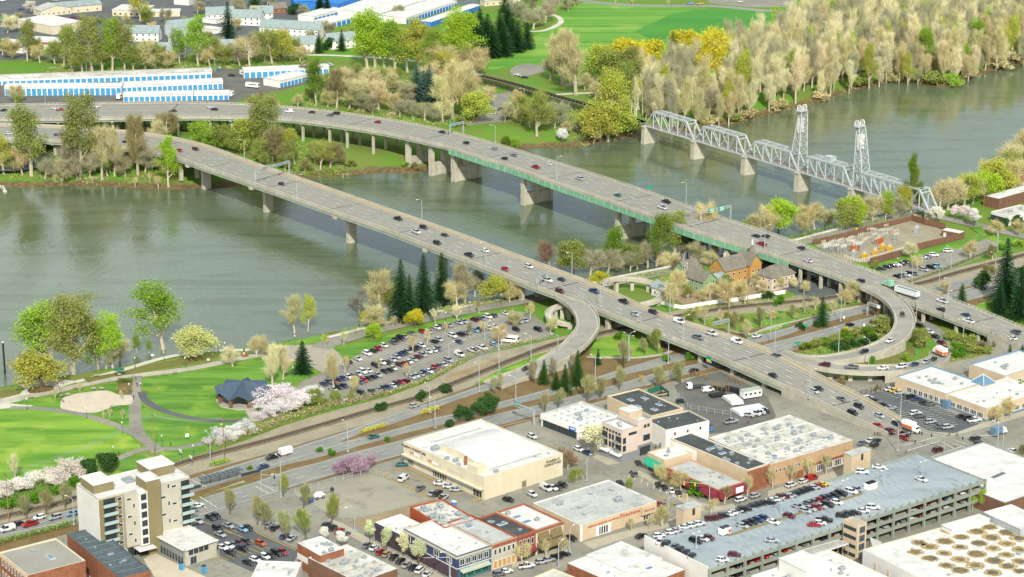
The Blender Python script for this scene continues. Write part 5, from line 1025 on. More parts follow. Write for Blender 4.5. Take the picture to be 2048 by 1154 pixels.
# ================================================================ VEHICLES
def loft(mb,secs,mi=0,cap=True):
 """sections of equal length joined into a skin"""
 n0=len(mb.v); k=len(secs[0])
 for s in secs: mb.v+=[tuple(p) for p in s]
 for a in range(len(secs)-1):
  for i in range(k):
   j=(i+1) % k; mb.f.append((n0+a*k+i,n0+a*k+j,n0+(a+1)*k+j,n0+(a+1)*k+i)); mb.m.append(mi)
 if cap:
  mb.f.append(tuple(n0+i for i in reversed(range(k)))); mb.f.append(tuple(n0+(len(secs)-1)*k+i for i in range(k))); mb.m+=[mi,mi]
def ring(x,hw,z0,z1,sh):
 """one cross-section of a car body: sill, shoulder, top"""
 zm=z0+(z1-z0)*.55
 return [(x,-hw*.92,z0),(x,-hw,zm),(x,-hw*sh,z1),(x,hw*sh,z1),(x,hw,zm),(x,hw*.92,z0)]
def vehicle_kit(kind):
 S_={'sedan': dict(body=[(2.28,.62,.38,.62),(2.15,.80,.30,.74),(1.5,.88,.28,.86),(.95,.90,.27,.93),(-1.45,.90,.27,.98),(-2.1,.84,.30,.96),(-2.3,.68,.42,.86)],cab=[(1.0,.80,.92),(.25,.64,1.42),(-.95,.64,1.43),(-1.75,.76,.97)],wh=(1.4,-1.38),L=2.28),
 'suv': dict(body=[(2.32,.68,.42,.80),(2.2,.86,.36,.94),(1.55,.94,.34,1.04),(1.05,.95,.34,1.10),(-1.9,.95,.34,1.12),(-2.25,.92,.36,1.10),(-2.36,.84,.45,1.0)],cab=[(1.1,.86,1.08),(.5,.72,1.70),(-1.85,.72,1.72),(-2.3,.82,1.11)],wh=(1.45,-1.42),L=2.34),
 'hatch': dict(body=[(2.08,.64,.38,.66),(1.95,.82,.30,.80),(1.4,.88,.28,.92),(.95,.89,.27,.98),(-1.6,.89,.28,1.0),(-1.95,.86,.32,.98),(-2.05,.76,.42,.88)],cab=[(1.0,.80,.97),(.35,.66,1.50),(-1.5,.66,1.50),(-1.98,.76,1.0)],wh=(1.3,-1.28),L=2.05),
 'pickup': dict(body=[(2.75,.74,.5,.95),(2.62,.92,.42,1.08),(1.9,.98,.4,1.14),(1.3,.99,.4,1.16),(-.75,.99,.4,1.18),(-.78,.99,.4,1.12),(-2.7,.98,.42,1.12),(-2.78,.9,.5,1.05)],cab=[(1.35,.88,1.15),(.7,.74,1.82),(-.55,.74,1.84),(-.8,.84,1.17)],wh=(1.75,-1.7),L=2.77),
 'van': dict(body=[(2.5,.76,.42,.85),(2.35,.94,.36,1.05),(1.75,.98,.34,1.18),(1.4,.99,.34,1.25),(-2.4,.99,.34,1.28),(-2.55,.96,.38,1.25),(-2.6,.9,.45,1.1)],cab=[(1.7,.90,1.22),(.95,.80,2.02),(-2.35,.80,2.05),(-2.55,.90,1.26)],wh=(1.6,-1.65),L=2.55)}[kind]
 mb=MB(); loft(mb,[ring(x,hw,z0,z1,.93) for x,hw,z0,z1 in S_['body']])
 # roof panel and pillars in body colour
 c=S_['cab']; (xa,wa,za),(xb,wb,zb),(xc,wc,zc),(xd,wd,zd)=c; mb.mi=0
 mb.quad((xb,-wb,zb+.03),(xb,wb,zb+.03),(xc,wc,zc+.03),(xc,-wc,zc+.03)); mb.f[-1]=mb.f[-1][::-1]
 for s in (-1,1):
  for (x0,w0,z0),(x1,w1,z1) in (((xa,wa,za),(xb,wb,zb+.03)),((xd,wd,zd),(xc,wc,zc+.03))): mb.quad((x0,s*(w0+.02),z0),(x0-.1,s*(w0+.02),z0),(x1-.1,s*(w1+.02),z1),(x1,s*(w1+.02),z1))
  xm=(xb+xc)/2; mb.quad((xm+.06,s*(wa+.02),za),(xm-.06,s*(wa+.02),za),(xm-.06,s*(wb+.02),zb),(xm+.06,s*(wb+.02),zb))
  if kind=='van': mb.quad((-.1,s*.925,1.22),(xd,s*.925,1.25),(xc,s*.83,2.05),(-.1,s*.83,2.03))
 fx,rx=S_['body'][0][0],S_['body'][-1][0]
 for s in (-1,1):
  mb.mi=1; mb.box((fx-.06,s*.52,S_['body'][0][3]-.14),(.16,.3,.13)); mb.mi=2; mb.box((rx+.05,s*.6,S_['body'][-1][3]-.2),(.16,.24,.16))
 mb.mi=3; mb.box((fx-.02,0,.36),(.1,1.2,.14)); mb.box((rx+.02,0,.36),(.1,1.2,.12)); mb.mi=4
 for s in (-1,1):
  for wx in S_['wh']: mb.box((wx,s*(S_['body'][2][1]-.06),.2),(.86,.16,.5))
 if kind=='pickup': mb.mi=4; mb.quad((-.9,-.78,1.14),(-.9,.78,1.14),(-2.6,.78,1.14),(-2.6,-.78,1.14)); mb.f[-1]=mb.f[-1][::-1]
 body=mb.mesh(kind+'_body',['paint','headlight','tail_light','chrome','tyre'])
 wb_=MB(); A=[[(x,-w,z),(x,w,z)] for x,w,z in c]
 loft(wb_,[[A[0][0],A[0][1],A[1][1],A[1][0]],[A[3][0],A[3][1],A[2][1],A[2][0]]]); wins=wb_.mesh('windows',['car_glass'])
 wh=MB(); wh.tube((0,-.12,0),(0,.12,0),.33,None,10,mi=0); wh.tube((0,-.13,0),(0,.13,0),.19,None,8,mi=1); wheel=wh.mesh('wheel',['tyre','chrome'])
 return body,wins,wheel,S_
KIT={k: vehicle_kit(k) for k in ('sedan','hatch','suv','pickup','van')}
CC={'w': ('white','dedede'),'s': ('silver','a9adb0'),'g': ('grey','6a6e72'),'k': ('black','1d1f22'),'b': ('blue','27406e'),'r': ('red','a3161b'),'m': ('maroon','5a1a1e'),'t': ('teal','2c6a6c'),'y': ('yellow','d9b52a'),'n': ('tan','a5957a'),'o': ('orange','c0562a'),'c': ('pale blue','7fa6c4'),'d': ('dark blue','1a2438'),'e': ('dark green','20332c'),'p': ('purple','3a1f36')}
KN={'': 'sedan','s': 'suv','p': 'pickup','v': 'van'}
ORD='first second third fourth fifth sixth seventh eighth ninth tenth eleventh twelfth thirteenth fourteenth fifteenth sixteenth seventeenth eighteenth nineteenth twentieth'.split()
def ordn(i):
 if i < 20: return ORD[i]
 t,u=divmod(i+1,10); T_='twenty thirty forty fifty sixty seventy eighty ninety'.split()[t-2]; return T_+'-'+ORD[u-1] if u else T_[:-1]+'ieth'
def vehicle(kind,col,p,rz,label,group,parts=True,jit=.03,pitch=0):
 body,wins,wheel,S_=KIT[kind]; cn,hx=CC[col]; rgb=list(lin(hx)); v=random.uniform(.85,1.15); rgb=[min(1,x*v) for x in rgb[:3]]+[1]
 r_=empty({'sedan': 'car','hatch': 'hatchback_car','suv': 'suv','pickup': 'pickup_truck','van': 'van'}[kind],p,rz+random.uniform(-jit,jit)); top(r_,label,{'sedan': 'car','hatch': 'car','suv': 'suv','pickup': 'pickup truck','van': 'van'}[kind],group)
 if pitch: r_.rotation_euler[1]=pitch
 obj('body',body,r_,color=rgb); obj('windows',wins,r_)
 if parts:
  for wx in S_['wh']:
   for s in (-1,1): obj('wheel',wheel,r_,(wx,s*(S_['body'][2][1]-.1),.33))
 return r_
import re
def cars(where,group,tile,data,rz,z=.335,flip=0,jit=.03,parts=True,zf=None,names=True):
 """data: 'x,yck' – tile pixel, colour letter, kind letter; the label counts from the left"""
 it=[]
 for m_ in re.finditer(r'(-?\d+),(-?\d+)([a-z])([spv]?)',data):
  x,y=q(tile,int(m_[1]),int(m_[2]))[0]; it.append((x,y,m_[3],m_[4]))
 it.sort(key=lambda t: t[0])
 for i,(x,y,c,k) in enumerate(it):
  zz=zf(x,y) if zf else z; kind=KN[k]
  if kind=='sedan' and (int(x*7+y*13)) % 3==0: kind='hatch'
  lab='%s %s %s' % (CC[c][0],{'sedan': 'car','hatch': 'hatchback','suv': 'SUV','pickup': 'pickup','van': 'van'}[kind],(where if len(it)==1 else '%s, %s from left' % (where,ordn(i))))
  a=rz(x,y) if callable(rz) else rz
  vehicle(kind,c,at(x,y,zz),a+(math.pi if flip and (i*7) % 3==0 else 0),lab,group,parts,jit)
  # how high the decks are under a photo pixel, and which way they run
def deck_probe(D,ks,sh):
 Mx=(D.N+D.F)/2
 def f(x,y):
  z=9.0
  for _ in range(6):
   p=at(x,y,z); i=int(np.argmin(np.hypot(Mx[:,0]-p.x,Mx[:,1]-p.y))); z=float(D.N[i][2]*.5+D.F[i][2]*.5)
  j=min(i+1,len(Mx)-1); h=max(j-2,0); return z+.03,math.atan2(Mx[j][1]-Mx[h][1],Mx[j][0]-Mx[h][0])
 return lambda x,y: f(x,y)[0],lambda x,y: f(x,y)[1]
zC,aC=deck_probe(DC,KC,62); zM,aM_=deck_probe(DM,KM,68); aM=lambda x,y: aM_(x,y)+math.pi
BR='vehicles on the road bridges'
cars('on the nearer bridge by the far bank',BR,'10','1295,12w 1432,52r 1558,42ms',aC,zf=zC); cars('on the nearer bridge over the river',BR,'11','205,318k 1132,597kp 1335,665ks 1275,702wp 1503,727k 1443,790ks 1825,850w 1697,885dp 1985,998r',aC,zf=zC)
cars('on the nearer bridge beside the yellow tree',BR,'12','135,978ws 280,1087wp 395,1080k',aC,zf=zC); cars('on the nearer bridge above the railway',BR,'22','383,20ms 655,20bp 890,102kp 978,203s 1125,187ps 1330,262wv 1587,357wp 1480,390gp 1790,422wv',aC,zf=zC)
cars('on the nearer bridge approaching the junction',BR,'23','42,690k 405,795k 370,818s 585,880g 725,938ks 675,990ks 888,1012s 875,1090r 1025,1075d 970,1130m',aC,zf=zC)
cars('on the farther bridge above the storage rows',BR,'00','28,885k 437,868w 478,880r 770,855w 1375,890k 1675,858w 1705,877k',aM,zf=zM); cars('on the nearer bridge at the left edge',BR,'00','68,1070w 190,1050w 460,1080b 1030,1105k 1005,1137k',aC,zf=zC)
cars('on the farther bridge before the bare trees',BR,'01','265,895wv 443,900m 637,910ks 590,925g 968,978r 1480,1058k 1672,1145k',aM,zf=zM); cars('on the farther bridge over the river',BR,'12','-140,38s -60,115k 15,90g 188,185rp 292,157w 535,275ss 840,407t 1227,460kp 1195,507wp 1940,732k 2020,735k 1985,800rp',aM,zf=zM)
cars('on the farther bridge beside the substation',BR,'13','262,830d 318,930w 732,1093ds',aM,zf=zM); cars('on the farther bridge at the right edge',BR,'23','1385,98wp 1378,163k 1572,207b 1593,257wp 1970,347gs 1943,392w',aM,zf=zM)
zB,aB_=deck_probe(RB,None,0); zA,aA=deck_probe(RA,None,0); zR,aR=deck_probe(RC,None,0); cars('on the curved ramp of the farther bridge',BR,'23','1070,205m 973,412w 765,498d',aB_,zf=zB); cars('in the queue on the low ramp',BR,'23','60,535gs 450,605ms 665,625gp 912,632w 1057,620ws 1163,602b 1255,582s 1317,562k 1405,470r',aR,zf=zR)
cars('at the foot of the low ramp',BR,'23','1382,430m 1333,380k 1283,343w 1212,300ks',R(-50)); cars('on the curved ramp by the railway',BR,'c','560,475k',aA,zf=zA)
ST_='vehicles on the streets'
cars('on the street left of the apartment tower',ST_,'30','60,785wv 135,745k 240,745rp 315,690w 438,692ss 578,660c',ANG_A+math.pi); cars('waiting at the crossing by the apartment tower',ST_,'30','1575,597w',ANG_A); cars('on the street beside the railway',ST_,'b','1015,565s 525,935t',ANG_A); cars('on the street above the vacant lot',ST_,'a','1115,825kp 995,940b',ANG_A+math.pi); cars('on the street inside the ramp loop',ST_,'23','652,287k 845,258k -90,375w',ANG_A); cars('on the street by the construction yard',ST_,'22','1450,650k',ANG_A)
cars('on the river road by the substation',ST_,'13','390,768t',ANG_A)
RP='cars in the riverside car park'
cars('in the back row of the riverside car park',RP,'21','735,582k 810,557w 885,515ws 935,492k 975,476r 1018,452w 1090,425g 1115,405k 1150,393ks 1175,380s 1240,355g 1325,340r 1370,340s 1440,310w 1480,298g 1530,288s 1615,268s 1655,260s 1740,245ms 1795,238g 1845,222ws 1890,212g 1985,195w',ANG_B,flip=1)
cars('in the second row of the riverside car park',RP,'21','540,755b 578,740g 622,738r 655,722b 695,712b 735,700w 772,690g 812,678s 850,660ws 890,650w 955,612ks 1000,588ws 1040,585k 1085,565s 1120,543s 1148,520b 1180,512k 1210,500s 1250,480k 1283,470d 1318,452w 1420,420k 1455,405s 1565,375ws 1630,362ks 1678,348s 1745,330c 1785,318k 1855,313w 1895,300w',ANG_B,flip=1)
cars('in the third row of the riverside car park',RP,'21','612,798s 660,783k 702,772k 828,740g 862,728r 897,714k 932,700k 970,686s 1028,657k 1065,645k 1090,632w 1145,605m 1190,590r 1218,580w 1253,563s 1288,540m 1327,526s 1370,498w 1412,488w 1452,478g 1615,422b',ANG_B,flip=1)
cars('in the front row of the riverside car park',RP,'21','770,860s 842,832ks 925,820k 975,800s 1013,790k 1050,783b 1085,770w 1120,757k 1155,742r 1195,735m 1240,702s 1272,692s 1308,680s 1340,668b 1378,656w 1402,643g 1428,625r 1460,614g 1490,602w 1532,570ss 1620,524wv 1725,492wp 1800,472wp 1900,447cs',ANG_B,flip=1)
cars('at the right end of the riverside car park',RP,'22','15,270o 60,262s 95,250s 35,325k 210,325ks',ANG_B,flip=1)
GRF='cars on the garage roof'; ZG=9.32
cars('on the garage roof, far row at the left end',GRF,'32','1170,838w 1265,810w 1308,797s 1380,768w 1435,755w 1490,742w 1590,703ms 1635,690m 1682,678k 1740,665w 1768,652s 1808,642k 1852,628ks 1925,597k 1965,585k 2008,574k',ANG_A-R(25),ZG); cars('on the garage roof, end row by the pale wall',GRF,'32','1180,880w 1225,900ks 1295,922g 1335,942k 1382,968k 1430,997k',R(65),ZG); cars('at the barrier on the left half of the garage roof',GRF,'32','1465,880ks 1515,862w 1565,855m 1835,760s 1872,737k 1915,728k 1960,712b 2005,697b',ANG_B+R(15),ZG); cars('on the near lane of the garage roof at the left',GRF,'32','1675,1030w 1770,988m',ANG_A-R(50),ZG)
cars('on the garage roof, far row by the tan shops',GRF,'33','15,575k 35,555w 75,547s 117,530ms 180,522s 205,508k 242,493k 282,480k 322,466k 368,455s 402,440r 437,430y',ANG_A-R(25),ZG); cars('on the far edge of the garage roof',GRF,'33','750,330ws 880,290w',ANG_A-R(45),ZG); cars('parked alone on the right half of the garage roof',GRF,'33','1220,388w',R(-45),ZG); cars('on the garage roof, near side of the barrier',GRF,'33','42,728w 170,680m 240,605s 297,640s 335,622s 385,612r 420,603s 475,592ks 548,572w',ANG_B+R(15),ZG); cars('on the garage roof, far side of the barrier',GRF,'33','328,583g 372,568g 420,553r 452,540d 490,530b 532,517k 580,503ks 662,487ws 710,470s',ANG_B+R(15),ZG)
cars('on the garage roof, near row behind the stair tower',GRF,'33','30,875s 370,750r 412,738w 447,715kp 590,677k 637,662k 690,655k 755,640w 835,612ws',ANG_A-R(45),ZG)
rr=random.Random(3); k_=0
for z,fl in ((6.02,'third'),(3.02,'second')):
 for n_ in range(27):
  if rr.random() < .28: continue
  a=9+n_*(LU-14)/27; p=GAR.org+GAR.u*a+GAR.v*3.4; p.z=z; c=rr.choice('wwssgkkbrm'); vehicle(rr.choice(['sedan','hatch','suv']),c,p,math.atan2(Vv.y,Vv.x)+(math.pi if rr.random() < .5 else 0),'%s car inside the garage behind the %s-level openings, bay %s from left' % (CC[c][0],fl,ordn(n_)),'cars inside the garage',parts=False)
OL='cars in the office car park'
cars('parked against the office front',OL,'23','970,800w 1010,812y 1045,828s 1100,858g 1145,862ks 1187,878b 1247,905k 1290,915g',R(20)); cars('parked along the bridge wall by the office',OL,'23','795,872ws 835,885k 905,922k 980,948s',R(20)); cars('in the middle of the office car park',OL,'23','1172,992ws 1207,1012g 1293,1060ss 1372,1095g 1430,1102ss',R(22)); cars('at the office corner nearest the street',OL,'23','1545,1015k 1592,1030ks 1642,1048wp',R(22))
JN='vehicles at the junction'
cars('parked beside the tan shops',JN,'33','750,97g 818,77w 865,80k 845,118ks 700,172r',R(50)); cars('coming off the bridge at the junction',JN,'33','985,5r 1095,25k 1085,57r',ANG_B); cars('crossing the big junction',JN,'33','1355,152ms 1650,62ks 1685,105ks 1727,212wv 1952,165w',lambda x,y: ANG_A if x < 1960 else ANG_B); cars('in the street before the tan shops',JN,'33','185,433ws 280,403w 345,380rv',ANG_A)
cars('in the street behind the furniture store',ST_,'32','160,45w 530,148w 600,175b',lambda x,y: ANG_B); cars('by the green awning',ST_,'32','1005,255k',R(100)); cars('in the street behind the tyre shop',ST_,'32','968,343gs 860,415k 1172,583r 1212,603gp',R(105)); cars('parked along the crimson awning',ST_,'32','1165,430k 1213,450k 1267,475w 1325,497k',R(100))
cars('parked behind the furniture store',ST_,'32','270,460wv 325,455w 362,450k 405,432k 160,507w',lambda x,y: ANG_B); cars('in the street at the corner of the crimson awning',ST_,'32','1820,550ws 1935,518s',ANG_A); cars('beside the striped awnings',ST_,'32','475,858k',R(-45)); cars('at the foot of the garage end wall',ST_,'32','1030,838k',ANG_A); cars('parked before the red brick shop',ST_,'32','235,1045s 290,1028s 355,1008k 412,985k 115,1080wp',R(20))
FL='cars parked around the vacant lot'
cars('along the furniture store wall',FL,'31','1160,268t 1465,418w 1537,442w 1592,468s',lambda x,y: R(5)); cars('between the vacant lot and the furniture store',FL,'31','1175,382wv 1310,457g 1405,497s 1447,497ks 1487,537sp',R(62)); cars('parked at an angle below the vacant lot',FL,'31','105,750s 150,775k 558,750k 610,773e 665,797r 715,825g',R(65)); cars('parked along the white-blossomed street',FL,'31','885,912g 940,932w 990,967r 1040,983n 1097,1007k 1150,1037k 1200,1068s 1250,1090k 1305,1110ws 1365,1142w',R(65)); cars('under the vase-shaped trees',FL,'31','225,840b 285,855s',R(65)); cars('in the narrow lane behind the furniture store',FL,'31','2010,550k',R(-30)); cars('before the navy corner building',FL,'31','1990,1120w 1935,1142g',R(20))
AL='cars in the apartment car park'
cars('in the apartment car park, street side',AL,'30','1575,720s 1675,690k 1720,680k 1735,780ks 1820,757s 1755,827s 1930,785c 1970,772k',R(-45)); cars('in the apartment car park, middle rows',AL,'30','1770,930w 1820,920w 1862,908g 1908,893m 1930,940ks 1960,885e 1835,972k 1975,1050k 2032,1030w',R(-40)); cars('in the apartment car park beside the low white roof',AL,'31','35,897o 20,1015k 70,1003w 115,993k 165,975ks 212,967r',R(-45))
SL='cars in the car park below the substation'
cars('in the car park below the substation, upper row',SL,'13','905,993e 950,980k 990,970k 1025,963w 1062,955k 1105,940k 1240,905s 1268,898g 1320,885ws 1432,852ws',R(-12)); cars('in the car park below the substation, lower row',SL,'13','1030,1055k 1062,1047g 1100,1043w 1130,1030d 1165,1035g 1240,1003ss 1300,983ks 1345,975cs',R(-40))
YL='vehicles in the construction yard'
cars('in the construction yard',YL,'22','1560,808wv 1200,840np 1345,895e 1745,1058sp',R(25)); cars('parked by the white stacks in the yard',YL,'22','1880,1005s 1930,995wv 1972,985s 2012,970k',R(-30));
UL='cars parked under the farther bridge'
rr=random.Random(8)
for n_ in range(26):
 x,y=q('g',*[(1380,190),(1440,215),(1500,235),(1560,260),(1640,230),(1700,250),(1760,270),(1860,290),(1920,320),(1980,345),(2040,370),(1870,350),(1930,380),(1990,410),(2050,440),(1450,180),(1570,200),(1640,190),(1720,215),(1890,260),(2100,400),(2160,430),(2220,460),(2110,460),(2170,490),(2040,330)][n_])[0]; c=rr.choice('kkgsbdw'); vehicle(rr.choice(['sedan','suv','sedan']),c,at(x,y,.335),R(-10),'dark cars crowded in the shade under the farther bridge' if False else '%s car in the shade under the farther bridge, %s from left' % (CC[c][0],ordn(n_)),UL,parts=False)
FR='vehicles on the far side of the river'
cars('on the far gravel lot by the meadow',FR,'02','45,598w 75,608s 102,620k',R(0),parts=False); cars('on the far road above the meadow',FR,'02','1415,33cp 1495,35yp 1815,18w',R(0),parts=False); cars('in the far riverside car park',FR,'01','1905,875w 1893,908w 1950,875k 1995,945k 580,515w 600,525w',R(50),parts=False); cars('in the far town',FR,'00','545,238w 690,262w 660,290w 690,282w 375,425rs 625,422s 505,487k 170,75b 1845,603k 20,10w 740,35w 770,5r 1640,215w 640,300k 430,495k 30,170s 60,172w 450,8s',R(10),parts=False); cars('by the far flats',FR,'01','560,303w 595,290s',R(20),parts=False)
# ---- larger vehicles, one of a kind
def big(name,label,cat,p,rz,parts):
 """parts: (name, material, [boxes (cx,cy,z,lx,ly,lz,taper)])"""
 r_=empty(name,p,rz); top(r_,label,cat)
 for nm,mt,bs in parts:
  mb=MB()
  for b_ in bs: mb.box(b_[:3],b_[3:6],0,taper=b_[6] if len(b_) > 6 else 1)
  mb.build(nm,mt,r_)
 return r_
def wheels(r_,xs,w=1.05,rad=.5):
 k=('bigwheel',rad)
 if k not in _cache: m_=MB(); m_.tube((0,-.16,0),(0,.16,0),rad,None,10,mi=0); m_.tube((0,-.17,0),(0,.17,0),rad*.55,None,8,mi=1); _cache[k]=m_.mesh('wheel',['tyre','chrome'])
 for x in xs:
  for s in (-1,1): obj('wheel',_cache[k],r_,(x,s*w,rad))
def onM(tile,x,y): X,Y=q(tile,x,y)[0]; return at(X,Y,zM(X,Y)),aM(X,Y)
mint=mat('mint','8fc2a4','84b698',.5); mat('trailer_side','d6d8d6','c4c8c8',2.0,stretch=(3,3,1,0)); mat('orange_truck','d46a2c','c96026',.5); mat('pink_white','ddd0d2','d2c4c8',.5)
p,a=onM('13',960,1132); r_=big('truck_tractor','mint green long-nosed truck tractor on the farther bridge','truck',p,a,[('chassis','dark_metal',[(-.5,0,.6,7.2,1.0,.4)]),('hood','mint',[(2.3,0,.8,2.2,1.5,1.2,.9),(3.1,0,.7,.8,2.2,.6)]),('cab','mint',[(.4,0,.8,1.9,2.2,2.2,.94),(-1.3,0,.9,1.5,2.2,2.4,.95)]),('windscreen','car_glass',[(1.2,0,2.0,.3,1.9,.8,.9)]),('exhaust','chrome',[(-.4,1.2,.9,.2,.2,3.0),(-.4,-1.2,.9,.2,.2,3.0)])]); wheels(r_,(2.6,-2.0,-3.3))
p2,a=onM('23',1105,50); r_=big('dump_trailer','long white ribbed trailer with dark load on the farther bridge','trailer',p2,a,[('tub','trailer_side',[(0,1.2,1.3,12,.12,2.2),(0,-1.2,1.3,12,.12,2.2),(6,0,1.3,.12,2.5,2.2),(-6,0,1.3,.12,2.5,2.2),(0,0,1.2,12,2.4,.15)]),('load','tar',[(0,0,1.4,11.8,2.3,1.6)]),('frame','dark_metal',[(0,0,.9,12,.9,.3)])]); wheels(r_,(-5,-3.8,4.6))
for k in range(12): MB().box((-5.5+k,-1.29,1.35),(.1,.08,2.1)).build('rib','sign_white',r_)
def boxtruck(name,label,p,a,cab,boxm,stripe=None,ln=5.2):
 r_=big(name,label,'truck',p,a,[('cargo_box',boxm,[(-1.2,0,.9,ln,2.35,2.5)]),('cab',cab,[(2.2,0,.6,1.6,2.1,1.8,.9),(3.2,0,.55,.9,1.9,.8,.9)]),('windscreen','car_glass',[(2.75,0,1.5,.5,1.85,.75,.85)]),('chassis','dark_metal',[(0,0,.5,6.5,1.2,.3)])]+([('stripe',stripe,[(-1.2,1.19,1.0,ln-.3,.04,1.1),(-1.2,-1.19,1.0,ln-.3,.04,1.1),(-1.2-ln/2,0,1.0,.05,2.2,1.2)])] if stripe else [])); wheels(r_,(2.4,-2.2),.95,.42); return r_
X,Y=q('23',1365,515)[0]; boxtruck('box_truck','orange and white box truck in the queue on the low ramp',at(X,Y,1.3),R(115),'sign_white','sign_white','orange_truck'); X,Y=q('23',1140,1120)[0]; r_=boxtruck('moving_truck','white moving truck with orange stripe coming off the nearer bridge',at(X,Y,.6),ANG_B,'sign_white','sign_white','orange_truck')
X,Y=q('22',1460,785)[0]; r_=big('flatbed_truck','white cab flatbed truck in the construction yard','truck',at(X,Y,.335),R(200),[('cab','sign_white',[(2.6,0,.6,1.8,2.1,2.1,.92)]),('windscreen','car_glass',[(3.35,0,1.6,.35,1.9,.8)]),('bed','dark_metal',[(-1,0,.9,5.6,2.2,.25),(1.5,0,.9,.15,2.2,1.2)])]); wheels(r_,(2.6,-2.2),.95,.45)
X,Y=q('a',1270,775)[0]; r_=big('cargo_trailer','pale pink cargo trailer behind the black pickup','trailer',at(X,Y,.335),ANG_A+math.pi,[('body','pink_white',[(0,0,.5,4.8,2.1,2.0)]),('roof','sign_white',[(0,0,2.5,4.85,2.15,.08)]),('hitch','dark_metal',[(2.9,0,.5,1.4,.2,.15)])]); wheels(r_,(-.4,-1.2),1.0,.33)
def rv(label,tile,x,y,rz,ln=8,cat='motorhome'):
 X,Y=q(tile,x,y)[0]; r_=big('motorhome' if cat=='motorhome' else 'caravan',label,cat,at(X,Y,.335),rz,[('body','sign_white',[(0,0,.5,ln,2.4,2.4,.97)]),('windows','car_glass',[(ln*.1,0,1.7,ln*.6,2.44,.6),(ln/2-.1,0,1.5,.3,2.1,.9)]),('roof','roof_bright',[(0,0,2.9,ln*.95,2.2,.12),(-1,0,3.0,.9,.9,.3)])]); wheels(r_,(ln*.3,-ln*.3),1.0,.4)
rv('white motorhome by the wide blue storage doors','00',1940,600,R(-60)); rv('white caravan parked on the storage yard gravel','00',2010,695,R(-25),9,'caravan'); rv('small white caravan between two storage rows','00',950,785,R(80),5,'caravan'); rv('white van-like camper at the right end of the nearest storage row','00',1840,765,R(80),5,'caravan'); rv('white motorhome at the top by the storage rows','01',1490,20,R(0),9); rv('white motorhome at the right end of the riverside car park','21',2015,415,R(-20),8)
X,Y=q('32',1690,815)[0]; r_=big('generator_trailer','white generator trailer with red sign on the garage roof','trailer',at(X,Y,ZG),ANG_A,[('housing','sign_white',[(0,0,.4,3.6,2.0,2.0)]),('fans','dark_metal',[(-.9,0,2.4,1.2,1.6,.4),(.9,0,2.4,1.2,1.6,.4)]),('sign','sign_red',[(1.2,-1.05,.8,.9,.06,1.0)])]); wheels(r_,(0,),.95,.33)
X,Y=q('33',815,445)[0]; r_=big('cooling_unit','white cooling unit with black fans on the garage roof','cooling unit',at(X,Y,ZG),ANG_A,[('housing','sign_white',[(0,0,0,4.2,2.2,1.8)]),('fans','pipe_black',[(-1.2,0,1.8,1.0,1.6,.45),(0,0,1.8,1.0,1.6,.45),(1.2,0,1.8,1.0,1.6,.45)])])
X,Y=q('33',1835,20)[0]; r_=boxtruck('service_truck','pale blue service truck at the top of the junction',at(X,Y,.335),ANG_A,'sign_white','glass_blue',None,4)
X,Y=q('31',500,525)[0]; r_=big('boom_lift','white folded boom lift on the vacant lot','boom lift',at(X,Y,.335),R(35),[('chassis','sign_white',[(0,0,.6,3.6,2.0,.9)]),('turret','sign_white',[(-.4,0,1.5,2.2,1.4,.9)]),('boom','metal_grey',[(1.5,0,2.4,7.0,.4,.4)]),('basket','dark_metal',[(5.2,0,1.6,.8,1.6,1.0)])]); wheels(r_,(1.2,-1.2),1.0,.55)
for tl,x,y,lb in (('31',435,555,'blue portable toilet beside the vacant lot trees'),('31',1575,600,'blue portable toilet behind the red-walled building'),('30',1445,1090,'bright blue waste container by the annex'),('30',1625,1115,'blue recycling container below the annex stairs'),('22',1580,1120,'blue waste container by the white-walled shop'),('00',1748,560,'blue portable toilet by the farthest storage row')):
 X,Y=q(tl,x,y)[0]; r_=big('portable_toilet' if 'toilet' in lb else 'waste_container',lb,'portable toilet' if 'toilet' in lb else 'waste container',at(X,Y,.335),R(38),[('cabin','sign_blue' if tl !='30' else 'cyan_plastic',[(0,0,0,1.3,1.3,2.1,.95)]),('roof','sign_white' if 'toilet' in lb else 'dark_metal',[(0,0,2.1,1.4,1.4,.2,.8)]),('door','glass_blue',[(-.2,-.66,.15,.8,.06,1.8)])])
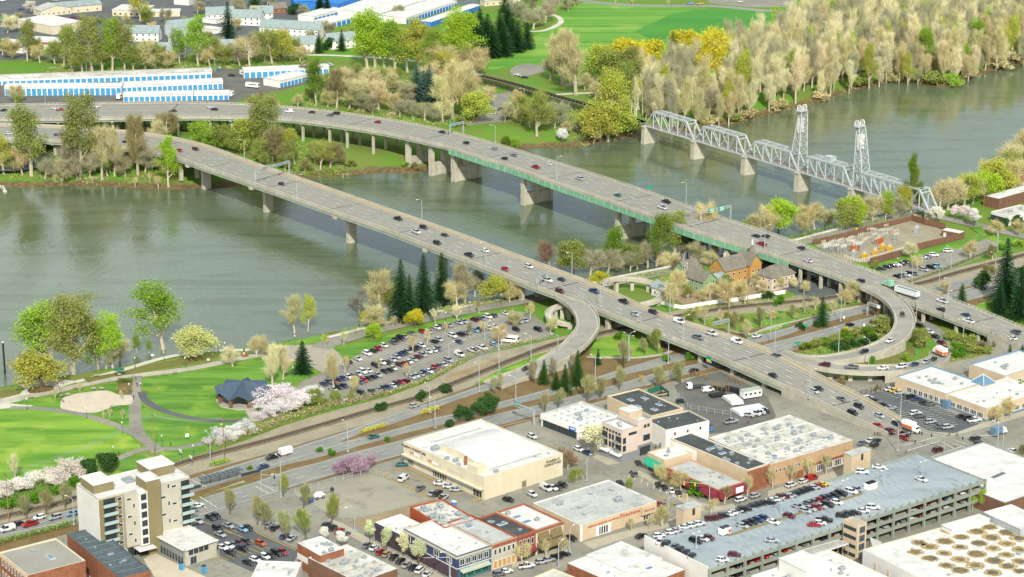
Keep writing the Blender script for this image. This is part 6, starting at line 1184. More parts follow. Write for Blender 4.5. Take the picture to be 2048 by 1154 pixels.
 # ================================================================ TREES
def perp(d,r):
 v=Vector((r.gauss(0,1),r.gauss(0,1),r.gauss(0,1))); v-=d*v.dot(d); return v.normalized()
class Tree:
 """grows limbs into a trunk mesh and collects tips for twigs, leaves or blossom"""
 def __init__(s,seed): s.r=random.Random(seed); s.mb=MB(); s.tips=[]; s.tv=[]; s.tf=[]; s.tc=[]
 def limb(s,p,d,ln,rad,lvl,spec):
  r=s.r; q0=p; dd=d.copy(); n=3 if lvl==0 else 2
  pts=[p]
  for k in range(n):
   dd=(dd+perp(dd,r)*spec['wob']+Vector((0,0,spec['lift']*(.25 if lvl else 0)))).normalized(); p1=q0+dd*(ln/n)
   if lvl <=spec['draw']: s.mb.tube(q0,p1,rad*(1-.7*k/n),rad*(1-.7*(k+1)/n),5 if lvl==0 else 3,cap=False)
   q0=p1; pts.append(p1)
  if lvl >=spec['depth']:
   s.tips.append((q0,dd,lvl)); return
  kids=spec['kids'][lvl]
  for k in range(kids):
   t=spec['t0'][lvl]+(1-spec['t0'][lvl])*(k+r.random()*.9)/kids; f=t*n; i=min(int(f),n-1); b=pts[i].lerp(pts[i+1],f-i)
   a=R(r.uniform(*spec['ang'][lvl])); nd=(dd if lvl else (pts[i+1]-pts[i]).normalized()); nd=(nd*math.cos(a)+perp(nd,r)*math.sin(a)).normalized()
   sc=spec['len'][lvl]*(1-spec['taper'][lvl]*t)*r.uniform(.75,1.15); s.limb(b,nd,ln*sc,max(.03,rad*.5*(1-.5*t)),lvl+1,spec)
  s.tips.append((q0,dd,lvl))
 def tri(s,a,b,c,v):
  n=len(s.tv); s.tv+=[tuple(a),tuple(b),tuple(c)]; s.tf.append((n,n+1,n+2)); s.tc.append(v)
 def twigs(s,per,ln,w,spread=.6,up=.25):
  r=s.r
  for p,d,_ in s.tips:
   cv=r.random()
   for k in range(per):
    dd=(d+perp(d,r)*r.uniform(.2,spread)+Vector((0,0,up))).normalized(); l=ln*r.uniform(.5,1.2); q0=p-d*(ln*r.random()*1.3)+perp(d,r)*(ln*.45*r.random()); sd=perp(dd,r)*w
    s.tri(q0+sd,q0-sd,q0+dd*l,.25*cv+.75*r.random())
 def leaves(s,per,rad,size,sq=.8):
  r=s.r
  for p,d,_ in s.tips:
   cv=r.random()
   for k in range(per):
    o=Vector((r.uniform(-1,1),r.uniform(-1,1),r.uniform(-sq,sq))); o=o.normalized()*(r.random()**.5*rad*.95); c=p+o; a=Vector((r.gauss(0,1),r.gauss(0,1),r.gauss(0,1))).normalized(); b=perp(a,r); z=size*r.uniform(.6,1.3)
    s.tri(c+a*z*.6,c-a*z*.4+b*z*.5,c-a*z*.4-b*z*.5,.4*cv+.6*r.random())
 def meshes(s,name,bark,leaf):
  t=s.mb.mesh(name+'_trunk',[bark]); me=bpy.data.meshes.new(name+'_crown'); me.from_pydata(s.tv,[],s.tf); me.materials.append(M[leaf])
  a=me.attributes.new('v','FLOAT','FACE'); a.data.foreach_set('value',s.tc); me.update(); return t,me
Z=Vector((0,0,1))
SPEC={'tall': dict(wob=.10,lift=.5,draw=2,depth=3,kids=(21,6,3),t0=(.2,.22,.3),ang=((32,58),(25,50),(20,50)),len=(.42,.5,.5),taper=(.55,.4,.3)),
 'round': dict(wob=.14,lift=.35,draw=2,depth=3,kids=(14,7,3),t0=(.25,.25,.3),ang=((40,75),(30,60),(25,55)),len=(.62,.55,.5),taper=(.45,.35,.3)),
 'vase': dict(wob=.06,lift=.5,draw=2,depth=3,kids=(13,5,3),t0=(.18,.25,.3),ang=((16,40),(14,30),(14,34)),len=(.80,.5,.5),taper=(.62,.4,.3)),
 'oak': dict(wob=.22,lift=.15,draw=3,depth=3,kids=(9,7,5),t0=(.25,.25,.25),ang=((40,80),(30,70),(25,65)),len=(.75,.55,.5),taper=(.4,.3,.3)),
 'shrub': dict(wob=.15,lift=.2,draw=1,depth=2,kids=(9,4),t0=(.05,.2),ang=((25,75),(25,60)),len=(.8,.6),taper=(.4,.3)),
 'cherry': dict(wob=.12,lift=.05,draw=2,depth=3,kids=(7,5,3),t0=(.3,.3,.3),ang=((55,80),(25,60),(20,55)),len=(.95,.55,.5),taper=(.3,.3,.3))}
def make_bare(seed,spec,h,per,ln,w,bark='bark_pale',up=.25,rad=.028):
 t=Tree(seed); t.limb(Vector((0,0,-.3)),Z.copy(),h*(.86 if spec not in ('vase','oak','round') else .62),h*rad,0,SPEC[spec]); t.twigs(per,ln,w,up=up); return t.meshes('tree',bark,'twig')
def make_leafy(seed,spec,h,per,rad,size,bark='bark',twig=0,sq=.8,trunk=.86,leaf='leaf'):
 t=Tree(seed); t.limb(Vector((0,0,-.3)),Z.copy(),h*trunk,h*.026,0,SPEC[spec])
 if twig: t.twigs(twig,1.6,.05)
 t.leaves(per,rad,size,sq); return t.meshes('tree',bark,leaf)
def make_conifer(seed,h,w,layers=26,droop=.35,dense=9,bottom=.08,curve=.85):
 t=Tree(seed); r=t.r; t.mb.tube((0,0,-.3),(0,0,h*.97),h*.018,.04,5)
 for L_ in range(layers):
  f=L_/(layers-1); z=h*(bottom+(1-bottom)*f**.92); rad=w*(1-f)**curve*r.uniform(.75,1.12)+.25; nb=max(4,int(dense*(1-f*.6))); a0=r.random()*6.3
  for k in range(nb):
   a=a0+6.283*k/nb+r.uniform(-.25,.25); d=Vector((math.cos(a),math.sin(a),0)); rl=rad*r.uniform(.7,1.15); cv=r.random(); steps=max(3,int(rl/.5))
   for j in range(steps):
    u=(j+.5)/steps; c=d*(rl*u)+Vector((0,0,z-droop*rl*u*u+r.uniform(-.15,.15))); sd=Vector((-d.y,d.x,0)); wd=(.25+.35*(1-u))*min(rl,2.6)*.62
    for sg in (-1,1):
     tip=c+sd*(sg*wd)+d*(wd*.55)-Vector((0,0,.25*wd)); t.tri(c-d*.25,c+d*.35,tip,.5*cv+.5*r.random())
    t.tri(c+Vector((0,0,.22)),c+d*.5,c-sd*.2-Vector((0,0,.2)),r.random())
 return t.meshes('conifer','bark','needle')
KINDS={}
def reg(name,variants,h): KINDS[name]=(variants,h)
reg('bare',[make_bare(s,'tall',24,9,3.2,.05,up=.5) for s in (1,2,3,4)],24)
reg('bareround',[make_bare(s,'round',14,9,2.1,.042,up=.35) for s in (11,12,13)],14)
reg('oak',[make_bare(21,'oak',16,3,1.6,.035,bark='bark')],16)
reg('vase',[make_bare(s,'vase',10,9,1.4,.035,bark='bark',up=.5) for s in (31,32,33)],10)
reg('small',[make_bare(s,'vase',8,3,1.0,.025,bark='bark_pale',up=.3) for s in (35,36)],8)
reg('spring',[make_leafy(s,'tall',24,14,2.5,.44,twig=1,bark='bark_pale') for s in (41,42,43)],24)
reg('willow',[make_leafy(s,'round',16,17,2.1,.42,twig=1,trunk=.6) for s in (51,52,53)],16)
reg('fir',[make_conifer(s,24,5.8,34,dense=12) for s in (61,62)],24)
reg('cedar',[make_conifer(s,16,5.6,26,droop=.15,dense=12,curve=.6,bottom=.04) for s in (65,66)],16)
reg('pine',[make_leafy(s,'round',9,22,1.1,.42,trunk=.62,sq=.6,leaf='needle') for s in (68,69)],9)
reg('cherry',[make_leafy(s,'cherry',7,26,1.2,.27,trunk=.5,sq=.45) for s in (71,72,73)],7)
reg('pear',[make_leafy(s,'vase',9,20,.85,.25,trunk=.62) for s in (75,76)],9)
reg('shrub',[make_leafy(s,'shrub',2.6,22,.55,.26,trunk=.7,sq=.6) for s in (81,82,83)],2.6)
TC={'tan': 'c8be8c','pale': 'ddd5aa','grey': 'a8a584','olive': '939c52','brown': '8e865c','rust': '9a876e','yg': '90ae42','lime': 'a3c03e','yel': 'b3b752','gold': 'ccc23c','soft': 'c3c380','gr': '6f8a30','dk': '2b4a2c','blue': '4f6f62','mid': '3f5e30','wh': 'e6e0d6','pk': 'e6e0de','mg': 'b396a2','pur': '7d5f7a','cream': 'dcdcb4','oak': '7b7560','vs': 'a09f70','bush': '5f8c2a'}
DEFC={'bare': 'tan','bareround': 'tan','oak': 'oak','vase': 'vs','small': 'tan','spring': 'yg','willow': 'yel','fir': 'dk','cedar': 'dk','pine': 'mid','cherry': 'pk','pear': 'cream','shrub': 'bush'}
DESC={'bare': 'tall bare','bareround': 'rounded bare','oak': 'spreading dark bare','vase': 'bare vase-shaped','small': 'small bare','spring': 'tall leafing','willow': 'rounded leafing','fir': 'dark fir','cedar': 'broad dark conifer','pine': 'bushy evergreen','cherry': 'blossoming cherry','pear': 'white-flowering','shrub': 'low'}
CDESC={'soft': 'pale yellow','tan': 'tan','pale': 'pale','grey': 'grey','olive': 'olive','brown': 'brown','rust': 'reddish','yg': 'yellow-green','lime': 'lime green','yel': 'yellowish','gold': 'golden yellow','gr': 'green','dk': '','blue': 'bluish','mid': 'green','wh': 'white','pk': 'pale pink','mg': 'pink','pur': 'purple','cream': 'cream','oak': '','vs': 'olive-brown','bush': 'green'}
NAMES={'bare': 'cottonwood_tree','bareround': 'bare_tree','oak': 'oak_tree','vase': 'vase_shaped_tree','small': 'young_tree','spring': 'leafing_poplar','willow': 'leafing_tree','fir': 'fir_tree','cedar': 'cedar_tree','pine': 'evergreen_tree','cherry': 'cherry_tree','pear': 'flowering_pear','shrub': 'shrub'}
def tree(kind,col,p,h,label,group,ws=1.0,name=None):
 var,h0=KINDS[kind]; t,c=random.choice(var); k=h/h0; sc=(k*ws*random.uniform(.93,1.07),k*ws*random.uniform(.93,1.07),k)
 r_=empty(name or NAMES[kind],p,random.uniform(0,6.28)); r_.scale=sc; top(r_,label,'shrub' if kind=='shrub' else 'tree',group)
 obj('trunk' if kind !='shrub' else 'stems',t,r_); v=random.uniform(.88,1.12); rgb=[min(1,x*v*random.uniform(.95,1.05)) for x in lin(TC[col])[:3]]+[1]
 obj('crown' if kind !='shrub' else 'foliage',c,r_,color=rgb); return r_
def trees(where,group,data,flat=True):
 """'x,y,h kind[:colour[:width]]' with x,y the foot of the trunk in the photo"""
 it=[]
 for w in data.split(';'):
  a,b=w.split(); x,y,h=map(float,a.split(',')); f=b.split(':'); it.append((x,y,h,f[0],f[1] if len(f) > 1 and f[1] else DEFC[f[0]],float(f[2]) if len(f) > 2 else 1.0))
 it.sort(key=lambda t: t[0])
 wide=1.2 if group in ('trees on the far bank','trees along the near bank','trees in the far town','trees in the riverfront park') else 1.05
 for i,(x,y,h,k,c,ws) in enumerate(it):
  h*={'spring': 1.15,'bare': 1.12,'willow': 1.08,'pine': .8}.get(k,1) if group !='street trees' or k=='pine' else 1
  ws*=wide if k in ('spring','willow','bareround','bare') else 1
  p=atg(x,y); p.z=max(p.z,WZ-.3)-.1; w_='%s %s %s %s' % (CDESC[c],DESC[k],'shrub' if k=='shrub' else 'tree',where); tree(k,c,p,h,(w_ if len(it)==1 else '%s, %s from left' % (w_,ordn(i))).strip(),group,ws)
trees('on the park bank at the left','trees in the riverfront park','98,752,26 spring:yg:1.15;146,750,29 spring:olive:1.1;85,776,17 willow:yel:1.25;198,740,20 spring:yg:.8;226,737,20 spring:lime:.8;240,733,13 bareround:tan;212,738,12 bareround:grey;60,762,14 bareround:grey;275,717,7 spring:yg:.8;299,717,5 spring:yg:.8;328,710,25 spring:yg:1.2;388,716,16 willow:soft:1.25')
trees('along the riverfront promenade','trees in the riverfront park','466,734,11 bareround:pale;512,715,11 bareround:tan;532,712,9 bareround:tan;590,677,15 bare:tan:.9;616,673,14 spring:yel:.7;110,800,6 small;160,785,5 small;243,800,5 small;220,835,5 small;245,838,5 small;208,838,4 small')
trees('around the park turning circle','trees in the riverfront park','606,747,13.5 cedar:dk:.95;545,773,15 bare:pale:.8;566,760,13 bare:pale:.8;668,780,14 bare:tan:.7;690,745,9 small:tan;650,695,8 small:yel;688,690,8 small:tan')
trees('between the river and the car park','trees along the near bank','718,655,19 oak;740,658,14 bareround:tan;760,645,19 bare:tan:1.1;778,640,17 willow:olive:.7;803,642,27 fir;848,630,27 fir;884,615,23 fir;820,640,20 fir:dk:.8;930,607,17 bare:grey;915,615,15 bareround:tan;950,603,15 bareround:grey;985,603,14 willow:yel;1008,598,13 bareround:tan;735,655,9 willow:yel;747,678,8 willow:lime;786,655,7 small;830,655,9 willow:gold;871,648,9 small:pale;914,642,10 small:pale;958,628,8 small:brown;1020,606,9 bareround:tan;1040,600,11 bareround:tan')
trees('among the rows of the riverside car park','trees in the riverside car park','826,705,10 small:tan;855,690,9 small;939,676,9 small:brown;966,672,9 small;1004,690,11 bareround:tan;814,758,9 small:tan:.8;707,790,10 vase:tan:.8;758,740,8 small:tan:.8;890,668,7 small;672,805,6 willow:olive;628,812,8 willow:olive;1030,655,10 bareround:tan;1060,640,10 small;1100,668,9 bareround:tan;1140,640,9 small:tan')
trees('along the railway beside the pavilion','blossoming cherries','524,816,9 cherry:pk:1.3;545,806,9 cherry:pk:1.3;568,798,9 cherry:pk:1.3;553,832,8 cherry:pk:1.2;584,821,9 cherry:pk:1.3;606,811,9 cherry:pk:1.3;628,798,8 cherry:pk:1.1;532,840,7 cherry:pk;432,886,7 cherry:pk:1.2;450,881,6 cherry:wh;468,876,7 cherry:pk:1.2;492,866,7 cherry:pk:1.1')
trees('beside the railway at the lower left','blossoming cherries','5,995,8 cherry:wh:1.2;24,988,8 cherry:wh:1.2;42,982,7 cherry:wh;60,975,8 cherry:wh:1.2;86,973,8 cherry:wh:1.2;113,968,8 cherry:wh:1.2;140,958,9 cherry:wh:1.2;156,948,9 cherry:pk;-15,1002,8 cherry:wh')
trees('left of the apartment tower','street trees','53,1037,10 vase;93,1027,10 vase;131,1017,11 vase;30,966,14 small:pale:.7;183,949,10 pine:mid:1.2;222,944,12 pine:mid:1.1;120,990,4 shrub;150,975,5 shrub;70,1010,4 shrub;30,1013,4 shrub;10,1018,4 shrub')
trees('around the vacant lot','street trees','460,1029,11 vase;515,1050,12 vase;566,994,10 vase:olive;607,1017,11 vase;663,1047,12 vase:olive;531,1060,12 vase;573,1080,12 vase;612,1078,13 vase:olive;692,949,8.5 cherry:mg:1.0;712,945,9.5 cherry:mg:1.0;732,941,8.5 cherry:mg:.9')
trees('along the street by the navy corner building','white-flowering street trees','740,1084,9 pear:cream:.9;773,1101,10 pear:cream:.9;807,1112,10 pear:cream:.85;837,1132,11 pear:cream:.8;648,1082,6 pear:wh:1.2;684,1096,7 pear:wh:1.1;949,1150,7 pear:cream')
trees('downtown behind the tyre shop','street trees','1185,909,14 pear:cream:1.15;1136,940,10 bareround:rust;1120,930,8 bareround:rust;1152,966,8 bareround:olive;1260,982,6 bareround:olive;1327,967,9 bareround:tan;1362,981,10 bareround:tan;1449,1008,9 small:brown:1.2;1494,993,10 small:tan;1323,1058,10 bareround:tan;1421,1030,8 small;1263,1064,7 small;1300,1060,7 small;1092,1115,8 small;1044,1128,9 bareround:tan;1124,1108,8 small;1392,992,6 shrub')
trees('along the street before the tan shops','street trees','1545,977,10 small:tan;1584,968,10 small:tan;1619,957,10 small:tan;1652,949,10 small:tan;1697,930,9 small:tan;1740,922,7 small;1961,1020,7 spring:lime:1.2;2041,917,7 bareround:brown;1945,1020,6 spring:lime;2035,925,5 shrub:brown')
trees('by the office car park','street trees','1682,781,7 bareround:brown;1660,785,5 small;1988,848,9 bareround:tan;2023,834,10 bareround:tan;1780,762,3 shrub:bush;1755,785,4 bareround:brown;2040,790,6 shrub')
trees('on the lawn triangle beside the nearer bridge','trees by the ramps','1247,735,14 vase:vs:1.0;1290,710,9 vase;1315,706,13 vase:olive;1196,730,7 fir:mid:1.1;1240,680,4 shrub')
trees('on the verges of the wide street','trees by the ramps','1313,779,12 vase:vs:1.1;1361,769,12 vase:vs:1.1;1175,803,12 vase:vs:1.1;1200,797,11 vase;1238,780,11 vase:vs:1.1;1089,826,10 vase;1116,818,10 vase;1069,768,12 vase:grey:.8;1107,758,11 vase:grey:.8;1143,745,10 vase:grey:.7;1088,768,10 fir:mid:1.3;1112,780,8 fir:mid:1.3;1130,788,12 fir:mid:1.2;1155,773,15 fir:mid:1.1;929,843,9 pine:mid:1.25;973,828,12 pine:mid:1.1;958,832,10 pine:mid:1.1;901,854,3.5 shrub:mid;990,790,9 vase:grey:.8;1000,785,10 vase:grey:.7;1280,765,4 bareround;1180,785,9 vase')
trees('along the railway verge','shrubs along the railway','893,784,4 shrub:mid:1.2;843,799,4 shrub:mid:1.2;765,822,4 shrub:mid:1.2;703,800,4 shrub:olive;650,812,4 shrub:olive;1330,722,3.5 shrub:bush;1378,720,3.5 shrub:bush;640,905,2.5 shrub:bush;662,910,3 shrub:bush;775,885,2.5 shrub:bush;500,940,2 shrub:bush')
trees('beside the farther bridge by the river','trees along the near bank','1099,545,16 bareround:rust:.9;1120,550,14 bareround:tan;1147,556,19 willow:olive:.9;1180,560,16 bareround:grey;1215,556,16 bareround:grey;1232,550,19 spring:gr:.9;1260,552,13 bareround:grey;1275,548,15 bareround:olive;1295,545,15 bareround:grey;1313,542,22 spring:gr:.8;1348,533,21 spring:olive:.9;1365,532,16 bareround:grey;1381,529,16 bareround:rust;1400,526,13 bareround:grey;1416,520,24 bare:tan:.9;1446,512,12 bareround:rust;1323,540,9 bareround:rust;1350,545,8 bareround:rust;1424,535,10 bareround:tan;1195,572,8 willow:gold:1.2;1375,520,17 spring:gr:.7;1335,540,14 bareround:tan')
trees('around the orange and green houses','trees in the house gardens','1351,580,12 bareround:tan;1340,604,15 oak:tan;1348,618,15 bareround:tan:.9;1420,598,9 bareround:tan;1459,616,15 bareround:tan;1485,598,11 bareround:tan;1440,590,9 bareround:brown;1520,590,9 bareround:tan;1560,580,9 bareround:tan;1400,606,8 bareround:tan;1505,575,9 bareround:tan;1590,578,7 bareround:pale;1607,590,8 bareround:tan;1490,610,10 bare:tan:.7;1375,600,8 bareround:olive;1430,520,10 bareround:tan;1450,575,7 shrub:olive;1535,600,5 shrub:mid;1470,560,9 bareround:tan')
trees('on the verge behind the nearer bridge','trees by the ramps','1395,640,9 small:yel;1410,650,10 small:tan;1385,655,10 bareround:olive;1440,650,9 small:tan;1470,660,10 vase:vs;1493,679,10 vase:tan;1520,655,11 vase:vs;1540,640,6 bareround;1584,638,8 vase;1560,610,5 shrub;1610,625,7 small;1644,652,13 cedar:mid:.8;1630,620,8 small;1665,628,8 small;1700,605,13 bareround:tan;1690,612,10 bareround:tan;1604,660,3 shrub:mid;1634,655,3.5 shrub:mid;1600,655,3 shrub:mid;1750,632,9 bareround:rust;1455,640,4 shrub:olive;1480,645,4 shrub:olive')
trees('inside the ramp loops','shrubs inside the ramps','1610,700,4 shrub:gr:1.3;1630,694,4 shrub:olive:1.4;1650,690,4 shrub:gr:1.3;1670,684,4 shrub:olive:1.4;1690,680,5 shrub:gr:1.3;1712,676,5 shrub:olive:1.4;1735,672,5 shrub:gr:1.3;1757,664,6 shrub:olive:1.4;1768,655,6 shrub:olive:1.3;1685,697,4 shrub:mid:1.3;1705,696,4 shrub:mid:1.3;1725,692,4 shrub:mid:1.3;1745,684,4 shrub:mid:1.3;1665,702,4 shrub:mid:1.2;1640,706,3 shrub:olive;1838,690,9 willow:olive;1850,695,6 shrub:olive;1812,722,4 shrub:yg;1745,728,3.5 shrub:bush;1800,735,3 shrub:olive;1905,680,5 shrub:olive:1.3;1925,695,6 shrub:olive:1.3;1945,705,5 shrub:olive:1.3;1965,700,4 shrub:rust:1.3;1915,710,5 shrub:bush:1.3;1940,690,5 shrub:olive:1.2;1975,707,4 shrub:olive;1690,670,4 shrub:gold;1980,690,6 fir:mid;1990,694,6 fir:mid;2022,706,6 fir:mid;2044,716,6 fir:mid')
trees('by the river on the right','trees along the near bank','1520,485,17 bareround:tan;1556,474,21 willow:lime:.9;1540,480,19 bareround:tan;1500,492,14 bareround:olive;1629,468,17 bareround:tan:1.1;1612,474,14 bareround:tan;1650,463,14 bareround:tan;1702,455,18 willow:lime:.9;1690,458,16 willow:olive;1720,450,17 bareround:tan;1745,444,18 bareround:tan;1765,440,15 bareround:grey;1770,441,13 spring:lime:.8;1797,432,13 bareround:grey;1822,428,26 spring:gr:.45;1835,428,14 spring:gr:.5;1810,430,18 willow:yel:.6;1895,420,20 bareround:tan;1880,424,17 bareround:tan;1912,416,19 bareround:tan;1928,414,22 bareround:yel;1945,408,16 bareround:tan;1975,402,18 willow:lime;1996,390,22 willow:yel;2020,380,22 bareround:tan;2040,372,24 bareround:olive;2010,360,24 bareround:tan;1985,375,18 bareround:tan;2045,345,26 bareround:tan')
trees('along the street by the substation','street trees','1873,448,11 pear:wh:1.3;1928,444,10 pear:wh:1.3;1948,454,11 pear:wh:1.2;1910,440,9 pear:wh;1940,519,11 bareround:tan;1996,474,11 bareround:tan;2040,470,10 bareround:tan;1822,515,10 bareround:pale;1835,540,9 bareround:tan;1748,540,6 bareround:olive;2010,455,5 shrub:mid;2035,450,6 shrub:mid;2000,500,4 shrub:bush;2035,495,5 shrub:yg;1985,520,9 bareround:brown')
trees('at the right edge by the farther bridge','conifers by the farther bridge','2008,612,30 fir:dk:1.1;1998,630,15 fir:dk:1.3;2039,640,24 fir:dk:1.1;1923,611,10 cedar:mid:.9;1980,560,10 bareround:brown;1965,575,8 shrub:mid;2042,560,7 shrub:mid;1890,585,7 bareround:tan;1870,600,6 bareround:tan;2020,590,8 shrub:dk')
FB='trees on the far bank'
trees('at the landing on the far bank',FB,'8,348,19 spring:yel;-10,345,20 bareround:tan;63,352,33 spring:olive:.9;45,350,20 bareround:tan;30,345,15 bareround:olive;90,358,15 bareround:grey;126,362,17 bareround:grey;160,356,39 spring:olive:.75;140,352,24 bare:grey;180,356,18 bareround:grey;204,360,27 bare:tan:.7;229,352,24 bare:tan:.7;251,352,17 bareround:grey;276,350,30 bare:brown:.7;290,345,20 bareround:grey;270,374,7 small;317,377,9 small;337,374,23 spring:lime:.7;300,365,7 small;110,366,7 small:tan;124,370,6 small;185,368,6 small;190,345,22 bareround:olive;220,345,20 bareround:grey;215,352,17 bareround:gr;155,358,16 bareround:grey')
trees('between the two bridges',FB,'334,285,22 bareround:brown:.9;310,290,18 bareround:tan;402,295,17 willow:yg;430,300,15 willow:yg;447,298,17 willow:olive;475,305,15 willow:olive;498,300,22 willow:yel;525,310,28 spring:olive;545,325,26 bareround:brown;520,330,20 bareround:olive;560,315,15 bareround:tan;575,300,14 willow:yel;590,330,18 bareround:olive;640,340,20 bareround:olive;660,335,18 bareround:brown;630,325,15 bareround:olive;680,325,10 bareround:olive;570,340,14 bareround:olive;610,345,10 bareround:brown;810,335,4 shrub:yg;830,340,5 shrub:brown;700,335,6 shrub:olive')
trees('behind the farther bridge',FB,'530,240,20 bareround:brown:1.1;545,235,17 bareround:tan;505,225,12 bareround:tan;633,212,25 spring:gr:.7;620,205,12 bareround:olive;673,218,22 bare:brown:.9;655,215,15 bareround:tan;698,218,23 bareround:tan;726,216,22 bareround:tan;758,220,23 bareround:tan;780,222,16 bareround:tan;742,225,14 bareround:grey;716,222,15 bareround:grey;834,202,22 cedar:blue;860,202,22 cedar:blue;848,200,18 cedar:blue;800,235,14 bareround:grey;826,238,15 bareround:grey;850,243,14 bareround:grey;872,246,12 bareround:grey;886,245,16 bareround:tan;904,238,32 bare:tan:.9;890,215,25 bareround:tan;927,236,28 bare:tan;954,244,22 willow:yel;940,225,22 bareround:yel;915,255,8 shrub:olive;780,245,8 bareround:tan;595,215,10 bareround:tan')
trees('in front of the far storage rows',FB,'751,143,35 spring:lime:.95;735,140,28 spring:lime;770,143,28 spring:lime;791,146,30 spring:yg;815,145,25 spring:yel;836,143,30 spring:yel;860,145,24 spring:yg;884,146,26 bareround:tan;904,133,33 spring:lime;920,135,30 spring:lime;936,140,22 bareround:tan;954,145,20 bareround:tan;900,160,24 bareround:yel;875,160,20 bareround:olive;965,150,14 bareround:tan;800,160,10 bareround:olive;930,165,18 bareround:tan')
trees('in the dark clump beside the meadow',FB,'957,105,21 cedar:dk;985,115,22 cedar:dk;1008,112,22 cedar:dk;938,85,20 cedar:dk;975,85,20 cedar:dk;1000,80,20 cedar:dk;1015,62,20 cedar:dk;1036,104,20 cedar:dk;1055,98,18 cedar:dk;960,65,17 cedar:dk;1025,95,20 cedar:dk;945,70,17 cedar:mid')
trees('at the top beside the meadow path',FB,'1067,58,20 bareround:grey:1.2;1045,50,20 bareround:grey:1.2;1090,45,18 bareround:grey;1030,35,18 bareround:grey;1105,28,16 bareround:grey;1137,22,14 bareround:grey;1060,20,18 bareround:grey;1120,8,13 bareround:grey;1010,25,16 cedar:mid;1150,12,10 bareround:grey;1265,10,7 small;1336,12,7 small;1230,10,6 small')
trees('around the timber trestle',FB,'1125,170,32 bare:tan:.85;1152,190,36 bare:tan:.8;1100,160,20 bareround:grey;1074,272,34 bareround:olive:.75;1060,255,18 bareround:olive;1040,250,14 bareround:tan;1109,256,21 bareround:grey:.8;1095,245,15 bareround:grey;1130,266,9 bareround:tan;1160,270,10 bareround:grey;1215,282,36 spring:yel:.85;1200,284,25 willow:yel;1187,287,12 bareround:tan;1230,278,25 willow:yel;1243,232,28 spring:olive;1190,200,15 bareround:tan;1170,180,14 bareround:tan;1010,245,15 bareround:grey;1040,215,13 bareround:tan;1050,225,14 bareround:olive;1020,230,10 bareround:tan;1030,298,8 willow:yg;1010,292,7 willow:gr;1150,262,8 bareround:tan;1250,262,10 bareround:tan;1124,288,11 pear:pk:1.2')
trees('in the yellow clump behind the railway bridge',FB,'1215,162,28 willow:yel;1240,160,32 willow:gold;1270,160,30 willow:gold;1300,155,28 willow:gold;1230,175,28 willow:olive;1260,175,26 bareround:tan;1290,180,26 bareround:tan;1255,200,28 spring:olive;1373,125,26 willow:gold;1345,140,25 cedar:mid:.6;1418,192,36 spring:gold:.8;1440,140,26 willow:yel;1390,150,22 willow:yel;1405,120,20 willow:gold')
trees('crowding the slope behind the farther bridge',FB,'690,190,22 bareround:tan;712,186,20 bareround:grey;735,192,21 bareround:tan;760,188,22 bareround:olive;782,195,20 bareround:tan;806,205,17 bareround:grey;880,185,24 bareround:tan;905,195,26 bareround:tan;925,205,24 bareround:yel;945,190,20 bareround:tan;650,180,14 bareround:olive;665,200,17 bareround:brown;745,170,16 bareround:tan;715,160,14 bareround:olive;775,172,15 bareround:tan;970,215,16 bareround:tan;610,150,11 bareround:grey')
trees('scattered between the far flats','trees in the far town','110,128,20 bareround:olive;128,132,22 spring:olive:.8;240,120,14 bareround:tan;300,120,18 bareround:olive;360,128,20 spring:yg:.8;375,60,12 bareround:grey;310,68,11 bareround:tan;410,95,14 bareround:olive;428,120,20 bareround:olive;470,118,16 bareround:tan;515,100,17 bareround:grey;535,92,16 bareround:olive;560,100,18 bareround:tan;590,110,14 bareround:olive;620,80,9 bareround:grey;470,62,12 bareround:tan;545,62,10 cedar:mid;660,100,9 shrub:mid;700,85,14 bareround:olive;395,30,13 bareround:grey;250,48,9 bareround:tan;180,75,9 bareround:olive;35,45,10 bareround:grey;5,110,15 bareround:olive;70,118,17 bareround:olive')
# the wood on the far bank: every tree its own, thinning towards the meadow
WOOD=[at(x,y) for x,y in ((1262,232),(1330,243),(1450,236),(1530,208),(1620,190),(1700,170),(1790,148),(1850,156),(1920,150),(2010,122),(2110,100),(2110,0),(1900,-20),(1720,-10),(1650,20),(1610,62),(1570,88),(1490,112),(1410,137),(1330,162),(1280,185))]
def inside(x,y,P):
 c=False
 for a,b_ in zip(P,P[1:]+P[:1]):
  if (a.y > y) !=(b_.y > y) and x < (b_.x-a.x)*(y-a.y)/(b_.y-a.y)+a.x: c=not c
 return c
rr=random.Random(77); pts=[]; tries=0
while len(pts) < 720 and tries < 60000:
 tries+=1; x=rr.uniform(50,470); y=rr.uniform(1130,1760)
 if inside(x,y,WOOD) and all((x-a)**2+(y-b_)**2 > 6.2**2 for a,b_ in pts): pts.append((x,y))
 # nearest the river first
pts.sort(key=lambda t: float(sdist(np.array([t[0]]),np.array([t[1]]),FARL,FARP)[0])); front,back=pts[:132],pts[132:]
rows=[front[i:i+22] for i in range(0,len(front),22)]
def wood_kind(far):
 u=rr.random(); k,c=('bare','tan') if u < .3 else ('bare','pale') if u < .64 else ('bareround','tan') if u < .74 else ('bare','grey') if u < .82 else ('spring','yel') if u < .91 else ('bareround','grey') if u < .96 else ('spring','yg')
 if far and rr.random() < .45: c='grey' if k !='spring' else 'yg'
 return k,c
for ri,row in enumerate(rows):
 for i,(x,y) in enumerate(sorted(row)):
  k,c=wood_kind(False); z=gz(x,y); tree(k,c,(x,y,z-.2),rr.uniform(18,31)*(.8 if k=='bareround' else 1),'%s %s tree in the far-bank wood, %s row from the river, %s from left' % (CDESC[c],DESC[k],ordn(ri),ordn(i)),'trees of the far-bank wood',rr.uniform(.62,.88))
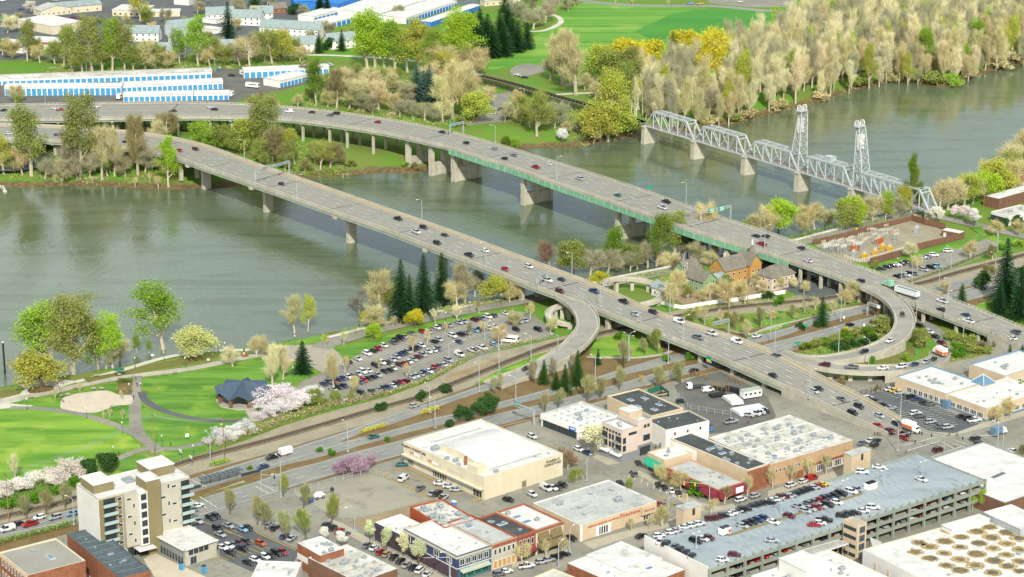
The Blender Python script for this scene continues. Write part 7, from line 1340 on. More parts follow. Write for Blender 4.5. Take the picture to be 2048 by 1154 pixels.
  # behind them the wood closes into one mass
def arrays(me):
 v=np.empty(len(me.vertices)*3,np.float32); me.vertices.foreach_get('co',v); f=np.empty(len(me.loops),np.int32); me.loops.foreach_get('vertex_index',f); return v.reshape(-1,3),f
VV,FF,CCc,n0=[],[],[],0
for x,y in back:
 k,c=wood_kind(True); t,cr_=rr.choice(KINDS[k][0]); v,f=arrays(cr_); f=f.reshape(-1,3); keep=rng.permutation(len(f))[:int(len(f)*(.26 if k !='spring' else .2))]; f=f[keep]; tri=v[f].copy(); mid=tri.mean(1,keepdims=True); tri=mid+(tri-mid)*1.45
 s=rr.uniform(19,30)*(.8 if k=='bareround' else 1)/KINDS[k][1]; a=rr.uniform(0,6.28); ca,sa=math.cos(a),math.sin(a); P_=tri.reshape(-1,3)*s*[.76,.76,1]; P_=np.stack([P_[:,0]*ca-P_[:,1]*sa+x,P_[:,0]*sa+P_[:,1]*ca+y,P_[:,2]+gz(x,y)],1)
 hh=KINDS[k][1]*s*.8; tk=[]
 for j in range(3):
  b0=np.array([x+rr.uniform(-2,2)*j,y+rr.uniform(-2,2)*j,gz(x,y)]); tk.append([b0+[-.28,0,0],b0+[.28,0,0],b0+[rr.uniform(-2,2),rr.uniform(-1,1),hh*rr.uniform(.6,1)]])
 P_=np.concatenate([P_,np.array(tk).reshape(-1,3)]); VV.append(P_); FF.append(np.arange(len(P_))+n0); n0+=len(P_); col=np.array(lin(TC[c])); CCc.append(np.concatenate([np.tile(col,(len(f),1))*rng.uniform(.75,1.25,(len(f),1)),np.tile(np.array(lin('d6cdb4')),(3,1))]))
VV=np.concatenate(VV).astype(np.float32); FF=np.concatenate(FF).astype(np.int32); me=bpy.data.meshes.new('far_wood'); nf=len(FF)//3
me.vertices.add(len(VV)); me.vertices.foreach_set('co',VV.ravel()); me.loops.add(len(FF)); me.loops.foreach_set('vertex_index',FF); me.polygons.add(nf); me.polygons.foreach_set('loop_start',np.arange(0,len(FF),3,dtype=np.int32)); me.update(calc_edges=True)
ca_=me.attributes.new('col','FLOAT_COLOR','FACE'); cc_=np.concatenate(CCc).astype(np.float32); cc_[:,3]=1; ca_.data.foreach_set('color',cc_.ravel())
m,N,L,b=newmat('wood_mass'); at_=N.new('ShaderNodeAttribute'); at_.attribute_name='col'; L.new(at_.outputs['Color'],b.inputs['Base Color']); b.inputs['Roughness'].default_value=.9; b.inputs['Specular IOR Level'].default_value=.05; me.materials.append(m)
o=obj('far_wood',me); o['kind']='stuff'; o['label']='crowded bare wood filling the far bank behind its front trees'; o['category']='wood'
trees('on the muddy edge of the far-bank wood',FB,'1500,240,7 shrub:tan:1.5;1470,245,6 shrub:olive:1.5;1560,218,7 shrub:tan:1.5;1640,200,7 shrub:tan:1.5;1720,175,8 shrub:olive:1.5;1780,160,8 shrub:tan:1.5;1870,165,9 shrub:olive:1.6;1900,170,8 shrub:yg:1.5;1930,155,9 shrub:tan:1.5;1990,135,10 shrub:tan:1.6;2030,125,9 shrub:tan:1.6;1420,250,7 shrub:tan:1.5;1360,258,6 shrub:olive:1.4')
trees('in the far town','trees in the far town','55,122,24 spring:olive:.8;25,118,18 bareround:tan;80,125,16 bareround:tan;145,146,26 spring:olive:.8;165,146,22 bareround:olive;185,145,32 spring:olive:.8;205,144,24 bareround:olive;225,143,30 spring:yg:.75;250,142,28 spring:olive:.8;268,142,22 bareround:olive;290,141,26 bareround:tan;310,140,20 bareround:olive;335,138,18 bareround:tan;397,133,29 spring:yg:.8;420,133,17 bareround:tan;450,131,18 bareround:olive;500,133,26 bareround:tan;480,132,18 bareround:grey;545,128,30 bareround:olive:.9;565,126,26 willow:yel:.8;530,126,20 bareround:tan;600,124,14 bareround:tan;281,42,20 spring:yel;300,52,18 bareround:olive;330,45,14 bareround:grey;457,78,26 fir:dk:1.1;638,106,15 fir:mid:1.2;684,102,15 fir:mid:1.2;60,28,12 pear:wh:1.5;15,66,17 bareround:pale;640,25,18 fir:dk:1.1;655,30,18 fir:dk:1.1;610,35,12 bareround:grey;590,30,10 shrub:mid;480,30,16 bareround:grey;515,40,14 bareround:tan;660,72,14 bareround:grey;795,35,12 bareround:grey;120,46,8 cherry:pur:1.2;138,46,8 cherry:pur:1.2;158,47,8 cherry:pur:1.2;178,47,8 cherry:pur:1.2;198,48,8 cherry:pur:1.2;400,10,15 bareround:grey;510,15,17 cedar:mid;535,12,15 bareround:grey;440,100,12 bareround:grey;30,205,14 bareround:tan;32,215,10 bareround:olive;650,20,20 fir:dk;380,95,12 bareround:olive;570,60,9 bareround:grey;425,35,9 cedar:mid')
# ================================================================ UNDERGROWTH (uncountable: one object each)
def thicket(name,label,polys,n,size,cols,hgt=1.6,clump=2.6):
 V_,F_,C_=[],[],[]; k=0
 for pl in polys:
  P_=[at(x,y) for x,y in pl]; x0,x1,y0,y1=min(p.x for p in P_),max(p.x for p in P_),min(p.y for p in P_),max(p.y for p in P_); cl=[]; tr=0
  while len(cl) < n and tr < n*30:
   tr+=1; x,y=random.uniform(x0,x1),random.uniform(y0,y1)
   if inside(x,y,P_): cl.append((x,y,gz(x,y),random.choice(cols),random.uniform(.5,1.4)))
  for x,y,z,c,s in cl:
   if z < WZ: continue
   m_=44; o=rng.normal(0,1,(m_,3))*[clump*.45*s,clump*.45*s,hgt*.35*s]; o[:,2]=np.abs(o[:,2]); a=rng.normal(0,1,(m_,3)); a/=np.linalg.norm(a,axis=1)[:,None]; b_=rng.normal(0,1,(m_,3)); b_/=np.linalg.norm(b_,axis=1)[:,None]; sz=size*rng.uniform(.5,1.4,(m_,1)); c0=o+[x,y,z]
   V_.append(np.stack([c0+a*sz,c0+b_*sz*.6,c0-a*sz*.6],1).reshape(-1,3)); C_.append(np.tile(np.array(lin(TC[c])),(m_,1))*rng.uniform(.6,1.3,(m_,1)))
 V_=np.concatenate(V_).astype(np.float32); nf=len(V_)//3; me=bpy.data.meshes.new(name); me.vertices.add(len(V_)); me.vertices.foreach_set('co',V_.ravel()); me.loops.add(len(V_)); me.loops.foreach_set('vertex_index',np.arange(len(V_),dtype=np.int32)); me.polygons.add(nf); me.polygons.foreach_set('loop_start',np.arange(0,len(V_),3,dtype=np.int32)); me.update(calc_edges=True)
 ca_=me.attributes.new('col','FLOAT_COLOR','FACE'); cc_=np.concatenate(C_).astype(np.float32); cc_[:,3]=1; ca_.data.foreach_set('color',cc_.ravel()); me.materials.append(M['wood_mass']); o=obj(name,me); o['kind']='stuff'; o['label']=label; o['category']='undergrowth'; return o
thicket('undergrowth','brushy undergrowth on the far bank around the bridges',[[(0,345),(300,352),(380,345),(360,300),(300,285),(100,300),(0,310)],[(470,300),(560,340),(700,335),(690,310),(600,290),(480,280)],[(500,235),(640,200),(900,215),(960,245),(900,262),(760,232),(600,212)],[(640,150),(960,152),(950,205),(800,205),(660,190)],[(1000,215),(1180,215),(1260,262),(1180,285),(1100,250),(1020,255)]],260,.55,['olive','tan','gr','grey','yg','brown'],2.6,4.5)
thicket('undergrowth','tangled brush between the far-bank wood and the water',[[(1300,258),(1450,252),(1540,226),(1640,202),(1770,164),(1832,145),(1900,173),(2048,122),(2048,100),(1800,140),(1600,185),(1400,235)]],330,.5,['tan','olive','tan','brown','grey'],2.2,4)
thicket('undergrowth','low brush under the near-bank trees',[[(690,660),(900,612),(1040,588),(1050,596),(900,624),(700,668)],[(1090,586),(1300,545),(1480,508),(1500,514),(1320,553),(1110,592)],[(1520,496),(1700,448),(1860,412),(2048,345),(2048,365),(1880,424),(1700,462),(1530,505)]],170,.4,['olive','gr','tan','brown','yg'],1.6,3)
thicket('undergrowth','clipped shrubs and brush on the verges among the ramps',[[(1340,640),(1440,634),(1700,600),(1720,606),(1540,650),(1480,660)],[(1600,706),(1760,655),(1772,675),(1690,708),(1620,714)],[(1880,665),(1980,700),(1920,720),(1890,715)],[(1330,615),(1600,590),(1640,596),(1400,622)]],120,.35,['olive','yg','vs','tan','bush','mid'],1.3,2.6)
thicket('undergrowth','brush at the foot of the tall trees behind the storage rows',[[(100,132),(560,118),(640,122),(620,134),(300,145),(110,152)],[(430,104),(620,100),(620,116),(430,118)]],220,.55,['olive','gr','brown','tan'],2.4,4.5)
# ---- clipped hedges, each its own thing
def hedge(label,pts,w,h,cols,n=16,cat='hedge',name='hedge'):
 C_,Ln=resample(smooth([tuple(at(x,y,0)) for x,y in pts],4),40); o_=Vector(C_[0]); m_=int(Ln*n); t=rng.uniform(0,1,m_)*39; i=np.minimum(t.astype(int),38); f=(t-i)[:,None]; P_=C_[i]*(1-f)+C_[i+1]*f; P_=P_+rng.uniform(-.5,.5,(m_,3))*[w,w,0]; P_[:,2]=rng.uniform(.1,1,m_)**.7*h; P_-=np.array([o_.x,o_.y,0])
 a=rng.normal(0,1,(m_,3)); a/=np.linalg.norm(a,axis=1)[:,None]; b_=rng.normal(0,1,(m_,3)); b_/=np.linalg.norm(b_,axis=1)[:,None]; sz=rng.uniform(.2,.55,(m_,1)); V_=np.stack([P_+a*sz,P_+b_*sz*.7,P_-a*sz*.6],1).reshape(-1,3).astype(np.float32)
 me=bpy.data.meshes.new(name); me.from_pydata(V_.tolist(),[],np.arange(len(V_)).reshape(-1,3).tolist()); ca_=me.attributes.new('col','FLOAT_COLOR','FACE'); cc_=np.array([lin(TC[random.choice(cols)]) for _ in range(m_)],np.float32)*rng.uniform(.6,1.25,(m_,1)).astype(np.float32); cc_[:,3]=1; ca_.data.foreach_set('color',cc_.ravel()); me.materials.append(M['wood_mass']); o=obj(name,me,None,(o_.x,o_.y,.2)); top(o,label,cat); return o
hedge('long brown leafless hedge between the cherries and the railway',[q('a',400,690)[0],q('a',900,530)[0],q('a',1300,370)[0],q('a',2040,170)[0],(776,790)],5,2.2,['brown','rust','brown','olive','tan'],60)
hedge('brown hedge along the front row of the riverside car park',[(776,790),(860,760),(919,728),(960,708),(1076,682)],2,1.5,['brown','tan','olive'],34); hedge('green hedge beside the railway at the lower left',[(-20,1018),(60,998),(130,978),(160,968)],2.5,2,['mid','bush','gr'],50); hedge('clipped green hedge along the street left of the apartment tower',[q('30',-40,900)[0],q('30',300,815)[0],q('30',600,735)[0]],2.6,1.3,['bush','yg','olive','mid'],60); hedge('small bright green hedge at the railway crossing',[q('a',370,925)[0],q('a',590,870)[0]],2.4,1.4,['yg','bush','lime'],60)
hedge('row of yellow forsythia on the mulch wedge',[q('b',370,890)[0],q('b',670,800)[0]],1.6,1.3,['gold','gold','yel'],60); hedge('clump of yellow forsythia beside the lamp post',[q('b',1100,670)[0],q('b',1290,610)[0]],2,1.8,['gold','gold','yel'],80); hedge('green hedge along the river road',[(1500,500),(1600,474),(1700,447),(1800,426)],1.6,1.2,['bush','mid','yg'],30); hedge('green hedge block in the park garden',[q('20',945,745)[0],q('20',1045,735)[0]],2.5,1.5,['mid','bush'],80); hedge('brown hedge block in the park garden',[q('20',940,810)[0],q('20',1045,810)[0]],2.5,1.0,['rust','olive','brown'],60); hedge('low hedge below the car park by the substation',[(1800,572),(1880,545),(1990,500)],1.6,1.1,['olive','brown','mid'],30)
# ================================================================ LAMPS, GANTRIES, POLES
_lamp={}
def lamp_mesh(arms,h,reach):
 k=(arms,h,reach)
 if k not in _lamp:
  a=MB(); a.box((0,0,0),(.7,.7,.5)); a.tube((0,0,.4),(0,0,h),.19,.12,6); pole=a.mesh('pole',['galv']); arm=MB(); pts=[Vector((0,0,h-.05)),Vector((reach*.35,0,h+.55)),Vector((reach,0,h+.8))]
  for p0,p1 in zip(pts[:-1],pts[1:]): arm.tube(p0,p1,.09,.07,5)
  hd=MB(); hd.box((reach+.35,0,h+.72),(.95,.36,.2),taper=.8); _lamp[k]=(pole,arm.mesh('arm',['galv']),hd.mesh('lamp_head',['stone_white']))
 return _lamp[k]
def lamp(label,p,rz,arms=1,h=10.5,reach=2.4,group='street lamps'):
 po,ar,hd=lamp_mesh(arms,h,reach); r_=empty('street_lamp',p,rz); top(r_,label,'street lamp',group); obj('pole',po,r_)
 for k in range(arms): obj('arm',ar,r_,None,math.pi*k); obj('lamp_head',hd,r_,None,math.pi*k)
def lamps(where,data,rz,zf=None,**k):
 it=sorted(data)
 for i,(x,y) in enumerate(it): lamp('%s street lamp %s%s' % ('double-armed' if k.get('arms',1)==2 else 'single-armed',where,'' if len(it)==1 else ', %s from left' % ordn(i)),at(x,y,zf(x,y) if zf else .45),rz,**k)
lamps('on the near side of the nearer bridge',q('10',1945,300) and [(594,395)]+q('22',930,560)+[(1366,686),(1619,797)],R(38),zf=lambda x,y: lerp_z(KC,x),group='bridge lamps'); lamps('on the far side of the nearer bridge',[(489,320),(844,444),(972,532),(1144,553),(1200,614)],R(218),zf=lambda x,y: lerp_z(KC,x-62),group='bridge lamps')
lamps('on the near side of the farther bridge',[(746,258),(1113,358),(1529,500),(1549,710),(1891,636)],R(38),zf=lambda x,y: lerp_z(KM,x) if x !=1549 else 5.2,group='bridge lamps'); lamps('on the far side of the farther bridge',[(372,207),(1372,409),(1896,605)],R(218),zf=lambda x,y: lerp_z(KM,x-68),group='bridge lamps')
lamps('along the street by the railway',q('b',215,1105)+q('b',1265,820)+q('b',1200,640)+q('b',1795,385)+q('a',370,880),R(128)); lamps('on the ramp verge by the car park',q('c',935,380)+q('c',615,380)+q('c',430,900)+q('c',230,490),R(150)); lamps('beside the wide street',q('c',1385,650)+q('d',580,770)+q('d',100,735),R(128),arms=2); lamps('near the ramp loops',q('23',578,250)+q('23',20,398)+q('23',560,520)+q('23',800,605)+q('23',1178,250)+q('23',1548,455),R(128)); lamps('on the verge behind the nearer bridge',q('d',1810,480)+q('d',1300,230)+q('d',600,160),R(128)); lamps('in the car park below the substation',q('13',1060,1080)+q('13',1145,1115)+q('13',1455,980)+q('13',1360,1150)+q('13',1825,850)+q('13',1805,1030),R(128),h=9); lamps('in the office car park',q('23',1053,1005),R(-50),h=9); lamps('at the junction',q('33',1030,155)+q('33',1865,180)+q('33',1822,165),R(128)); lamps('downtown behind the tyre shop',q('32',595,390)+q('32',1240,665)+q('32',458,965)+q('32',370,1085),R(60),h=8); lamps('in the riverside car park',q('21',1820,395)+q('21',1535,570)+q('21',1930,480),R(40),h=7); lamps('beside the vacant lot',q('31',200,520)+q('31',785,790)+q('31',1545,1154),R(200),h=8); lamps('by the far car park and path',q('01',1905,1130)+q('02',98,830),R(180),h=9); lamps('left of the apartment tower',q('30',590,740),R(150),h=9); lamps('on the street above the vacant lot',q('a',1213,1090),R(128),h=8)
for i,(x,y) in enumerate(q('32',1465,925)+q('32',1808,760)+q('33',103,650)+q('33',608,500)+q('33',1228,350)+q('33',920,420)): lamp('white lamp post on the garage roof, %s from left' % ordn(i),at(x,y,ZG),R(40),2,4.5,.8,'garage roof lamps')
PK=MB(); PK.tube((0,0,0),(0,0,.5),.22,.14,8); PK.tube((0,0,.4),(0,0,3.6),.08,.06,6); pkp=PK.mesh('post',['dark_green']); PK=MB(); PK.tube((0,0,3.6),(0,0,4.1),.2,.26,8); PK.tube((0,0,4.1),(0,0,4.35),.3,.05,8); pkh=PK.mesh('lantern',['stone_white'])
for i,(x,y) in enumerate(sorted(q('20',215,945)+q('20',690,1020)+q('20',975,1135)+q('20',478,830)+q('20',1075,615)+q('20',1305,570)+q('20',1475,615)+q('20',1738,515)+q('20',1790,495)+q('20',1030,825)+q('20',1765,1150)+q('21',295,690)+q('21',1512,250)+q('30',1540,190)+q('30',1290,110)+q('30',905,200)+[(860,640),(940,622),(1002,607),(590,690)])): r_=empty('park_lamp',at(x,y,.45)); top(r_,'green park lantern post on the riverfront, %s from left' % ordn(i),'park lamp','park lamps'); obj('post',pkp,r_); obj('lantern',pkh,r_)
def gantry(label,a,b_,h,zf,signs,both=True):
 A,B_=at(*a,zf),at(*b_,zf); r_=empty('sign_gantry',A); top(r_,label,'sign gantry'); d=B_-A; d.z=0; ln=d.length; dn=d.normalized(); rz=math.atan2(dn.y,dn.x); nrm=Vector((dn.y,-dn.x,0)); mb=MB()
 for sx in (0,ln) if both else (0,): o=MB(); o.beam(dn*sx+nrm*.35,dn*sx+nrm*.35+Vector((0,0,h)),.22); o.beam(dn*sx-nrm*.35,dn*sx-nrm*.35+Vector((0,0,h)),.22); o.beam(dn*sx+nrm*.35+Vector((0,0,h*.3)),dn*sx-nrm*.35+Vector((0,0,h*.7)),.12); o.build('post','galv',r_)
 for sy in (-.35,.35):
  for zz in (h,h-.9): mb.beam(nrm*sy+Vector((0,0,zz)),dn*ln+nrm*sy+Vector((0,0,zz)),.17)
 for k in range(int(ln/1.4)):
  x0,x1=k*1.4,(k+1)*1.4
  for sy in (-.35,.35): mb.beam(dn*x0+nrm*sy+Vector((0,0,h-.9 if k % 2 else h)),dn*x1+nrm*sy+Vector((0,0,h if k % 2 else h-.9)),.1)
  mb.beam(dn*x0+nrm*.35+Vector((0,0,h)),dn*x1-nrm*.35+Vector((0,0,h)),.08)
 mb.build('truss_beam','galv',r_)
 for u,w,hh,mt in signs:
  c=dn*(u*ln)+nrm*.5; sg=MB().box((c.x,c.y,h-.45-hh/2),(w,.12,hh),rz).build('sign_panel',mt,r_)
  if mt=='sign_green':
   for k,(dz,wd) in enumerate(((.3,.7),(-.05,.55),(-.4,.62))): c2=dn*(u*ln)+nrm*.575; MB().box((c2.x,c2.y,h-.45+dz*hh*.9-.12),(w*wd,.04,.22*hh/2),rz).build('legend','sign_white',sg)
 return r_
gantry('white sign gantry over the nearer bridge, seen from behind',(511,369),(579,350),7.5,11.2,[(.25,3.2,1.8,'metal_grey'),(.7,3.2,1.8,'metal_grey')]); gantry('white gantry with two green signs over the farther bridge',q('12',1500,640)[0],q('12',1738,590)[0],6.8,11.0,[(.35,4.2,2.2,'sign_green'),(.68,4.2,2.2,'sign_green')]); gantry('short gantry with one green sign at the far end of the bridge',q('01',1650,1060)[0],q('01',1545,1085)[0],6.5,13.2,[(.8,4.5,2.6,'sign_green')]); gantry('white cantilever gantry with sign backs behind the nearer bridge',q('d',1305,420)[0],q('d',1110,470)[0],7,.4,[(.5,7,1.2,'metal_grey')],False); gantry('cantilever gantry with green exit sign beside the vent-roofed shop',q('c',650,1160)[0],q('c',420,1080)[0],6.5,.4,[(.93,2.6,2.0,'sign_green')],False); gantry('small gantry with sign backs on the nearer bridge by the spiral footway',(1075,577),(1095,566),5,9.8,[(.5,3.5,1.3,'metal_grey')],False); gantry('low sign arm over the street beneath the ramp',q('23',790,205)[0],q('23',890,235)[0],6,.4,[(.9,1.6,1.2,'sign_white')],False)
sp=at(1420,716,5.9); r_=empty('bridge_sign',sp+Vector((-.5,-.5,-1.2))); top(r_,'green and yellow exit sign hung on the side of the nearer bridge','sign'); MB().box((0,0,0),(2.6,.12,2.2),ANG_B).build('panel','sign_green',r_); MB().box((-.1,-.1,.1),(2.4,.1,.6),ANG_B).build('plate','sign_yellow',r_); MB().box((.2,.3,-.4),(2.4,1.0,.1),ANG_B).build('bracket','galv',r_)
def smallsign(label,tile,x,y,mt,h=2.6,w=.9,hh=.7,rz=R(20),z=.4,name='road_sign'):
 p=at(*q(tile,x,y)[0],z); r_=empty(name,p,rz); top(r_,label,'sign'); MB().tube((0,0,0),(0,0,h),.05,None,5).build('post','galv',r_); MB().box((0,-.06,h-hh),(w,.06,hh)).build('plate',mt,r_)
for a in (('green street sign on a post beside the trimmed bush','23',303,345,'sign_green',4,1.8,1.0),('green sign among the loop shrubs','23',588,375,'sign_green',3.5,1.4,.9),('green sign at the tip of the loop lawn','23',232,475,'sign_green',3.5,2.2,1.0),('yellow warning diamond on the outer edge of the ramp','23',1178,230,'sign_yellow',3.5,1.1,1.1),('small green sign inside the low ramp','23',1180,520,'sign_green',2,1,.8),('white sign plate beside the round bush','23',603,245,'sign_white',2,1.0,1.0),('white sign on the loop kerb','23',763,305,'sign_white',2,.8,1.2),('white sign on the ramp nose','23',937,330,'sign_white',2.4,.8,2.0),('yellow sign on the river road by the brick wall','13',705,700,'sign_yellow',2.6,.9,.9),('yellow diamond sign at the river bend','13',1168,600,'sign_yellow',3,1.2,1.4),('small yellow sign on the brick wall corner','13',1268,625,'sign_yellow',2.5,.8,.8),('white board sign on the park lawn near the path','30',1490,75,'sign_white',3,1.2,1.2),('yellow marker sign on the mulch by the round evergreen','b',2000,620,'sign_yellow',2,.5,1.0),('white notice on the promenade','20',1215,540,'sign_white',1.6,1.1,.7),('white notice board beside the path bed','20',1658,575,'sign_white',1.5,1.0,.7)): smallsign(*a)
gs=at(1298,384,13.0); r_=empty('road_sign',gs); top(r_,'small green sign on the railing of the farther bridge','sign'); MB().tube((0,0,0),(0,0,3),.08,None,5).build('post','galv',r_); MB().box((.5,-.1,1.6),(2.2,.1,1.6),R(20)).build('plate','sign_green',r_)
def signal(label,tile,x,y,rz,arm=9,h=6.5):
 p=at(*q(tile,x,y)[0],.4); r_=empty('traffic_signal',p,rz); top(r_,label,'traffic signal','traffic signals'); MB().tube((0,0,0),(0,0,h+1.5),.16,.12,6).build('pole','galv',r_); MB().tube((0,0,h),(arm,0,h+.4),.12,.08,6).build('mast_arm','galv',r_)
 for u in (.55,.95): o=MB().box((arm*u,0,h-.9),(.4,.35,1.2)).build('signal_head','sign_yellow' if '32'==tile else 'dark_metal',r_); MB().box((arm*u,-.2,h-.7),(.2,.05,.2)).build('lens','sign_red',o)
for a in (('signal mast at the top left of the junction','33',1400,175,R(150)),('signal mast reaching left across the junction','33',1030,158,R(20)),('signal mast at the right of the junction','33',1825,160,R(190),14),('signal mast by the crimson awning corner','32',1570,560,R(170)),('signal mast before the tyre shop corner','32',1242,668,R(20),7),('signal mast at the street below the vacant lot','31',1540,1150,R(190),8),('signal mast by the tram stop crossing','31',45,310+170,R(-20),9)): signal(*a)
WP={}
def upole(key,label,tile,x,y,h,mt='wood_pole'):
 p=at(*q(tile,x,y)[0],.3); r_=empty('utility_pole',p,ANG_A); top(r_,label,'utility pole','utility poles'); MB().tube((0,0,0),(0,0,h),.2,.12,6).build('pole',mt,r_)
 if mt=='wood_pole': MB().box((0,0,h-1),(.15,2.6,.15)).build('crossarm','timber',r_)
 WP[key]=(p,h,r_)
for a in (('a','tall wooden pole beside the railway below the pavilion','a',535,850,17),('b','tall wooden pole on the park edge behind the apartment tower','30',1228,185,16),('c','wooden pole beside the railway at the left edge','30',70,705,17),('d','wooden pole on the verge behind the nearer bridge','d',1300,240,20),('e','wooden pole by the white-flowering trees at the right','13',1700,730,20),('f','thin pole among the house gardens','g',1190,800,14),('g','thin pole by the storage rows','00',925,825,9,'dark_metal'),('h','grey pole before the tall trees in the far town','00',690,580,8,'galv'),('i','grey pole by the far flats','00',1712,570,9,'galv'),('j','dark pole on the far path','01',400,515,6,'dark_metal'),('k','tall grey pole before the storage rows','00',362,835,9,'galv'),('l','grey pole at the nearest storage row','00',1543,825,9,'dark_metal')): upole(*a)
def wire(k0,k1,n=3):
 for j in range(n):
  p0,h0,r0=WP[k0]; p1,h1,_=WP[k1]; off=Vector((math.cos(ANG_A+R(90)),math.sin(ANG_A+R(90)),0))*(j-1)*1.1; a,b_=p0+Vector((0,0,h0-.8))+off,p1+Vector((0,0,h1-.8))+off; o=empty('power_line',a); top(o,'%s overhead wire %s' % (['rearmost','middle','nearest'][j],{'ab': 'between the pavilion pole and the park pole','bc': 'from the park pole to the left-edge pole'}[k0+k1]),'power line','power lines'); mb=MB(); pr=None
  for t in range(13):
   u=t/12; p=(a.lerp(b_,u)-a)-Vector((0,0,1.6*4*u*(1-u)))
   if pr is not None: mb.tube(pr,p,.045,None,3,cap=False)
   pr=p
  mb.build('cable','metal_grey',o)
wire('a','b'); wire('b','c')
# ================================================================ PARK THINGS
pp=at(487,803,0); pv=empty('park_pavilion',pp,R(20)); top(pv,'open park pavilion with dark blue-grey folded petal roof','pavilion'); sl_=MB().prism([(math.cos(R(45*k+22))*10.5,math.sin(R(45*k+22))*10.5) for k in range(8)],0,.5).build('plinth','concrete',pv)
rb=MB(); n8=8; Ct=Vector((0,0,8.2))
for k in range(n8):
 a0,a1,a2=R(360/n8*k),R(360/n8*(k+.5)),R(360/n8*(k+1)); o0,o2=Vector((math.cos(a0)*10,math.sin(a0)*10,3.4)),Vector((math.cos(a2)*10,math.sin(a2)*10,3.4)); o1=Vector((math.cos(a1)*11,math.sin(a1)*11,6.0)); m1=Vector((math.cos(a1)*4.5,math.sin(a1)*4.5,7.6)); m0=Vector((math.cos(a0)*4.5,math.sin(a0)*4.5,6.2)); m2=Vector((math.cos(a2)*4.5,math.sin(a2)*4.5,6.2))
 for f_ in ((o0,o1,m1,m0),(o1,o2,m2,m1),(m0,m1,Ct),(m1,m2,Ct)): rb.quad(*f_)
mat('pavilion_roof','3f4f5e','4a5a68',.8,c3='364452',scale3=2.0); rb.build('roof','pavilion_roof',pv); MB().tube((0,0,8.0),(0,0,9.2),.5,.1,6).build('finial','pavilion_roof',pv)
for k in range(n8): a0=R(45*k); MB().box((math.cos(a0)*9,math.sin(a0)*9,.4),(1.1,1.1,3.3),a0).build('pillar','brick_brown',pv)
def bench(label,tile,x,y,rz):
 r_=empty('park_bench',at(*q(tile,x,y)[0],.45),rz); top(r_,label,'bench','park benches'); MB().box((0,0,.4),(1.9,.5,.08)).build('seat','timber_pale',r_); MB().box((0,.25,.5),(1.9,.07,.5)).build('backrest','timber_pale',r_)
 for s in (-.8,.8): MB().box((s,0,0),(.08,.5,.42)).build('leg','dark_metal',r_)
for i,(x,y,a) in enumerate(((248,860,10),(540,840,10),(492,850,60),(500,885,120),(745,795,5),(808,793,-10),(768,690,12),(893,940,30),(1308,680,10),(1395,668,10),(600,787,20))): bench('park bench by the pale plaza and promenade, %s in the row' % ordn(i),'20',x,y,R(a))
up_=at(*q('20',950,680)[0],.4); r_=empty('park_umbrella',up_); top(r_,'green parasol table beside the promenade garden','parasol'); MB().tube((0,0,0),(0,0,3.2),.06,None,6).build('pole','galv',r_); MB().tube((0,0,2.4),(0,0,3.4),2.3,.1,8).build('canopy','dark_green',r_); MB().tube((0,0,.7),(0,0,.8),.9,None,10).build('table_top','stone_white',r_)
st_=at(*q('20',1943,520)[0],.4); r_=empty('statue',st_); top(r_,'dark statue on a brick plinth at the promenade end','statue'); MB().tube((0,0,0),(0,0,.5),1.8,1.8,8).build('planter','brick',r_); mb=MB(); mb.box((0,0,.5),(.8,.8,.9),taper=.85); mb.build('plinth','concrete_old',r_); mb=MB(); mb.tube((0,0,1.4),(0,0,2.4),.25,.35,8); mb.tube((0,0,2.4),(0,0,2.9),.32,.12,8); mb.tube((0,0,2.9),(0,0,3.2),.14,.12,8); mb.tube((.25,0,2.4),(.6,.2,3.0),.09,.06,6); mb.build('figure','dark_metal',r_)
pl=at(*q('20',40,668)[0],WZ); r_=empty('mooring_pile',pl); top(r_,'black mooring pile with white cap standing in the river','pile'); MB().tube((0,0,-3),(0,0,13.2),.38,None,8).build('shaft','pipe_black',r_); MB().tube((0,0,13.2),(0,0,13.9),.4,.05,8).build('cap','sign_white',r_)
# boat ramp float at the far landing
fl=at(6,378,WZ); r_=empty('boat_dock',fl,R(110)); top(r_,'pale floating dock at the far landing, left edge','dock'); MB().box((0,0,.1),(16,2,.5)).build('float','concrete_pale',r_)
for s in (-6,6): MB().tube((s,1.2,-3),(s,1.2,4),.2,None,6).build('pile','timber',r_)
# tram-stop shelter
sh=at(*q('30',1760,400)[0],.4); r_=empty('transit_shelter',sh,ANG_A); top(r_,'glass-roofed transit shelter on the street island','shelter'); MB().box((0,0,3.1),(16,3.2,.16)).build('roof','glass',r_)
for k in range(5): MB().box((-7+3.5*k,1.2,0),(.15,.15,3.1)).build('post','dark_metal',r_)
for k in range(9): MB().box((-7.2+1.8*k,0,3.26),(.1,3.2,.06)).build('glazing_bar','galv',r_)
for s in (-12,12): MB().box((s,0,.2),(8,.08,1.0)).build('railing','dark_metal',r_)
# railway crossing signals
for i,(x,y) in enumerate(q('30',1440,235)+q('30',1522,285)):
 r_=empty('crossing_signal',at(x,y,.4),R(-40)); top(r_,'railway crossing signal with white crossbuck, %s' % ('nearer the track' if i else 'on the park side'),'crossing signal'); MB().tube((0,0,0),(0,0,4.5),.08,None,6).build('post','galv',r_); o=MB(); o.beam((-.7,0,3.6),(.7,0,4.6),.14); o.beam((-.7,0,4.6),(.7,0,3.6),.14); o.build('crossbuck','sign_white',r_); MB().box((0,-.1,2.6),(1.3,.2,.4)).build('lights','dark_metal',r_)
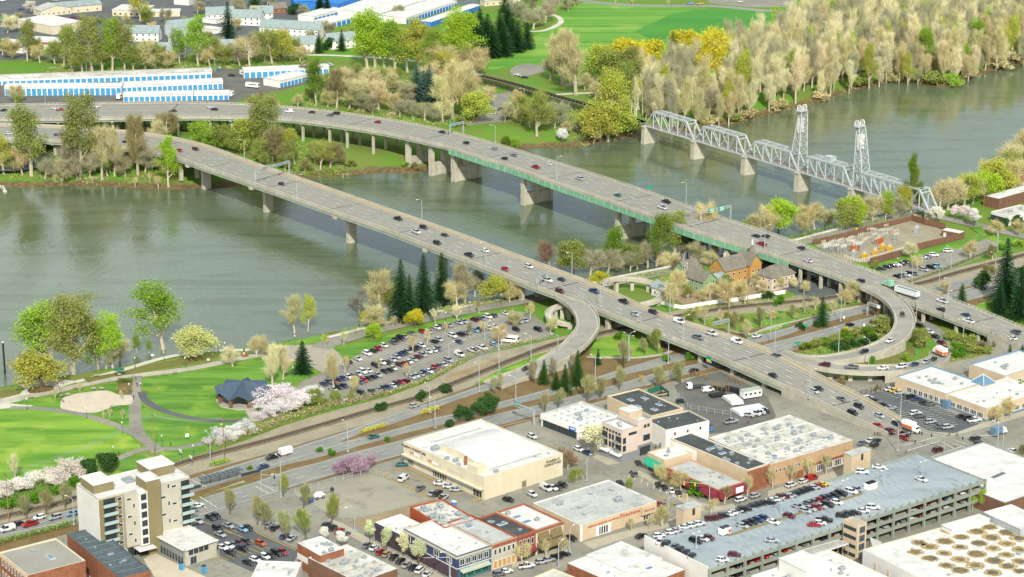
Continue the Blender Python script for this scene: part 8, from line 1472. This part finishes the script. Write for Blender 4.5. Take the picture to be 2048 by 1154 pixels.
 # ================================================================ FENCES AND WALLS
def fence(label,pts,h,mt,post=3.0,z=.3,solid=True,name='fence',cat='fence',bars=2,th=.12):
 C_=[at(x,y,z) for x,y in pts]; r_=empty(name,C_[0]); top(r_,label,cat); o=C_[0]
 for a,b_ in zip(C_[:-1],C_[1:]):
  d=b_-a; ln=d.length; rz=math.atan2(d.y,d.x); n=max(1,int(ln/post))
  for k in range(n):
   c=a+d*((k+.5)/n)-o
   if solid: MB().box(c,(ln/n-.04,th,h),rz).build('panel',mt,r_)
   p=a+d*(k/n)-o; MB().box(p,(.16,.16,h+.1),rz).build('post',mt,r_)
  if not solid:
   for j in range(bars): mb=MB(); zz=Vector((0,0,h*(j+1)/bars-.05)); mb.beam(a-o+zz,b_-o+zz,.07); mb.build('rail',mt,r_)
h_=lambda*a: q('h',*a)
fence('brick perimeter wall with pale gate panels around the substation',h_(700,770,1230,620,1330,570,1860,440,2000,400) ,3.0,'brick_brown',6,name='brick_wall',cat='wall',th=.4); fence('brick rear wall of the substation along the river road',h_(-100,480,400,370,800,260,1290,150),2.2,'brick_brown',6,name='brick_wall',cat='wall',th=.4); fence('brick end wall of the substation by the bend',h_(1290,150,1480,210,1760,270),3.0,'brick_brown',6,name='brick_wall',cat='wall',th=.4); fence('white picket fence inside the substation',h_(350,680,560,745,860,660,1200,560),1.6,'sign_white',1.6,solid=False,bars=2); fence('white zigzag garden fence below the orange and green houses',q('g',0,800,180,850,300,870,560,830,800,790,880,790,1240,730,1500,690,1700,660),1.7,'sign_white',2.5); fence('dark metal fence between the bridge wall and office car park',q('23',700,855,820,820,1010,770),2.2,'dark_metal',2.5,solid=False,bars=3); fence('chain-link fence along the vacant lot',q('31',250,500,560,420,900,330,1130,400),1.9,'galv',3,solid=False,bars=2); fence('chain-link fence along the front of the riverside car park',[(690,803),(776,789),(860,759),(919,726),(1000,697)],1.5,'metal_grey',3,solid=False,bars=2); fence('chain-link fence around the construction yard',q('22',1330,860,1420,960,1740,1010,1745,980),2.2,'galv',3,solid=False,bars=2); fence('green screen fence at the corner of the yard',q('22',1080,830,1180,800,1250,850),2.2,'dark_green',2.5); fence('white post fence at the end of the car park front row',q('21',700,890,760,880),1.2,'sign_white',.8,solid=False,bars=3); fence('yellow guard rail at the furniture store corner',q('31',1730,560,1800,540),1.1,'yellow_paint',1.2,solid=False,bars=2); fence('black fence beside the small block of flats',q('32',1000,180,1215,110),1.6,'dark_metal',2.0,solid=False,bars=3); fence('pale fence between the far flats and the undergrowth',[(430,116),(520,110),(620,106)],1.8,'timber_pale',5)
# ================================================================ SUBSTATION AND YARD
def gear_box(label,tile,x,y,kind,z=.4):
 r_=empty({'t': 'transformer','f': 'switch_frame','i': 'insulator_rack'}[kind],at(*q(tile,x,y)[0],z),ANG_A+random.uniform(-.1,.1)); top(r_,label,{'t': 'transformer','f': 'switchgear','i': 'insulators'}[kind],'substation equipment'); return r_
for i,(x,y,mt) in enumerate(((480,590,'orange_plastic'),(830,480,'orange_plastic'),(625,690,'yellow_paint'),(775,640,'yellow_paint'),(880,570,'yellow_paint'),(980,590,'yellow_paint'),(1360,320,'galv'),(470,660,'galv'))):
 r_=gear_box('%s transformer with cooling fins in the substation, %s from left' % ({'orange_plastic': 'orange','yellow_paint': 'yellow','galv': 'grey'}[mt],ordn(i)),'h',x,y,'t'); s_=1.0 if mt !='orange_plastic' else 1.25; MB().box((0,0,.3),(2.4*s_,1.6*s_,2.4*s_)).build('tank',mt,r_); MB().box((0,0,0),(3,2.2,.3)).build('plinth','concrete',r_)
 for k in range(5): MB().box((-1.0*s_+.5*k*s_,-1.0*s_,.5),(.12,.5,1.9*s_)).build('fin',mt,r_)
 for k in range(3): MB().tube((-.7+.7*k,0,2.6*s_),(-.7+.7*k,0,3.9*s_),.14,.08,6).build('bushing','stone_white',r_)
rr=random.Random(12); fr_=[]
for i,(u,v) in enumerate(sorted((rr.random(),rr.random()) for _ in range(60))):
 x=40+u*1050; y=530-u*150+v*140-(60 if u > .6 else 0)
 r_=gear_box('steel switch frame with white insulators in the substation yard, %s from left' % ordn(i),'h',x,y,'f'); hgt=rr.uniform(2.6,4.6); w_=rr.uniform(2,3.6)
 for s in (-1,1): MB().beam((s*w_/2,0,0),(s*w_/2,0,hgt),.14).build('leg','galv',r_)
 MB().beam((-w_/2,0,hgt),(w_/2,0,hgt),.16).build('beam','bark_pale',r_)
 for k in range(4): MB().tube((-w_/2+w_*k/3,0,hgt),(-w_/2+w_*k/3,0,hgt+.9),.13,.1,6).build('insulator','stone_white',r_)
b=Bld('control_house','small brick control house with white roof at the substation',*q('h',1960,330,2035,300,1750,265),3.4,'brick_brown','roof_bright',.2,cap='roof_white'); b.win('L',.2,.2,1.4,2.2,'stone_white','white_paint',name='door'); b.win('L',.75,.2,1.4,2.2,'stone_white','white_paint',name='door')
mat('plastic_wrap','dfe3e1','cfd5d3',1.5,rough=.4)
def stack(label,tile,x,y,n,ln,rz,mt,w=1.0,h=.5,rows=2,name='pipe_stack',cat='stack'):
 r_=empty(name,at(*q(tile,x,y)[0],.4),rz); top(r_,label,cat)
 for j in range(rows):
  for k in range(n-j): MB().tube((-ln/2,(k-(n-j)/2)*w,.25+j*h),(ln/2,(k-(n-j)/2)*w,.25+j*h),h*.5,None,7).build('pipe',mt,r_) if mt !='plastic_wrap' else MB().box((0,(k-(n-j)/2)*w,.1+j*h),(ln,w*.9,h*.9)).build('bundle',mt,r_)
stack('stack of white-wrapped boards in the construction yard','22',1750,880,6,5,R(20),'plastic_wrap',1.5,.7,2); stack('long white pile of wrapped materials at the yard edge','22',1880,960,5,12,R(25),'plastic_wrap',1.6,.6,2); stack('black pipes on the ground beside the white van in the yard','22',1630,840,6,6,R(20),'pipe_black',.6,.5,2); stack('black pipe bundle on racks in the middle of the yard','22',1760,800,6,7,R(-35),'pipe_black',.5,.45,3); stack('dark pipes near the bridge wall','22',1650,790,5,6,R(-35),'pipe_black',.5,.45,2)
for i,(x,y) in enumerate(((1660,800),(1780,740),(1500,700))):
 r_=empty('pipe_rack',at(*q('22',x,y)[0],.4),R(-35)); top(r_,'pale timber pipe rack in the yard, %s from left' % ordn(2 if i==1 else (1 if i==0 else 0)),'rack')
 for k in range(4):
  MB().box((-3+2*k,-1,0),(.15,.15,2.6)).build('post','wood_pole',r_); MB().box((-3+2*k,1,0),(.15,.15,2.6)).build('post','wood_pole',r_); MB().box((-3+2*k,0,1.2),(.12,2.2,.12)).build('crossbar','wood_pole',r_)
 MB().box((0,-1,2.5),(6.4,.15,.12)).build('rail','wood_pole',r_)
r_=empty('site_office',at(*q('22',1900,850)[0],.4),R(25)); top(r_,'white flat-roofed site office in the construction yard','cabin'); MB().box((0,0,.3),(8,3,2.7)).build('wall','sign_white',r_); MB().box((0,0,3.0),(8.4,3.4,.2)).build('roof','girder_pale',r_)
for k in range(4): obj('window',win_mesh('glass','white_paint',0),r_,(-3+2*k,-1.5,1.3),0,(1.2,1,1.0))
r_=empty('scaffold',at(*q('g',335,500)[0],.4),ANG_A); top(r_,'white scaffold tower against the sage green house','scaffold')
for x in (-.8,.8):
 for y in (-.6,.6): MB().beam((x,y,0),(x,y,9),.09).build('standard','sign_white',r_)
for k in range(5):
 for y in (-.6,.6): MB().beam((-.8,y,1.8*k+.2),(.8,y,1.8*k+1.8),.06).build('brace','sign_white',r_)
 MB().box((0,0,1.8*k+1.6),(1.6,1.2,.06)).build('platform','timber_pale',r_)
 # ================================================================ PEOPLE
def person_mesh(stride,arm):
 J_={'pel': (0,0,.95),'sp': (0,0,1.2),'ch': (0,0,1.42),'nk': (0,0,1.52),'hd': (.02,0,1.62),'ht': (.02,0,1.76),'hl': (0,.1,.92),'kl': (stride*.5,.1,.5),'al': (stride*.7-.05,.1,.08),'tl': (stride*.7+.16,.1,.05),'hr': (0,-.1,.92),'kr': (-stride*.2,-.1,.5),'ar': (-stride*.8,-.1,.1),'tr': (-stride*.8+.18,-.1,.05),'sl': (0,.19,1.42),'el': (-arm*.5,.26,1.15),'wl': (-arm*.2,.27,.9),'fl': (-arm*.1,.27,.8),'sr': (0,-.19,1.42),'er': (arm*.5,-.26,1.15),'wr': (arm*.9,-.26,.95),'fr': (arm*1.1,-.26,.86)}
 rad={'pel': .15,'sp': .14,'ch': .16,'nk': .06,'hd': .10,'ht': .08,'hl': .1,'kl': .065,'al': .045,'tl': .04,'hr': .1,'kr': .065,'ar': .045,'tr': .04,'sl': .07,'el': .05,'wl': .035,'fl': .04,'sr': .07,'er': .05,'wr': .035,'fr': .04}
 E_='pel-sp sp-ch ch-nk nk-hd hd-ht pel-hl hl-kl kl-al al-tl pel-hr hr-kr kr-ar ar-tr ch-sl sl-el el-wl wl-fl ch-sr sr-er er-wr wr-fr'.split(); K_=list(J_); me=bpy.data.meshes.new('person'); me.from_pydata([J_[k] for k in K_],[tuple(K_.index(x) for x in e.split('-')) for e in E_],[]); o=bpy.data.objects.new('t',me); COL.objects.link(o); o.modifiers.new('s','SKIN'); sv_=me.skin_vertices[0].data
 for k,n_ in enumerate(K_): sv_[k].radius=(rad[n_],)*2; sv_[k].use_root=n_=='pel'
 o.modifiers.new('u','SUBSURF').levels=1; bpy.context.view_layer.update(); m2=bpy.data.meshes.new_from_object(o.evaluated_get(bpy.context.evaluated_depsgraph_get())); bpy.data.objects.remove(o); m2.materials.clear(); return m2
PMS=[person_mesh(.35,.25),person_mesh(.05,.1)]
def person(label,p,rz,shirt,legs,walk=True):
 key=('p',walk,shirt,legs)
 if key not in _cache:
  m2=PMS[0 if walk else 1].copy()
  for x in (shirt,legs,'skin','cloth_dark'): m2.materials.append(M[x])
  for f in m2.polygons: c=f.center; f.material_index=3 if (c.z > 1.68 or c.z < .1) else 2 if (c.z > 1.5 or (abs(c.y) > .2 and c.z < .95)) else 0 if c.z > .95 else 1
  _cache[key]=m2
 r_=obj('person',_cache[key],None,p,rz); top(r_,label,'person'); return r_
for i,(tl,x,y,s,l,w,lb) in enumerate((('20',1080,715,'cloth_blue','cloth_dark',1,'person in blue walking at the top of the central park path'),('20',1092,768,'cloth_dark','cloth_dark',1,'person in dark clothes walking down the park path, left of a pair'),('20',1118,768,'cloth_white','cloth_dark',1,'person in white top walking down the park path, right of a pair'),('20',1063,868,'cloth_dark','cloth_blue',1,'person alone at mid-length of the central park path'),('21',550,395,'cloth_dark','cloth_dark',0,'person in dark clothes standing on the river path by the lawn'),('33',1443,35,'cloth_dark','cloth_blue',0,'person waiting on the far corner of the junction, left'),('33',1505,35,'cloth_blue','cloth_dark',1,'person in blue on the far corner of the junction, right'),('33',1100,172,'cloth_dark','cloth_dark',1,'person crossing at the near left corner of the junction'),('33',1172,95,'cloth_dark','cloth_blue',0,'person standing on the bridge-side corner of the junction'),('33',850,30,'cloth_red','cloth_dark',0,'person in red beside the tan shops, left of a small group'),('33',872,32,'cloth_dark','cloth_dark',0,'person in dark clothes in the middle of the group by the tan shops'),('33',890,28,'cloth_blue','cloth_dark',0,'person in blue at the right of the group by the tan shops'),('32',1063,740,'cloth_dark','cloth_dark',1,'person in dark clothes walking past the tyre shop entrance'),('22',1880,1062,'cloth_red','cloth_dark',0,'person in red standing in the yard beside parked cars'),('30',945,185,'cloth_blue','cloth_dark',1,'person on the park path behind the dark evergreens'),('30',1360,110,'cloth_dark','cloth_dark',1,'person on the lower park path right of the wooden pole'))): person(lb,at(*q(tl,x,y)[0],.335),random.uniform(0,6.28),s,l,bool(w))
# ================================================================ PAINTED STALL LINES
def stalls(name,rows,mt='line_white',z=.34):
 mb=MB()
 for (x0,y0),(x1,y1),n,ln,rz in rows:
  a,b_=at(x0,y0,z),at(x1,y1,z); d=Vector((math.cos(rz),math.sin(rz),0)); nrm=Vector((-d.y,d.x,0))*.1
  for k in range(n+1): p=a.lerp(b_,k/n); mb.quad(p+nrm,p-nrm,p-nrm+d*ln,p+nrm+d*ln)
 o=mb.build(name,mt); o['kind']='structure'
T21=lambda x,y: q('21',x,y)[0]
stalls('stall_marking',[(T21(705,575),T21(1990,170),50,5.2,ANG_B),(T21(500,740),T21(1900,285),54,5.2,ANG_B),(T21(560,780),T21(1980,330),56,5.2,ANG_B),(T21(740,850),T21(1980,430),50,5.2,ANG_B),(q('22',40,395)[0],q('22',320,345)[0],8,5,ANG_B),(q('13',880,985)[0],q('13',1820,765)[0],26,5,ANG_B+R(20)),(q('13',1010,1040)[0],q('13',1700,850)[0],22,5,ANG_B),(q('23',940,790)[0],q('23',1700,1050)[0],22,5,R(200)),(q('23',760,870)[0],q('23',1290,1110)[0],18,5,R(20)),(q('23',1130,960)[0],q('23',1420,1080)[0],9,5,R(20)),(q('10',20,130)[0],q('10',400,60)[0],14,6,R(60)),(q('31',860,900)[0],q('31',1380,1154)[0],13,5.5,R(65)),(q('31',80,745)[0],q('31',320,880)[0],6,5.5,R(65)),(q('31',530,740)[0],q('31',740,830)[0],5,5.5,R(65)),(q('32',1130,415)[0],q('32',1350,500)[0],5,5,R(100))])
stalls('stall_marking',[(q('31',940,320)[0],q('31',1380,520)[0],12,4.5,R(62)),(q('31',1200,290)[0],q('31',1640,500)[0],12,5,R(185)),(q('30',1560,830)[0],q('30',2000,730)[0],10,4.5,R(-45)),(q('30',1700,1000)[0],q('31',40,900)[0],8,4.5,R(-45))],'line_yellow')
linemesh([(q('31',1200,282,1420,385,1640,485),0,0,0,.4),(q('31',930,315,1380,520),0,0,0,.25),(q('30',1560,690,2037,880),0,0,0,.25),(q('31',0,800,320,940),0,0,0,.3),(q('31',310,600,440,665),0,0,0,.4),(q('21',525,655,540,640),0,0,0,.4)],'kerb_paint','line_yellow')
